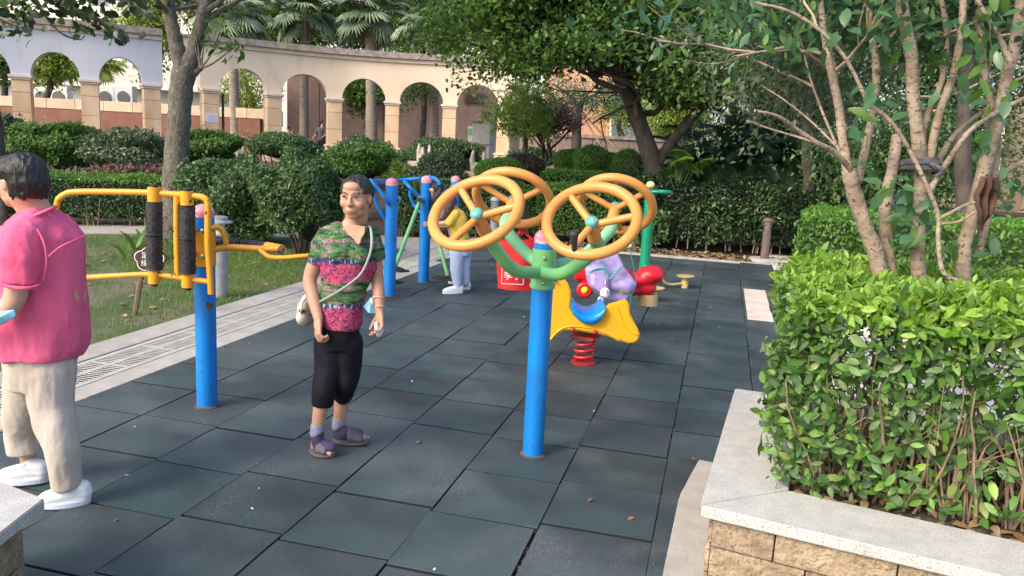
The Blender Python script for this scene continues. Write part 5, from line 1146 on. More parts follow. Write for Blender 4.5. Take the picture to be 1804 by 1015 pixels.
def leg(x0, y0, H0_, x1, y1, H1, foot=True, pd=1):
    A = PH(x0, y0, H0_); B = PH(x1, y1, H1); B[2] = max(B[2], .13); MB().tube([A, B], .023, 12).build('swing_leg', P_green, aw, smooth=True)
    MB().tube([A - HD * .07, A + HD * .06], .034, 14).build('pivot', P_green2, aw, smooth=True); MB().tube([A - HD * .10, A - HD * .07], .028, 12).build('pivot_cap', P_black, aw, smooth=True)
    if foot:
        t = MB(); c = B + np.array([0, 0, -.04]); yw = math.atan2(HD[1], HD[0]) + pd
        t.box(c, (.36, .14, .018), yw); t.box(c + np.array([0, 0, .02]), (.30, .015, .03), yw); t.build('pedal', P_black, aw, bevel=.005)
leg(741, 351, Hb - .08, 697, 468, Ha + .35, True, .75); leg(700, 352, Ha + .15, 686, 488, Ha + .25, True, .75); leg(750, 345, Hb + .15, 789, 486, Hb - .25, True, 1.1); leg(799, 352, Hc, 793, 470, Hc - .5, True, 1.1); 

# --- yellow spring rider
HS = HOF((-.27, 2.73, 0)); sr = thing('spring_rider', 'yellow spring rider with curved blue seat on a red coil spring', 'spring rider', (-.27, 2.73, 0))
sc_ = G(1028, 639); b = MB(); hp = []
for i in range(120): t = i / 119; a = t * 2 * math.pi * 3.6; hp.append(np.array([sc_[0] + .072 * math.cos(a), sc_[1] + .072 * math.sin(a), .018 + t * .185]))
b.tube(hp, .0145, 12); b.build('coil_spring', P_redp, sr, smooth=True)
MB().lathe([(.10, -.002), (.10, .012), (.04, .02)], sc_, n=20).build('base_plate', P_redp, sr); MB().box((sc_[0], sc_[1], .215), (.20, .15, .02), -.25).build('top_plate', P_redp, sr)
outl = [(942, 606), (944, 560), (950, 520), (962, 498), (976, 488), (985, 486.5), (994, 491), (1001, 500), (1005.5, 513), (1006, 528), (1005, 540), (1012, 553), (1024, 562), (1040, 566), (1054, 560), (1062, 548), (1069, 537), (1085, 532), (1103, 527), (1108, 536), (1110, 552), (1116, 566), (1123, 578), (1126.5, 588), (1125, 597), (1117, 604), (1106, 604), (1090, 599), (1068, 591), (1040, 585), (1012, 581), (992, 582), (978, 592), (968, 604), (955, 612)]
def panel(H, th, bev=.012):
    P_ = [PH(x, y, H) for x, y in outl]; n = len(P_); V = [p - HD * th / 2 for p in P_] + [p + HD * th / 2 for p in P_]
    return MB().add(V, [tuple(range(n)), tuple(range(n, 2 * n))[::-1]] + [(i, n + i, n + (i + 1) % n, (i + 1) % n) for i in range(n)]).build('side_panel', P_yel, sr, smooth=True, bevel=bev, auto=60)
panel(HS - .10, .045); 
P_back = panel(HS + .16, .045)
b = MB(); b.box(np.array([*(sc_[:2]), .31]) + HD * .03, (.26, .20, .09), -.25); b.build('inner_body', P_yel, sr, bevel=.01)
# embossed arch ridge on the panel
tb('moulded_ridge', [(968, 600, HS - .123), (984, 583, HS - .123), (1004, 575, HS - .123), (1040, 578, HS - .123), (1066, 586, HS - .123), (1090, 600, HS - .12)], .007, m=P_yel, par=sr)
tb('moulded_ridge', [(1086, 540, HS - .123), (1093, 560, HS - .123), (1106, 580, HS - .123), (1121, 590, HS - .121)], .008, m=P_yel, par=sr)
for x, y in ((1009, 582), (1048.5, 586.5)): q = MB(); q.lathe([(.019, -.004), (.019, .004), (.014, .014), (.004, .018)], PH(x, y - 1, HS - .124), -HD, 14); q.build('round_bolt', P_redp, sr, smooth=True, auto=60)
top = [(1003, 528), (1008, 526), (1016, 538), (1026, 545), (1040, 546.5), (1052, 541), (1062, 531)]; bot = [(1004, 540), (1010, 553), (1020, 562), (1032, 567.5), (1046, 566.5), (1056, 559), (1062, 545)]
V = []
for (xa, ya), (xb, yb) in zip(top, bot):
    for dh, sh in ((-.165, .0), (-.15, .35), (.17, .35), (.19, 0)):
        pass
b = MB(); rings = []
for (xa, ya), (xb, yb) in zip(top, bot):
    tA_, bA_ = PH(xa, ya, HS), PH(xb, yb, HS); c = (tA_ + bA_) / 2; hh = (tA_ - bA_) / 2; ring = []
    for k in range(14): a = 2 * math.pi * k / 14; ring.append(c + hh * math.copysign(abs(math.cos(a)) ** .6, math.cos(a)) + HD * (.025 + .20 * math.copysign(abs(math.sin(a)) ** .6, math.sin(a))))
    rings.append(ring)
V = [p for r in rings for p in r]; F = [(i * 14 + k, i * 14 + (k + 1) % 14, (i + 1) * 14 + (k + 1) % 14, (i + 1) * 14 + k) for i in range(6) for k in range(14)] + [tuple(range(14))[::-1], tuple(84 + k for k in range(14))]
b.add(V, F).build('seat', P_bluep, sr, smooth=True, auto=70)
MB().tube([PH(977, 494, HS - .16), PH(978, 494, HS + .22)], .012, 10).build('hand_peg', P_black, sr, smooth=True)

# --- red aeroplane spring rider behind
HP = HS + 1.15; rp2 = thing('plane_spring_rider', 'red aeroplane-shaped spring rider behind the yellow one', 'spring rider', PH(1085, 560, HP))
b = MB(); cpts = [(1016, 488, .04, .06), (1028, 489, .07, .12), (1050, 495, .10, .15), (1080, 500, .12, .16), (1110, 496, .12, .14), (1128, 492, .12, .14), (1145, 488, .12, .15), (1156, 480, .10, .11), (1164, 476, .05, .05)]
ring = []
V = []
for x, y, w_, h_ in cpts:
    c = PH(x, y, HP)
    for k in range(18): a = 2 * math.pi * k / 18; V.append(c + HD * w_ * math.cos(a) + np.array([0, 0, 1]) * h_ * .55 * math.sin(a))
n = len(cpts); b.add(V, [(i * 18 + k, i * 18 + (k + 1) % 18, (i + 1) * 18 + (k + 1) % 18, (i + 1) * 18 + k) for i in range(n - 1) for k in range(18)] + [tuple(range(18))[::-1], tuple((n - 1) * 18 + k for k in range(18))])
b.ell(PH(1146, 484, HP), (.13, .13, .085), n=18, m=10); b.ell(PH(1134, 506, HP), (.12, .10, .085), n=18, m=10); b.ell(PH(1110, 510, HP), (.12, .11, .06), n=16, m=8)
b.organic('fuselage', P_red, rp2, voxel=.012, smooth=8)
b = MB(); b.box(PH(1026, 478, HP - .05), (.16, .05, .17), .3); b.build('tail_fin', P_red, rp2, bevel=.02, smooth=True)
for s_, hh in ((0, HP - .16), (1, HP + .16)):
    c = PH(1030, 511, hh); w_ = MB(); w_.torus(c, HD, .052, .024, 28, 10); w_.lathe([(.05, -.012), (.05, .012)], c, HD, 24); o = w_.build('wheel', P_red, rp2, smooth=True)
    q = MB(); q.lathe([(.034, 0), (.033, .012), (.024, .022), (.004, .026)], c - HD * .012, -HD, 20); q.build('wheel_hub', mat('yellow_hub', (.85, .62, .02), .3), o, smooth=True)
b = MB(); b.box(PH(1080, 482, HP + .0), (.20, .5, .022), -.25); b.build('wing', P_red, rp2, bevel=.008)
MB().lathe([(.09, -.10), (.085, .0)], PH(1142, 518, HP), n=16).build('nose_base', P_beige, rp2, smooth=True)
b = MB(); gx_ = G(1085, 560); gx_ = PH(1085, 520, HP); hp = []
for i in range(90): t = i / 89; a = t * 2 * math.pi * 3.5; hp.append(np.array([gx_[0] + .065 * math.cos(a), gx_[1] + .065 * math.sin(a), .012 + t * (gx_[2] - .06)]))
b.tube(hp, .010, 8); b.build('coil_spring', P_redp, rp2, smooth=True)

# --- lavender backpack lying on the plane
def pack_mat():
    m = mat('backpack_print', (.42, .34, .62), .6, (.30, .24, .50), nscale=9, bump=.3, bscale=20)
    n = m.node_tree.nodes; L = m.node_tree.links; pb = n['Principled BSDF']; src = pb.inputs['Base Color'].links[0].from_socket
    v = n.new('ShaderNodeTexVoronoi'); v.inputs['Scale'].default_value = 11; tc = n.new('ShaderNodeTexCoord'); L.new(tc.outputs['Object'], v.inputs['Vector'])
    lt = n.new('ShaderNodeMath'); lt.operation = 'LESS_THAN'; lt.inputs[1].default_value = .27; L.new(v.outputs['Distance'], lt.inputs[0])
    cr = n.new('ShaderNodeValToRGB'); L.new(v.outputs['Color'], cr.inputs[0]); cr.color_ramp.interpolation = 'CONSTANT'; cr.color_ramp.elements[0].color = (.55, .42, .72, 1); cr.color_ramp.elements[1].position = .4; cr.color_ramp.elements[1].color = (.5, .52, .22, 1)
    e = cr.color_ramp.elements.new(.6); e.color = (.22, .42, .72, 1); e = cr.color_ramp.elements.new(.75); e.color = (.6, .25, .5, 1)
    mx = n.new('ShaderNodeMix'); mx.data_type = 'RGBA'; L.new(lt.outputs[0], mx.inputs['Factor']); L.new(src, mx.inputs['A']); L.new(cr.outputs[0], mx.inputs['B']); L.new(mx.outputs['Result'], pb.inputs['Base Color']); return m
pm = pack_mat(); teal = mat('teal_webbing', (.06, .38, .36), .6, (.05, .30, .30), nscale=20)
HK = HP - .17; bp = thing('backpack', 'lavender patterned child backpack with teal straps slumped on the red rider', 'backpack', PH(1078, 500, HK))
def slab(b, ol, Ha_, Hb_):
    A_s = [PH(x, y, Ha_) for x, y in ol]; B_s = [PH(x, y, Hb_) for x, y in ol]; n = len(ol); b.add(A_s + B_s, [tuple(range(n)), tuple(range(n, 2 * n))[::-1]] + [(i, n + i, n + (i + 1) % n, (i + 1) % n) for i in range(n)])
b = MB(); slab(b, [(1034, 456), (1046, 450), (1060, 451), (1070, 444), (1083, 442), (1092, 452), (1100, 472), (1112, 486), (1122, 500), (1117, 516), (1104, 530), (1086, 533), (1066, 526), (1048, 516), (1036, 500), (1031, 478)], HK - .08, HK + .12)
slab(b, [(1036, 476), (1050, 470), (1066, 474), (1074, 492), (1072, 512), (1058, 518), (1044, 508), (1036, 494)], HK - .15, HK)
b.chain([PH(1082, 500, HK - .05), PH(1104, 505, HK - .05)], [.075, .075], 14)
b.organic('pack_body', pm, bp, voxel=.012, smooth=7, disp=(.014, .07, (1, 1, 2.)))
tb('zip_band', [(1035, 488, HK - .13), (1043, 477, HK - .145), (1055, 473, HK - .15), (1067, 474, HK - .14)], .008, m=teal, par=bp); tb('strap', [(1043, 457, HK - .10), (1055, 454, HK - .13), (1064, 464, HK - .15), (1070, 482, HK - .15), (1074, 492, HK - .15), (1085, 480, HK - .14), (1094, 470, HK - .12)], .009, m=teal, par=bp)
MB().tube(spline([PH(1105, 425, HK), PH(1111, 445, HK - .02), (PH(1116, 470, HK - .06)), PH(1118, 480, HK - .10), PH(1123, 490, HK - .12)], 5), .015, 8, flat=.25).build('strap', teal, bp, smooth=True)
MB().tube(spline([PH(1112, 518, HK - .10), PH(1110, 540, HK - .14), PH(1105, 560, HK - .16), PH(1103, 568, HK - .16)], 5), .015, 8, flat=.25).build('strap', teal, bp, smooth=True)
MB().tube([PH(1095, 430, HK), PH(1106, 426, HK), PH(1110, 434, HK)], .022, 8).build('buckle', mat('pale_plastic', (.62, .66, .72), .4), bp, smooth=True)
ty = thing('toy_charm', 'small white toy head charm clipped to the lavender backpack', 'key charm', PH(1065, 520, HK - .2)); HT = HK - .21
b = MB(); b.ell(PH(1066, 517, HT), (.045, .04, .052)); b.ell(PH(1059, 528, HT - .01), (.032, .032, .03)); b.organic('head', mat('toy_white', (.72, .74, .78), .7, bump=.2, nscale=30), ty, voxel=.006, smooth=3)
tb('band', [(1056, 521, HT - .04), (1063, 524, HT - .05), (1071, 530, HT - .04)], .006, m=mat('toy_grey', (.12, .13, .15), .6), par=ty); tb('band', [(1069, 511, HT - .042), (1070, 514, HT - .045), (1070, 517, HT - .045)], .005, m=MATS['toy_grey'], par=ty)
tb('chain', [(1066, 489, HK - .15), (1067, 500, HK - .17), (1066, 509, HT)], .005, m=steel, par=ty)

# --- waist twister
tw0 = np.array([.02, 6.45, 0]); tw = thing('waist_twister', 'green post with round handrail and beige turning foot discs', 'exercise machine', tw0); Hw = HOF(tw0)
px0 = PH(1136, 460, Hw); tw0 = np.array([px0[0], px0[1], 0]); zt = PH(1143, 336, Hw)[2]
MB().lathe([(.062, -.01), (.062, zt)], tw0, n=24).build('post', P_dgreen, tw, smooth=True)
c = PH(1146, 326, Hw); MB().ell(c, (.052, .052, .045)).build('ball_cap', mat('pale_yellow_cap', (.72, .62, .28), .4), tw, smooth=True)
q = PH(1150, 337, Hw); MB().torus(q + RD * .07, (0, 0, 1), .15, .017, 36, 10).build('hand_ring', P_teal if 0 else P_dgreen, tw, smooth=True); MB().box(q + RD * .03, (.22, .03, .02), math.atan2(RD[1], RD[0])).build('ring_bracket', P_dgreen, tw)
MB().lathe([(.085, 0), (.085, .03), (.065, .05)], tw0, n=20).build('base_collar', P_beige, tw, smooth=True)
g1 = G(1206, 506); H1 = HOF(g1); g2 = G(1146, 534)
for (gx1, top_) in ((G(1206, 507), 485), (G(1152, 530), 508)):
    Hq = HOF(gx1); z_ = .155; MB().lathe([(.045, .0), (.045, .10), (.03, .10), (.03, z_ - .03)], gx1, n=18).build('disc_bearing', P_beige, tw, smooth=True)
    MB().lathe([(.05, z_ - .035), (.105, z_ - .018), (.112, z_ - .008), (.110, z_), (.02, z_ + .002)], gx1, n=28).build('foot_disc', P_beige, tw, smooth=True)
    MB().tube(spline([tw0 + [0, 0, .30], tw0 * .75 + gx1 * .25 + [0, 0, .25], tw0 * .45 + gx1 * .55 + [0, 0, .06], gx1 + [0, 0, .055]], 5), .016, 10).build('support_tube', P_beige, tw, smooth=True)

# --- garden bollard lamps
def bollard(p, label, h, r, m, slats=4, base=None, hat=True):
    t = thing('bollard_lamp', label, 'bollard lamp', p, 'garden bollard lamps'); p = np.array(p, float)
    MB().lathe([(r, -.02), (r, h * .68)], p, n=20).build('column', m, t, smooth=True)
    MB().lathe([(r * .72, h * .68), (r * .72, h * .93)], p, n=16).build('diffuser', mat('diffuser', (.55, .52, .5), .4), t, smooth=True)
    for k in range(slats): MB().lathe([(r * 1.12, 0), (r * 1.12, .008), (r * .6, .016)], p + [0, 0, h * (.70 + .24 * k / slats)], n=20).build('louvre', m, t, smooth=True)
    if hat: MB().lathe([(r * 1.75, h * .93), (r * 1.75, h * .945), (r * 1.15, h * .97), (r * 1.15, h), (r * .9, h * 1.01)], p, n=24).build('hat', m, t, smooth=True, auto=30)
    else: MB().lathe([(r * 1.25, h * .93), (r * 1.25, h * .95), (r * .9, h), (.01, h * 1.01)], p, n=20).build('hat', m, t, smooth=True, auto=30)
    if base: MB().lathe([(base, -.03), (base, .03), (base * .9, .045)], p, n=28).build('concrete_base', concrete, t, smooth=True, auto=30)
lb = mat('lamp_brown', (.10, .075, .07), .5, (.15, .115, .10), nscale=14)
bollard(G(388, 521), 'grey bollard lamp with flat hat on the lawn behind the yellow rollers', .80, .075, lamp_grey, 3)
bollard(G(1346, 460), 'brown slatted bollard lamp on a round concrete base, right', .70, .068, lb, 5, .26, False)
bollard(PH(870, 418, 12.9) * [1, 1, 0], 'grey slatted bollard lamp half hidden behind the left wheels', .80, .07, lamp_grey, 6, None, False)

# --- flower-shaped sign on a stake
sg = G(236, 553); HG = HOF(sg); st_ = thing('flower_sign', 'brown flower-shaped lawn sign with white characters on a wooden stake', 'sign', sg)
MB().tube([sg - [0, 0, .05], PH(248, 490, HG), PH(258, 470, HG)], .022, 6).build('stake', mat('stake_wood', (.13, .08, .06), .8, (.2, .13, .10), nscale=12), st_)
sb = mat('sign_brown', (.055, .022, .02), .5); c = PH(264, 457, HG - .03)
def petal(rad, th, off, m, name):
    n = 60; V = []
    for z_ in (-th / 2, th / 2):
        for k in range(n): a = 2 * math.pi * k / n; r_ = rad * (.83 + .17 * abs(math.cos(2.5 * (a - .3)))); V.append(c + RD * r_ * 1.12 * math.cos(a) + np.array([0, 0, 1.]) * r_ * .92 * math.sin(a) + HD * (z_ + off))
    MB().add(V, [tuple(range(n)), tuple(range(n, 2 * n))[::-1]] + [(k, n + k, n + (k + 1) % n, (k + 1) % n) for k in range(n)]).build(name, m, st_)
petal(.135, .02, 0, sb, 'board'); petal(.122, .002, -.0125, wprint, 'white_outline'); petal(.114, .002, -.0145, sb, 'board_face')
text_obj('足下', c - HD * .0175 + np.array([0, 0, .032]) - RD * .005, .062, wprint, st_, RD, (0, 0, 1)); text_obj('绿意', c - HD * .0175 + np.array([0, 0, -.038]) - RD * .01, .062, wprint, st_, RD, (0, 0, 1))
# ------------------------------------------------------------------ people
Z3 = np.array([0, 0, 1.])
skin = mat('skin', (.50, .285, .19), .5, (.43, .23, .15), nscale=14, bump=.08, bscale=160, spec=.4)
skin2 = mat('skin_fair', (.58, .34, .24), .5, (.52, .29, .20), nscale=14, bump=.06, bscale=160)
hair_b = mat('black_hair', (.006, .005, .006), .42, (.018, .015, .015), nscale=5, bump=.9, bscale=60, stretch=(1, 1, .15), spec=.5)
hair_br = mat('brown_hair', (.05, .022, .018), .5, (.10, .05, .04), nscale=8, bump=.8, bscale=40, stretch=(1, 1, .2))
lipm = mat('lips', (.40, .17, .13), .5); eyew = mat('eye_white', (.55, .50, .46), .3); iris = mat('iris', (.012, .008, .006), .2); brow = mat('eyebrow', (.03, .02, .018), .8)
def frame(f, up=Z3):
    f = unit(np.array([f], float))[0]; s_ = unit(np.cross(f, up)[None])[0]; u = np.cross(s_, f); return s_, f, u
def head_prims(m, c, f, S=.22, up=Z3, ears=True):
    s_, f, u = frame(f, up); T = lambda x, y, z: c + (s_ * x + f * y + u * z) * S; M = Matrix(((s_[0], f[0], u[0]), (s_[1], f[1], u[1]), (s_[2], f[2], u[2])))
    E = lambda x, y, z, a, b, d, n=18, k=12: m.ell(T(x, y, z), (a * S, b * S, d * S), M, n, k)
    E(0, -.07, .14, .335, .41, .345); E(0, .08, -.10, .285, .265, .34); E(0, .20, -.355, .135, .125, .105); E(.165, .20, -.10, .125, .125, .13); E(-.165, .20, -.10, .125, .125, .13)
    E(0, .285, .135, .20, .08, .07); E(0, .26, .26, .2, .12, .12); E(0, .30, -.26, .125, .09, .09)
    m.chain([T(0, .335, .06), T(0, .385, -.05), T(0, .41, -.11)], [.036 * S, .044 * S, .060 * S], 10); E(.055, .38, -.12, .040, .04, .034, 10, 8); E(-.055, .38, -.12, .040, .04, .034, 10, 8)
    E(0, .355, -.235, .095, .04, .024, 12, 8); E(0, .35, -.285, .085, .04, .026, 12, 8)
    E(.155, .08, -.27, .10, .15, .12); E(-.155, .08, -.27, .10, .15, .12)
    if ears:
        for e in (1, -1): m.tube([T(.325 * e, -.01, -.13), T(.335 * e, .02, -.06), T(.345 * e, .02, .01), T(.35 * e, -.04, .06), T(.345 * e, -.09, .02), T(.33 * e, -.06, -.07)], .024 * S, 8); E(.33 * e, -.03, -.03, .03, .07, .1, 10, 8)
    return T, M
def face_parts(parent, T, S=.22, M=None, eyes=True):
    for e in (1, -1):
        q = MB(); q.ell(T(.135 * e, .345, .035), (.052 * S, .03 * S, .017 * S), M, 12, 8); q.build('eye', eyew, parent, smooth=True)
        q = MB(); q.ell(T(.135 * e, .366, .033), (.022 * S, .014 * S, .016 * S), M, 10, 8); q.build('iris', iris, parent, smooth=True)
        q = MB(); q.tube([T(.075 * e, .368, .044), T(.105 * e, .388, .061), T(.15 * e, .382, .064), T(.195 * e, .342, .044)], [.008 * S, .012 * S, .012 * S, .007 * S], 6); q.build('eyelash', brow, parent, smooth=True)
        q = MB(); q.tube([T(.06 * e, .375, .125), T(.12 * e, .378, .152), T(.19 * e, .325, .15), T(.235 * e, .27, .12)], [.006 * S, .009 * S, .008 * S, .004 * S], 6); q.build('eyebrow', brow, parent, smooth=True)
    q = MB(); q.tube([T(-.10, .352, -.256), T(-.045, .387, -.246), T(0, .394, -.249), T(.045, .387, -.246), T(.10, .352, -.256)], [.007 * S, .014 * S, .015 * S, .014 * S, .007 * S], 8)
    q.tube([T(-.095, .352, -.268), T(-.045, .384, -.284), T(.045, .384, -.284), T(.095, .352, -.268)], [.007 * S, .017 * S, .017 * S, .007 * S], 8); q.build('lips', lipm, parent, smooth=True)
def hand(m, w_, d, n, S=1.0, side=1, curl=(.35, .5, .4), spread=.10):
    """wrist point, finger direction d, palm normal n (fingers curl towards it), side=+1: thumb on cross(d,n) side"""
    d = unit(np.array([d], float))[0]; n = np.array(n, float); n = unit((n - d * (n @ d))[None])[0]; s_ = np.cross(d, n) * side
    P_ = lambda a, b, c: w_ + (d * a + s_ * b + n * c) * S
    m.chain([P_(-.02, 0, 0), P_(.03, .004, 0), P_(.045, 0, 0)], [.021 * S, .022 * S, .02 * S], 10)
    for b_ in (-.028, -.010, .009, .027): m.cap(P_(.02, b_ * .7, 0), .0135 * S, P_(.078, b_, 0), .0105 * S, 10)
    for i, (b_, L_) in enumerate(((.029, .062), (.010, .070), (-.010, .065), (-.028, .052))):
        a = spread * (b_ / .029); p = P_(.080, b_, 0); v = unit((d + s_ * a)[None])[0]; ang = 0; pts_ = [p]
        for k, fr in enumerate((.45, .32, .23)): ang += curl[k] * (1 + .12 * i); v2 = v * math.cos(ang) + n * math.sin(ang); pts_.append(pts_[-1] + v2 * L_ * fr * S)
        m.chain(pts_, [.0092 * S, .0086 * S, .0078 * S, .0066 * S], 9)
    p = P_(.022, .028, .004); v = unit((d * .7 + s_ * .75 + n * .25)[None])[0]; q = p + v * .034 * S; v = unit((d * .9 + s_ * .25 + n * .45)[None])[0]; r_ = q + v * .026 * S; v = unit((d * .9 - s_ * .1 + n * .5)[None])[0]
    m.chain([P_(.008, .012, 0), p, q, r_, r_ + v * .018 * S], [.016 * S, .0125 * S, .0105 * S, .0095 * S, .0075 * S], 9)
def rings(rows, H, ry, xv=RD, yv=HD):
    out = []
    for i, (y, x0, x1) in enumerate(rows):
        a, b = PH(x0, y, H), PH(x1, y, H); out.append(((a + b) / 2, np.linalg.norm(b - a) / 2, ry[i] if isinstance(ry, (list, tuple)) else ry))
    return out

# ---- woman in the patterned shirt
fl1, fl2 = G(549, 797), G(589, 806); fr1, fr2 = G(590, 781), G(652, 781)
HL, HR2 = HOF((fl1 + fl2) / 2), HOF((fr1 + fr2) / 2); HW = (HL + HR2) / 2 - .01
wo_ = thing('person', 'standing woman in green and red patterned shirt and cropped black trousers', 'person', G(590, 795))
m = MB(); hc = PH(627, 349, HW - .03); fdir = -HD * .97 - RD * .17 - Z3 * .02; S = .225
T, M = head_prims(m, hc, fdir, S)
J = lambda x, y, dh=0: PH(x, y, HW + dh)
m.chain([T(0, -.12, -.15), J(627, 392, .02), J(618, 408, .02)], [.058, .056, .066], 16)
m.loft(rings([(404, 592, 640), (410, 578, 652), (430, 570, 656), (470, 572, 654), (510, 573, 640), (560, 570, 632), (590, 566, 632)], HW, [.05, .07, .09, .095, .085, .09, .095]), 24, RD, HD)
def armc(pp, rr): m.chain(spline(pp, 4), interp(rr, 4), 14)
armc([J(583, 418), J(562, 452, -.01), J(546, 491, -.02), J(552, 525, -.07), J(561, 561, -.12)], [.044, .042, .036, .034, .025])
wl_ = J(561, 562, -.12); hand(m, wl_, J(560, 600, -.16) - wl_, RD * .8 + HD * .5, 1.02, -1, (.55, .75, .6))
armc([J(648, 418), J(660, 450, .01), J(664, 487, .02), J(667, 518, -.02), J(669, 548, -.05)], [.042, .038, .034, .032, .024])
wr_ = J(669, 549, -.05); hand(m, wr_, J(670, 590, -.09) - wr_, -RD * .75 - HD * .45, 1.02, 1, (.45, .55, .5))
def legc(pp, rr): m.chain(spline(pp, 4), interp(rr, 4), 16)
legc([J(590, 590), J(578, 650, -.02), PH(567, 705, HL), PH(562, 735, HL), PH(559, 765, HL + .01), fl1 * .8 + fl2 * .2 + Z3 * .045], [.066, .042, .040, .036, .030, .030])
legc([J(608, 590), J(611, 650, .0), PH(603, 700, HR2), PH(600, 725, HR2), PH(597, 752, HR2), fr1 * .8 + fr2 * .2 + Z3 * .045], [.070, .046, .040, .037, .030, .030])
for a, b in ((fl1, fl2), (fr1, fr2)):
    d = unit((b - a)[None])[0]; m.chain([a + d * .03 + Z3 * .045, a + d * .12 + Z3 * .045, b - d * .045 + Z3 * .032], [.028, .030, .026], 12)
    sd_ = np.cross(d, Z3)
    for k in range(5): t0 = b - d * (.045 + .006 * k) + sd_ * (.026 - .013 * k) * (1 if a is fr1 else -1) * -1 + Z3 * .03; m.cap(t0, .0095, t0 + d * (.036 - .004 * k) - Z3 * .006, .0085 - .0006 * k, 8)
m.organic('body', skin, wo_, voxel=.0046, smooth=4)
face_parts(wo_, T, S, M)
# hair pulled back from the forehead
def shell_hair(parent, T, S, cen, rad, keep, m, bun=None, thick=.016, seed=1, off=.0):
    """hair cap lying on the skull: keep(x, y, z) in head units says where hair grows"""
    n_, k_ = 96, 64; V = []; L3 = []
    for i in range(k_ + 1):
        t = math.pi * (i / k_ - .5)
        for k in range(n_):
            a = 2 * math.pi * k / n_; x, y, z = math.cos(t) * math.cos(a), math.cos(t) * math.sin(a), math.sin(t)
            strand = 1 + thick * .35 * math.sin(a * 23 + 4 * math.sin(t * 3 + seed)) * math.cos(t) + thick * .5 * math.sin(a * 9 + t * 5 + seed)
            p = (cen[0] + rad[0] * x * strand, cen[1] + rad[1] * y * strand, cen[2] + rad[2] * z * strand); L3.append(p); V.append(T(*p))
    F = [(i * n_ + k, i * n_ + (k + 1) % n_, (i + 1) * n_ + (k + 1) % n_, (i + 1) * n_ + k) for i in range(k_) for k in range(n_)]
    F = [f for f in F if all(keep(*L3[q]) for q in f)]
    b = MB(); b.add(V, F)
    if bun:
        for c, r_ in bun: b.ell(T(*c), (r_[0] * S, r_[1] * S, r_[2] * S), M)
    o = b.build('hair', m, parent, smooth=True, auto=80); md = o.modifiers.new('t', 'SOLIDIFY'); md.thickness = .007; md.offset = -.2; return o
def kp(x, y, z):
    if y > .11 + .50 * z + (.07 if abs(x) > .24 else 0): return False
    if z < -.02 and y > -.22: return False
    if abs(x) > .2 and z < .10 and y > -.14: return False
    return z > -.42
shell_hair(wo_, T, S, (0, -.085, .135), (.352, .435, .372), kp, hair_b, [((0, -.50, -.12), (.13, .12, .15)), ((.02, -.44, -.28), (.09, .09, .16)), ((0, -.32, -.08), (.26, .20, .24))])
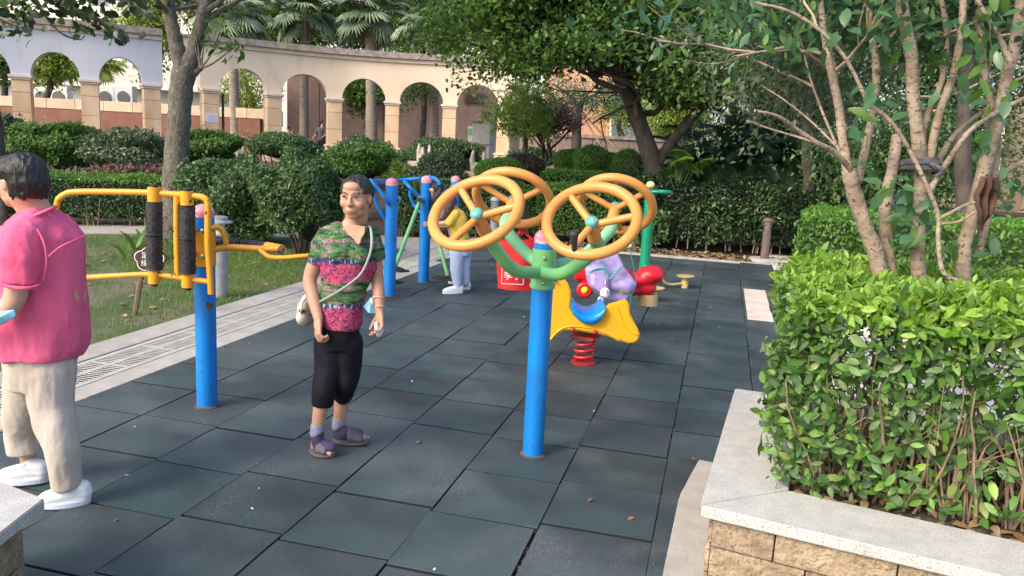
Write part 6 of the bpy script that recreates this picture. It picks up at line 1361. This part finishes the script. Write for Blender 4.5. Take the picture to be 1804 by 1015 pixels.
# shirt
def shirt_mat():
    m = mat('patterned_shirt', (.1, .2, .1), .85, bump=.15, bscale=60, spec=.2); n = m.node_tree.nodes; L = m.node_tree.links; b = n['Principled BSDF']
    tc = n.new('ShaderNodeTexCoord'); sp = n.new('ShaderNodeSeparateXYZ'); L.new(tc.outputs['Object'], sp.inputs[0])
    def noise(sc_, det, st=(1, 1, 1), rough=.6): mp = n.new('ShaderNodeMapping'); mp.inputs['Scale'].default_value = st; L.new(tc.outputs['Object'], mp.inputs[0]); t = n.new('ShaderNodeTexNoise'); t.inputs['Scale'].default_value = sc_; t.inputs['Detail'].default_value = det; t.inputs['Roughness'].default_value = rough; L.new(mp.outputs[0], t.inputs['Vector']); return t.outputs['Fac']
    def ramp(src, stops, const=True):
        r = n.new('ShaderNodeValToRGB'); r.color_ramp.interpolation = 'CONSTANT' if const else 'LINEAR'; es = r.color_ramp.elements
        for i, (p, c) in enumerate(stops):
            e = es[i] if i < 2 else es.new(p)
            e.position = p; e.color = (*c, 1)
        L.new(src, r.inputs[0]); return r.outputs[0]
    def mth(op, a, v): k = n.new('ShaderNodeMath'); k.operation = op; (L.new(a, k.inputs[0]) if hasattr(a, 'links') or hasattr(a, 'node') else None); (L.new(v, k.inputs[1]) if hasattr(v, 'node') else setattr(k.inputs[1], 'default_value', v)); return k.outputs[0]
    red = ramp(noise(60, 6, (1, 1, 1), .7), [(0, (.05, .04, .12)), (.42, (.22, .03, .09)), (.49, (.48, .05, .12)), (.55, (.55, .15, .22)), (.58, (.12, .05, .12)), (.62, (.06, .12, .07)), (.66, (.42, .34, .42))])
    grn = ramp(noise(15, 9, (1, 1, 3.0), .68), [(0, (.02, .02, .035)), (.38, (.025, .05, .03)), (.445, (.04, .15, .035)), (.49, (.09, .24, .07)), (.515, (.04, .04, .06)), (.535, (.16, .10, .06)), (.555, (.42, .14, .20)), (.575, (.40, .38, .44)), (.59, (.04, .09, .05)), (.63, (.16, .26, .14)), (.66, (.35, .10, .16))])
    z = mth('ADD', sp.outputs['Z'], 0.0); wv = mth('MULTIPLY', noise(6, 6), .12); wv2 = mth('MULTIPLY', noise(70, 3, (1, 1, .35)), .05); z2 = mth('ADD', mth('ADD', z, wv), wv2)
    band = ramp(mth('MULTIPLY', mth('SUBTRACT', z2, .60), 1.0), [(0, (1, 1, 1)), (.285, (0, 0, 0)), (.425, (1, 1, 1)), (.52, (0, 0, 0)), (.71, (1, 1, 1)), (.73, (0, 0, 0))])
    edge = ramp(mth('MULTIPLY', mth('SUBTRACT', z2, .60), 1.0), [(0, (0, 0, 0)), (.275, (1, 1, 1)), (.298, (0, 0, 0)), (.515, (1, 1, 1)), (.532, (0, 0, 0)), (.60, (.6, .6, .6)), (.612, (0, 0, 0))])
    mx = n.new('ShaderNodeMix'); mx.data_type = 'RGBA'; L.new(band, mx.inputs['Factor']); L.new(grn, mx.inputs['A']); L.new(red, mx.inputs['B'])
    navy = ramp(noise(80, 3, (1, 1, .3)), [(0, (.03, .04, .10)), (.56, (.30, .32, .46))])
    m2 = n.new('ShaderNodeMix'); m2.data_type = 'RGBA'; L.new(edge, m2.inputs['Factor']); L.new(mx.outputs['Result'], m2.inputs['A']); L.new(navy, m2.inputs['B']); L.new(m2.outputs['Result'], b.inputs['Base Color']); return m
shm = shirt_mat()
m = MB()
m.loft(rings([(401, 590, 642), (406, 573, 654), (414, 563, 661), (430, 559, 664), (450, 562, 665), (470, 565, 664), (490, 566, 656), (510, 564, 646), (530, 562, 641), (550, 561, 639), (568, 564, 637), (575, 568, 634)], HW - .005, [.060, .076, .092, .104, .112, .114, .108, .104, .106, .110, .112, .110]), 30, RD, HD, .88)
m.pipe([J(596, 404), J(577, 414), J(567, 432, -.005), J(560, 466, -.012)], [.04, .055, .056, .060], 16); m.pipe([J(636, 404), J(650, 412), J(657, 430, .005), J(662, 458, .01)], [.04, .051, .052, .050], 16)
m.ell(J(596, 448, -.085), (.062, .05, .06)); m.ell(J(634, 448, -.085), (.060, .05, .06))
m.organic('shirt', shm, wo_, voxel=.006, smooth=3, disp=[(.016, .09, (1.6, 1.6, .8)), (.007, .035, (2.2, 2.2, .8))])
# v neckline skin panel is the body itself; collar facing
b = MB(); b.tube(spline([J(601, 394, .03), J(603, 402, -.07), J(617, 418, -.125), J(632, 430, -.13), J(640, 416, -.115), J(647, 400, -.04)], 4), .006, 6); b.build('neckline_trim', shm, wo_, smooth=True)
b = MB(); V = [J(604, 400, -.088), J(611, 410, -.118), J(620, 420, -.134), J(632, 431, -.141), J(637, 420, -.136), J(642, 410, -.11), J(643, 400, -.08), J(624, 396, -.085)]
b.add(V + [p + HD * .012 for p in V], [tuple(range(8)), tuple(range(8, 16))[::-1]] + [(i, 8 + i, 8 + (i + 1) % 8, (i + 1) % 8) for i in range(8)]); b.build('neck_skin', skin, wo_, smooth=True)
for (x, y) in ((636, 434), (637, 443), (636, 452), (635, 462)): MB().ell(J(x, y, -.138), (.005, .004, .005), n=8, m=6).build('button', iris, wo_)
blk = mat('black_cloth', (.004, .0045, .008), .75, (.008, .009, .014), nscale=10, bump=.1, bscale=120, spec=.2)
m = MB(); m.loft(rings([(556, 562, 634), (575, 559, 633), (600, 558, 630), (612, 560, 628)], HW, [.10, .105, .105, .10]), 24, RD, HD, .9)
m.pipe(spline([J(582, 604), J(579, 650, -.03), PH(571, 685, HL + .0), PH(567, 714, HL)], 4), interp([.088, .076, .062, .056], 4), 18); m.pipe(spline([J(613, 604), J(613, 650, .0), J(608, 680, .0), PH(604, 697, HR2)], 4), interp([.082, .070, .060, .054], 4), 18)
m.ell(J(597, 606), (.09, .08, .05)); m.organic('trousers', blk, wo_, voxel=.007, smooth=2, disp=(.008, .07, (1, 1, 2.5)))
sock = mat('purple_sock', (.045, .03, .085), .85, (.07, .05, .12), nscale=40); cuff = mat('grey_sock_cuff', (.20, .20, .29), .85, (.28, .28, .38), nscale=60)
sand = mat('sandal', (.07, .065, .09), .6, (.11, .10, .13), nscale=20); sole = mat('sandal_sole', (.14, .11, .10), .7)
for a, b_, Hq, ax, ay, flip in ((fl1, fl2, HL, 559, 752, -1), (fr1, fr2, HR2, 597, 740, 1)):
    d = unit((b_ - a)[None])[0]; s_ = np.cross(d, Z3)
    q = MB(); q.chain([PH(ax, ay, Hq), PH(ax - 1, ay + 11, Hq)], [.036, .036], 16); q.organic('sock_cuff', cuff, wo_, voxel=.006, smooth=2)
    q = MB(); q.chain([PH(ax, ay + 10, Hq), PH(ax, ay + 26, Hq), a + d * .05 + Z3 * .06, a + d * .12 + Z3 * .052, b_ - d * (.06 if flip > 0 else .03) + Z3 * .04], [.036, .033, .034, .033, .026], 14); q.cap(a + d * .035 + Z3 * .045, .031, a + d * .1 + Z3 * .045, .031); q.organic('sock', sock, wo_, voxel=.006, smooth=3)
    N = 26; V = []
    for z_ in (.004, .026):
        for k in range(N):
            t = 2 * math.pi * k / N; al = .5 - .5 * math.cos(t); L_ = np.linalg.norm(b_ - a) + .012; wd = .032 + .014 * math.sin(al * 2.6); V.append(a + d * (-.012 + L_ * al) + s_ * wd * math.sin(t) * (1.1 if abs(math.sin(t)) > .5 else 1) + Z3 * z_)
    MB().add(V, [tuple(range(N)), tuple(range(N, 2 * N))[::-1]] + [(k, N + k, N + (k + 1) % N, (k + 1) % N) for k in range(N)]).build('sandal_sole', sole, wo_, bevel=.003)
    V = []; F = []
    L_ = np.linalg.norm(b_ - a)
    for i in range(6):
        for k in range(13):
            t = math.pi * k / 12; al = .36 + .44 * i / 5; V.append(a + d * L_ * al + s_ * .049 * math.cos(t) + Z3 * (.024 + (.076 - .032 * i / 5) * math.sin(t)))
    F = [(i * 13 + k, i * 13 + k + 1, (i + 1) * 13 + k + 1, (i + 1) * 13 + k) for i in range(5) for k in range(12)]
    so_ = MB().add(V, F).build('sandal_strap', sand, wo_, smooth=True); sm = so_.modifiers.new('t', 'SOLIDIFY'); sm.thickness = .004
# handbag with strap, mask, tissue, bracelets
cream_l = mat('cream_leather', (.62, .58, .48), .45, (.56, .51, .41), nscale=12); brass = mat('dark_brass', (.16, .12, .07), .4, metal=.8)
hb = thing('shoulder_bag', 'small cream shoulder bag with thin strap worn across the patterned shirt', 'bag', J(541, 545))
m = MB(); m.ell(J(541, 543, .06), (.040, .08, .062)); m.ell(J(540, 557, .06), (.042, .085, .055)); m.cap(J(541, 528, .06), .03, J(541, 560, .06), .04); m.organic('bag_body', cream_l, hb, voxel=.006, smooth=5)
MB().box(J(538, 549, -.03), (.085, .008, .014), -.25).build('clasp_bar', brass, hb); MB().torus(J(532, 549, -.04), RD, .011, .003, 16, 6).build('ring', brass, hb); MB().torus(J(545, 553, -.035), RD, .011, .003, 16, 6).build('ring', brass, hb)
MB().tube(spline([J(648, 396, .03), J(653, 403, -.07), J(655, 425, -.12), J(651, 450, -.136), J(636, 482, -.140), J(612, 503, -.135), J(585, 520, -.128), J(562, 533, -.09), J(548, 545, -.04)], 6), .0062, 8, flat=.45).build('strap', mat('pale_strap', (.36, .36, .38), .6), hb, smooth=True)
MB().tube(spline([J(540, 524, .02), J(532, 535, -.03), J(531, 549, -.04)], 5), .006, 6).build('strap_end', cream_l, hb, smooth=True)
maskb = mat('mask_blue', (.22, .55, .75), .75, (.30, .62, .80), nscale=30, bump=.1); maskw = mat('mask_white', (.75, .77, .80), .8)
def crumple(name, pts_, mt, parent, push=.012, seed=0):
    r_ = random.Random(seed); P_ = [np.array(p) for p in pts_]; c = sum(P_) / len(P_); n = len(P_); V = P_ + [c - HD * push] + [p + HD * .008 for p in P_]; F = [(i, (i + 1) % n, n) for i in range(n)] + [(n + 1 + (i + 1) % n, n + 1 + i, n) for i in range(n)][:0] + [tuple(n + 1 + k for k in range(n))[::-1]] + [(i, n + 1 + i, n + 1 + (i + 1) % n, (i + 1) % n) for i in range(n)]
    return MB().add(V, F).build(name, mt, parent, smooth=True, auto=40)
mk = thing('face_mask', 'light blue face mask dangling from the wrist of the patterned-shirt woman', 'face mask', J(652, 540))
crumple('mask_sheet', [J(640, 540, -.04), J(652, 526, -.05), (J(660, 530, -.03)), J(663, 552, -.03), J(650, 552, -.05)], maskb, mk); crumple('folded_edge', [J(651, 526, -.055), J(658, 524, -.04), J(661, 536, -.04), J(655, 538, -.06)], maskw, mk)
MB().tube(spline([J(653, 526, -.05), J(660, 522.5, -.06), J(670, 523, -.06), J(676, 524, -.03), J(668, 526, .0), J(656, 525, -.02)], 4), .0025, 6).build('ear_loop', mat('loop_pink', (.75, .62, .56), .7), mk, smooth=True)
MB().tube(spline([J(661, 541, -.07), J(668, 538, -.078), J(678, 540, -.05), J(672, 541, -.0), J(661, 542, -.03)], 4), .0025, 6).build('ear_loop', MATS['loop_pink'], mk, smooth=True)
tg = crumple('tissue', [J(659, 570, -.10), J(664, 566, -.10), J(669, 578, -.10), J(676, 582, -.08), J(672, 592, -.09), J(665, 594, -.10), J(660, 585, -.11)], maskw, None, .03); tag(tg, 'crumpled white tissue held in the hand beside the black trousers', 'tissue')

# ---- person in the pink shirt
n1, n2 = G(152, 884), G(84, 893); r1_, r2_ = G(75, 846), G(2, 850)
HN = HOF((n1 + n2) / 2); HB2 = HOF((r1_ + r2_) / 2); HP2 = (HN + HB2) / 2 - .02
pk = thing('person', 'person in pink shirt and beige trousers walking off to the left', 'person', G(100, 880)); K = lambda x, y, dh=0: PH(x, y, HP2 + dh)
m = MB(); hc = K(32, 322, -.02); fdir = -RD * .93 + HD * .25 - Z3 * .08; S = .222
T, M = head_prims(m, hc, fdir, S)
m.chain([T(0, -.08, -.18), K(58, 365, .0), K(70, 392)], [.066, .064, .075], 16)
m.loft(rings([(380, 40, 105), (400, 22, 128), (450, 8, 140), (520, 6, 146), (600, 12, 146)], HP2, [.07, .11, .14, .15, .15]), 24, RD, HD)
m.chain(spline([K(35, 420, -.17), K(30, 470, -.20), K(26, 525, -.20), K(0, 555, -.22), K(-35, 568, -.24)], 4), interp([.048, .046, .044, .040, .028], 4), 14)
hw_ = K(-35, 568, -.24); hand(m, hw_, -RD + Z3 * .05, -Z3 * .3 + HD * .8, 1.05, 1, (.3, .4, .3))
m.chain(spline([K(40, 420, .17), K(20, 480, .2), K(-10, 530, .18), K(-45, 550, .12)], 4), interp([.060, .052, .044, .030], 4), 12); hand(m, K(-46, 550, .12), -RD, -HD, 1.0, -1)
m.chain(spline([K(88, 620, -.02), K(95, 730, -.03), PH(118, 840, HN), n1 * .75 + n2 * .25 + Z3 * .06], 4), interp([.08, .050, .038, .035], 4), 14); m.chain(spline([K(50, 620, .06), K(38, 725, .06), PH(48, 800, HB2), r1_ * .75 + r2_ * .25 + Z3 * .07], 4), interp([.07, .040, .036, .034], 4), 14)
m.organic('body', skin2, pk, voxel=.0065, smooth=3); face_parts(pk, T, S, M)
h = MB()
def EH(x, y, z, a, b, c, n=20): h.ell(T(x, y, z), (a * S, b * S, c * S), M, n, 14)
EH(0, -.16, .20, .40, .44, .37); EH(0, .10, .33, .33, .30, .18); EH(.22, -.27, .02, .16, .18, .27); EH(-.22, -.27, .02, .16, .18, .27); EH(0, -.40, .02, .30, .20, .34); EH(.27, .10, .19, .09, .12, .12); EH(-.27, .10, .19, .09, .12, .12)
for i in range(60):
    a = random.uniform(2.6, 6.8); z = random.uniform(-.32, -.10); p = T(.27 * math.cos(a), -.22 + .26 * math.sin(a), z + .1); q = T(.27 * math.cos(a), -.22 + .27 * math.sin(a), z - .03); h.chain([p, q], [.018, .004], 6)
h.organic('hair', hair_b, pk, voxel=.006, smooth=3, disp=[(.016, .05, (1, 1, 1.5)), (.005, .008, (1, 1, 5.))])
pink = mat('pink_cloth', (.80, .145, .27), .9, (.72, .11, .22), nscale=4, bump=.12, bscale=90, spec=.15)
m = MB()
m.loft(rings([(368, 50, 96), (380, 34, 106), (396, 16, 124), (415, 8, 138), (440, 4, 141), (470, 2, 144), (510, 2, 147), (550, 2, 150), (585, 4, 150), (608, 6, 146), (624, 10, 138)], HP2, [.07, .10, .13, .15, .155, .155, .155, .16, .165, .165, .16]), 34, RD, HD, .92)
m.pipe([K(60, 398, -.08), K(42, 420, -.15), K(36, 455, -.18), K(33, 498, -.185)], [.07, .082, .080, .078], 18); m.chain([K(60, 400, .1), K(40, 430, .17), K(22, 490, .19)], [.06, .078, .078], 16)
m.organic('shirt', pink, pk, voxel=.007, smooth=6, disp=[(.034, .13, (1, 1, 2.4)), (.012, .05, (1, 1, 2.8))])
b = MB(); b.tube(spline([K(40, 392, -.12), K(55, 384, -.115), K(78, 374, -.09), K(93, 367, -.02), K(95, 366, .05)], 5), .015, 8, flat=.6); b.build('collar', pink, pk, smooth=True)
b = MB(); b.tube(spline([K(-2, 500, -.27), K(20, 506, -.275), K(45, 508, -.265), K(64, 505, -.22), K(70, 500, -.16)], 5), .008, 8); b.build('sleeve_hem', pink, pk, smooth=True)
b = MB(); b.tube(spline([K(86, 452, -.197), K(105, 436, -.192), K(130, 424, -.16), K(150, 415, -.06)], 5), .004, 6); b.build('yoke_seam', pink, pk, smooth=True)
b = MB(); b.tube(spline([K(66, 404, -.165), K(78, 430, -.185), K(82, 462, -.185), K(76, 496, -.17)], 5), .0045, 6); b.build('armhole_seam', pink, pk, smooth=True)
beige = mat('beige_trousers', (.46, .395, .335), .9, (.53, .46, .40), nscale=5, bump=.12, bscale=110, spec=.15)
m = MB(); m.loft(rings([(596, 18, 134), (625, 16, 131), (655, 18, 124), (680, 22, 117)], HP2, [.13, .14, .135, .12]), 28, RD, HD, .92)
m.pipe(spline([K(88, 650, -.03), K(92, 720, -.04), PH(108, 790, HN - .01), PH(119, 856, HN)], 4), interp([.108, .086, .072, .063], 4), 20); m.pipe(spline([K(55, 650, .05), K(42, 715, .07), PH(40, 760, HB2 - .01), PH(44, 798, HB2 - .01)], 4), interp([.100, .082, .076, .074], 4), 18)
m.organic('trousers', beige, pk, voxel=.007, smooth=5, disp=[(.026, .12, (1, 1, 3.0)), (.008, .05, (1, 1, 2.4))])
wsh = mat('white_shoe', (.70, .71, .74), .6, (.76, .77, .79), nscale=30, bump=.15, bscale=150); wsole = mat('shoe_sole', (.62, .68, .80), .5)
def shoe(parent, heel, toe, Hq=None, lift=0., S=1.0, mt=None):
    mt = mt or wsh; d = toe - heel; L_ = np.linalg.norm(d); d /= L_; s_ = np.cross(d, Z3); s_ /= np.linalg.norm(s_); up = np.cross(s_, d)
    if up[2] < 0: up = -up
    P_ = lambda a, b, c: heel + d * L_ * a + s_ * b * S + up * (c * S + lift); m = MB()
    m.chain([P_(.10, 0, .055), P_(.30, 0, .058), P_(.55, 0, .05), P_(.80, 0, .038), P_(.92, 0, .032)], [.036 * S, .038 * S, .040 * S, .036 * S, .026 * S], 14); m.chain([P_(.12, 0, .075), P_(.30, 0, .080)], [.036 * S, .038 * S], 14); m.cap(P_(.12, 0, .03), .034 * S, P_(.85, 0, .03), .032 * S)
    m.organic('shoe_upper', mt, parent, voxel=.006 * max(S, .8), smooth=3)
    N = 26; V = []
    for z_ in (.001, .028):
        for k in range(N): t = 2 * math.pi * k / N; al = .5 - .5 * math.cos(t); V.append(P_(-.03 + 1.05 * al, math.sin(t) * (.040 + .006 * math.sin(al * 3)), z_))
    MB().add(V, [tuple(range(N)), tuple(range(N, 2 * N))[::-1]] + [(k, N + k, N + (k + 1) % N, (k + 1) % N) for k in range(N)]).build('shoe_sole', wsole, parent, bevel=.004 * S)
    b = MB()
    for k in range(4): b.tube([P_(.45 + .07 * k, -.022, .080 - .006 * k), P_(.45 + .07 * k, 0, .093 - .007 * k), P_(.47 + .07 * k, .022, .080 - .006 * k)], .0035 * S, 5)
    b.tube(spline([P_(.42, 0, .095), P_(.38, -.03, .10), P_(.44, -.045, .085), P_(.46, 0, .095), P_(.40, .03, .10)], 4), .003 * S, 5); b.build('laces', mt, parent, smooth=True)
shoe(pk, G(158, 886), G(66, 895)); shoe(pk, G(84, 850), G(-6, 853), lift=.004)
mk2 = thing('face_mask', 'light blue face mask held low by the pink-shirted person', 'face mask', K(5, 560, -.24)); crumple('mask_sheet', [K(-30, 556, -.27), K(0, 549, -.28), K(24, 546, -.27), K(27, 556, -.27), K(22, 562, -.27), K(0, 572, -.28), K(-30, 578, -.27)], maskb, mk2, .03)

# ---- girl in yellow shirt leaning to the left
g0 = G(806, 516); HG2 = HOF(g0); gl = thing('person', 'girl in yellow shirt and pale blue trousers leaning towards the blue posts', 'person', g0); Q = lambda x, y, dh=0: PH(x, y, HG2 + dh)
m = MB(); T, M = head_prims(m, Q(788, 352), -RD * .85 - Z3 * .5 + HD * .1, .19, unit(np.array([Z3 * .9 - RD * .4]))[0], True)
m.chain([T(0, -.1, -.2), Q(802, 370)], [.038, .04], 12); m.loft(rings([(372, 797, 812), (385, 794, 822), (410, 797, 824), (440, 797, 826)], HG2, [.05, .07, .08, .08]), 18, RD, HD)
m.chain([Q(803, 378, -.08), Q(786, 393, -.10), Q(762, 395, -.06)], [.036, .030, .022], 10); hand(m, Q(761, 395, -.06), Q(748, 395, -.05) - Q(762, 395, -.06), HD, .72, 1, (.1, .15, .1), .25)
m.chain([Q(806, 380, .08), Q(792, 398, .1), Q(768, 399, .1)], [.034, .028, .02], 10)
m.chain([Q(808, 435, -.04), Q(805, 470, -.04), Q(806, 505, -.04)], [.06, .045, .032], 12); m.chain([Q(817, 435, .06), Q(818, 470, .06), Q(820, 502, .06)], [.06, .045, .032], 12); m.organic('body', skin2, gl, voxel=.007, smooth=3); face_parts(gl, T, .19, M)
h = MB(); h.ell(T(0, -.12, .16), (.38 * .19, .44 * .19, .38 * .19), M); h.ell(T(.25, .0, -.1), (.10 * .19, .22 * .19, .40 * .19), M); h.ell(T(-.25, .0, -.1), (.10 * .19, .22 * .19, .40 * .19), M); h.chain([T(-.2, -.2, -.2), Q(789, 372, -.06), Q(782, 390, -.06)], [.05, .045, .015], 10); h.chain([T(.2, -.2, -.2), Q(794, 374, .05), Q(786, 392, .05)], [.05, .04, .012], 10)
h.organic('hair', hair_br, gl, voxel=.007, smooth=2, disp=(.02, .03, (.5, .5, 2)))
m = MB(); m.loft(rings([(367, 799, 809), (372, 793, 817), (385, 789, 824), (410, 793, 825), (430, 796, 828), (440, 797, 829)], HG2, [.05, .08, .10, .10, .105, .105]), 22, RD, HD, .9); m.chain([Q(803, 377, -.07), Q(792, 392, -.11)], [.05, .05], 12); m.chain([Q(805, 377, .07), Q(796, 392, .1)], [.048, .048], 12)
m.organic('shirt', mat('yellow_cloth', (.72, .47, .06), .8, (.66, .42, .05), nscale=8, bump=.1), gl, voxel=.008, smooth=3, disp=(.014, .06, (1, 1, 1.6)))
m = MB(); m.loft(rings([(432, 797, 829), (450, 796, 828)], HG2, [.105, .105]), 20, RD, HD); m.chain([Q(806, 445, -.04), Q(804, 475, -.04), Q(806, 500, -.04)], [.085, .07, .05], 14); m.chain([Q(818, 445, .06), Q(818, 475, .06), Q(820, 497, .06)], [.085, .066, .048], 14)
m.organic('trousers', mat('pale_blue_cloth', (.36, .42, .60), .8, (.42, .48, .66), nscale=8, bump=.1), gl, voxel=.009, smooth=3, disp=(.016, .07, (1, 1, 2.4)))
shoe(gl, G(815, 517), G(780, 518), S=.95); shoe(gl, G(828, 510), G(798, 511), S=.9)
# second child behind, on the walker
c2 = thing('person', 'dark-haired child bending over behind the girl in yellow', 'person', PH(812, 505, HG2 + .55)); Q = lambda x, y, dh=0: PH(x, y, HG2 + .55 + dh)
m = MB(); T, M = head_prims(m, Q(769, 338), -RD * .6 - HD * .5 - Z3 * .4, .19); m.chain([T(0, -.1, -.2), Q(780, 356), Q(790, 368)], [.038, .05, .07], 12); m.chain([Q(788, 366), Q(802, 395), Q(812, 425)], [.08, .085, .09], 14)
m.chain([Q(783, 368, -.08), Q(770, 390, -.1), Q(760, 405, -.1)], [.034, .028, .02], 10); m.chain([Q(812, 425, -.04), Q(812, 460, -.04), Q(812, 490, -.04)], [.06, .045, .035], 12); m.chain([Q(816, 425, .06), Q(818, 460, .06), Q(818, 490, .06)], [.06, .045, .035], 12)
m.organic('body', skin2, c2, voxel=.008, smooth=3); face_parts(c2, T, .19, M)
h = MB(); h.ell(T(0, -.12, .16), (.40 * .19, .46 * .19, .40 * .19), M); h.chain([T(-.25, -.1, 0), Q(766, 352, -.07), Q(763, 372, -.07)], [.05, .05, .02], 10); h.chain([T(.25, -.2, 0), Q(780, 352, .05), Q(778, 375, .05)], [.06, .06, .03], 10); h.organic('hair', hair_b, c2, voxel=.008, smooth=2, disp=(.02, .03, (.5, .5, 2)))
m = MB(); m.chain([Q(788, 364), Q(802, 395), Q(811, 428)], [.095, .105, .11], 16); m.chain([Q(784, 366, -.07), Q(776, 382, -.1)], [.05, .048], 10); m.organic('top', mat('mauve_cloth', (.20, .12, .18), .8, (.42, .28, .36), nscale=16), c2, voxel=.01, smooth=3)
m = MB(); m.chain([Q(812, 432, -.04), Q(812, 488, -.04)], [.085, .05], 12); m.chain([Q(817, 432, .06), Q(818, 488, .06)], [.085, .05], 12); m.organic('trousers', blk, c2, voxel=.01, smooth=3)
shoe(c2, Q(818, 497) * [1, 1, 0] + [0, 0, .0], Q(790, 498) * [1, 1, 0], S=.85)
# ---- two passers-by beyond the bushes
def walker(x, ytop, H, label, lean, shirt, trous, arm=True):
    p = PH(x, ytop, H); zt = p[2]; z0 = float(tz(p[0], p[1])); base = np.array([p[0], p[1], z0]); Ht = zt - z0 if zt - z0 > 1.2 else 1.6; s = Ht / 1.6; t = thing('person', label, 'person', base); N_ = lambda a, b, c: base + (RD * a + HD * b) * s + Z3 * c * s + RD * lean * c * s * .25
    m = MB(); T, M = head_prims(m, N_(0, 0, 1.49), RD * np.sign(lean or 1) * .8 + HD * .3, .21 * s); m.chain([N_(0, 0, 1.38), N_(0, 0, 1.28)], [.05, .07], 10); m.loft([(N_(0, 0, 1.28), .16 * s, .10 * s), (N_(0, 0, 1.0), .14 * s, .10 * s), (N_(0, 0, .8), .15 * s, .11 * s)], 16, RD, HD)
    m.chain([N_(-.17, 0, 1.26), N_(-.2, -.1, 1.0), N_(-.28, -.2, .85)], [.045, .038, .028], 10); m.chain([N_(.17, 0, 1.26), N_(.2, -.1, 1.0), N_(.1, -.25, .9)], [.045, .038, .028], 10)
    for sx in (-.08, .08): m.chain([N_(sx, 0, .8), N_(sx, sx, .42), N_(sx, sx * 2, .06)], [.07, .05, .035], 10); m.cap(N_(sx, sx * 2, .04), .04, N_(sx + .12, sx * 2, .04), .03, 8)
    m.organic('body', skin, t, voxel=.015, smooth=2)
    m = MB(); m.loft([(N_(0, 0, 1.31), .12 * s, .08 * s), (N_(0, 0, 1.24), .20 * s, .13 * s), (N_(0, 0, 1.0), .18 * s, .13 * s), (N_(0, 0, .76), .19 * s, .14 * s)], 18, RD, HD); m.cap(N_(-.17, 0, 1.25), .06, N_(-.2, -.08, 1.08), .055); m.cap(N_(.17, 0, 1.25), .06, N_(.2, -.08, 1.08), .055); m.organic('shirt', shirt, t, voxel=.018, smooth=2)
    m = MB(); 
    for sx in (-.08, .08): m.chain([N_(sx, 0, .8), N_(sx, sx, .42), N_(sx, sx * 2, .1)], [.10, .075, .055], 10)
    m.organic('trousers', trous, t, voxel=.018, smooth=2); h = MB(); h.ell(T(0, -.12, .17), (.37 * .21 * s, .42 * .21 * s, .36 * .21 * s), M); h.organic('hair', hair_b, t, voxel=.015, smooth=1)
walker(510, 222, 33, 'distant person in a salmon-red top beyond the bushes', -.2, mat('salmon_cloth', (.5, .14, .12), .8), blk)
walker(561, 230, 33, 'distant person in dark grey clothes leaning forward under the arch', .45, mat('grey_cloth', (.04, .04, .055), .8, (.09, .09, .11), nscale=20), mat('dark_cloth', (.03, .03, .04), .8))
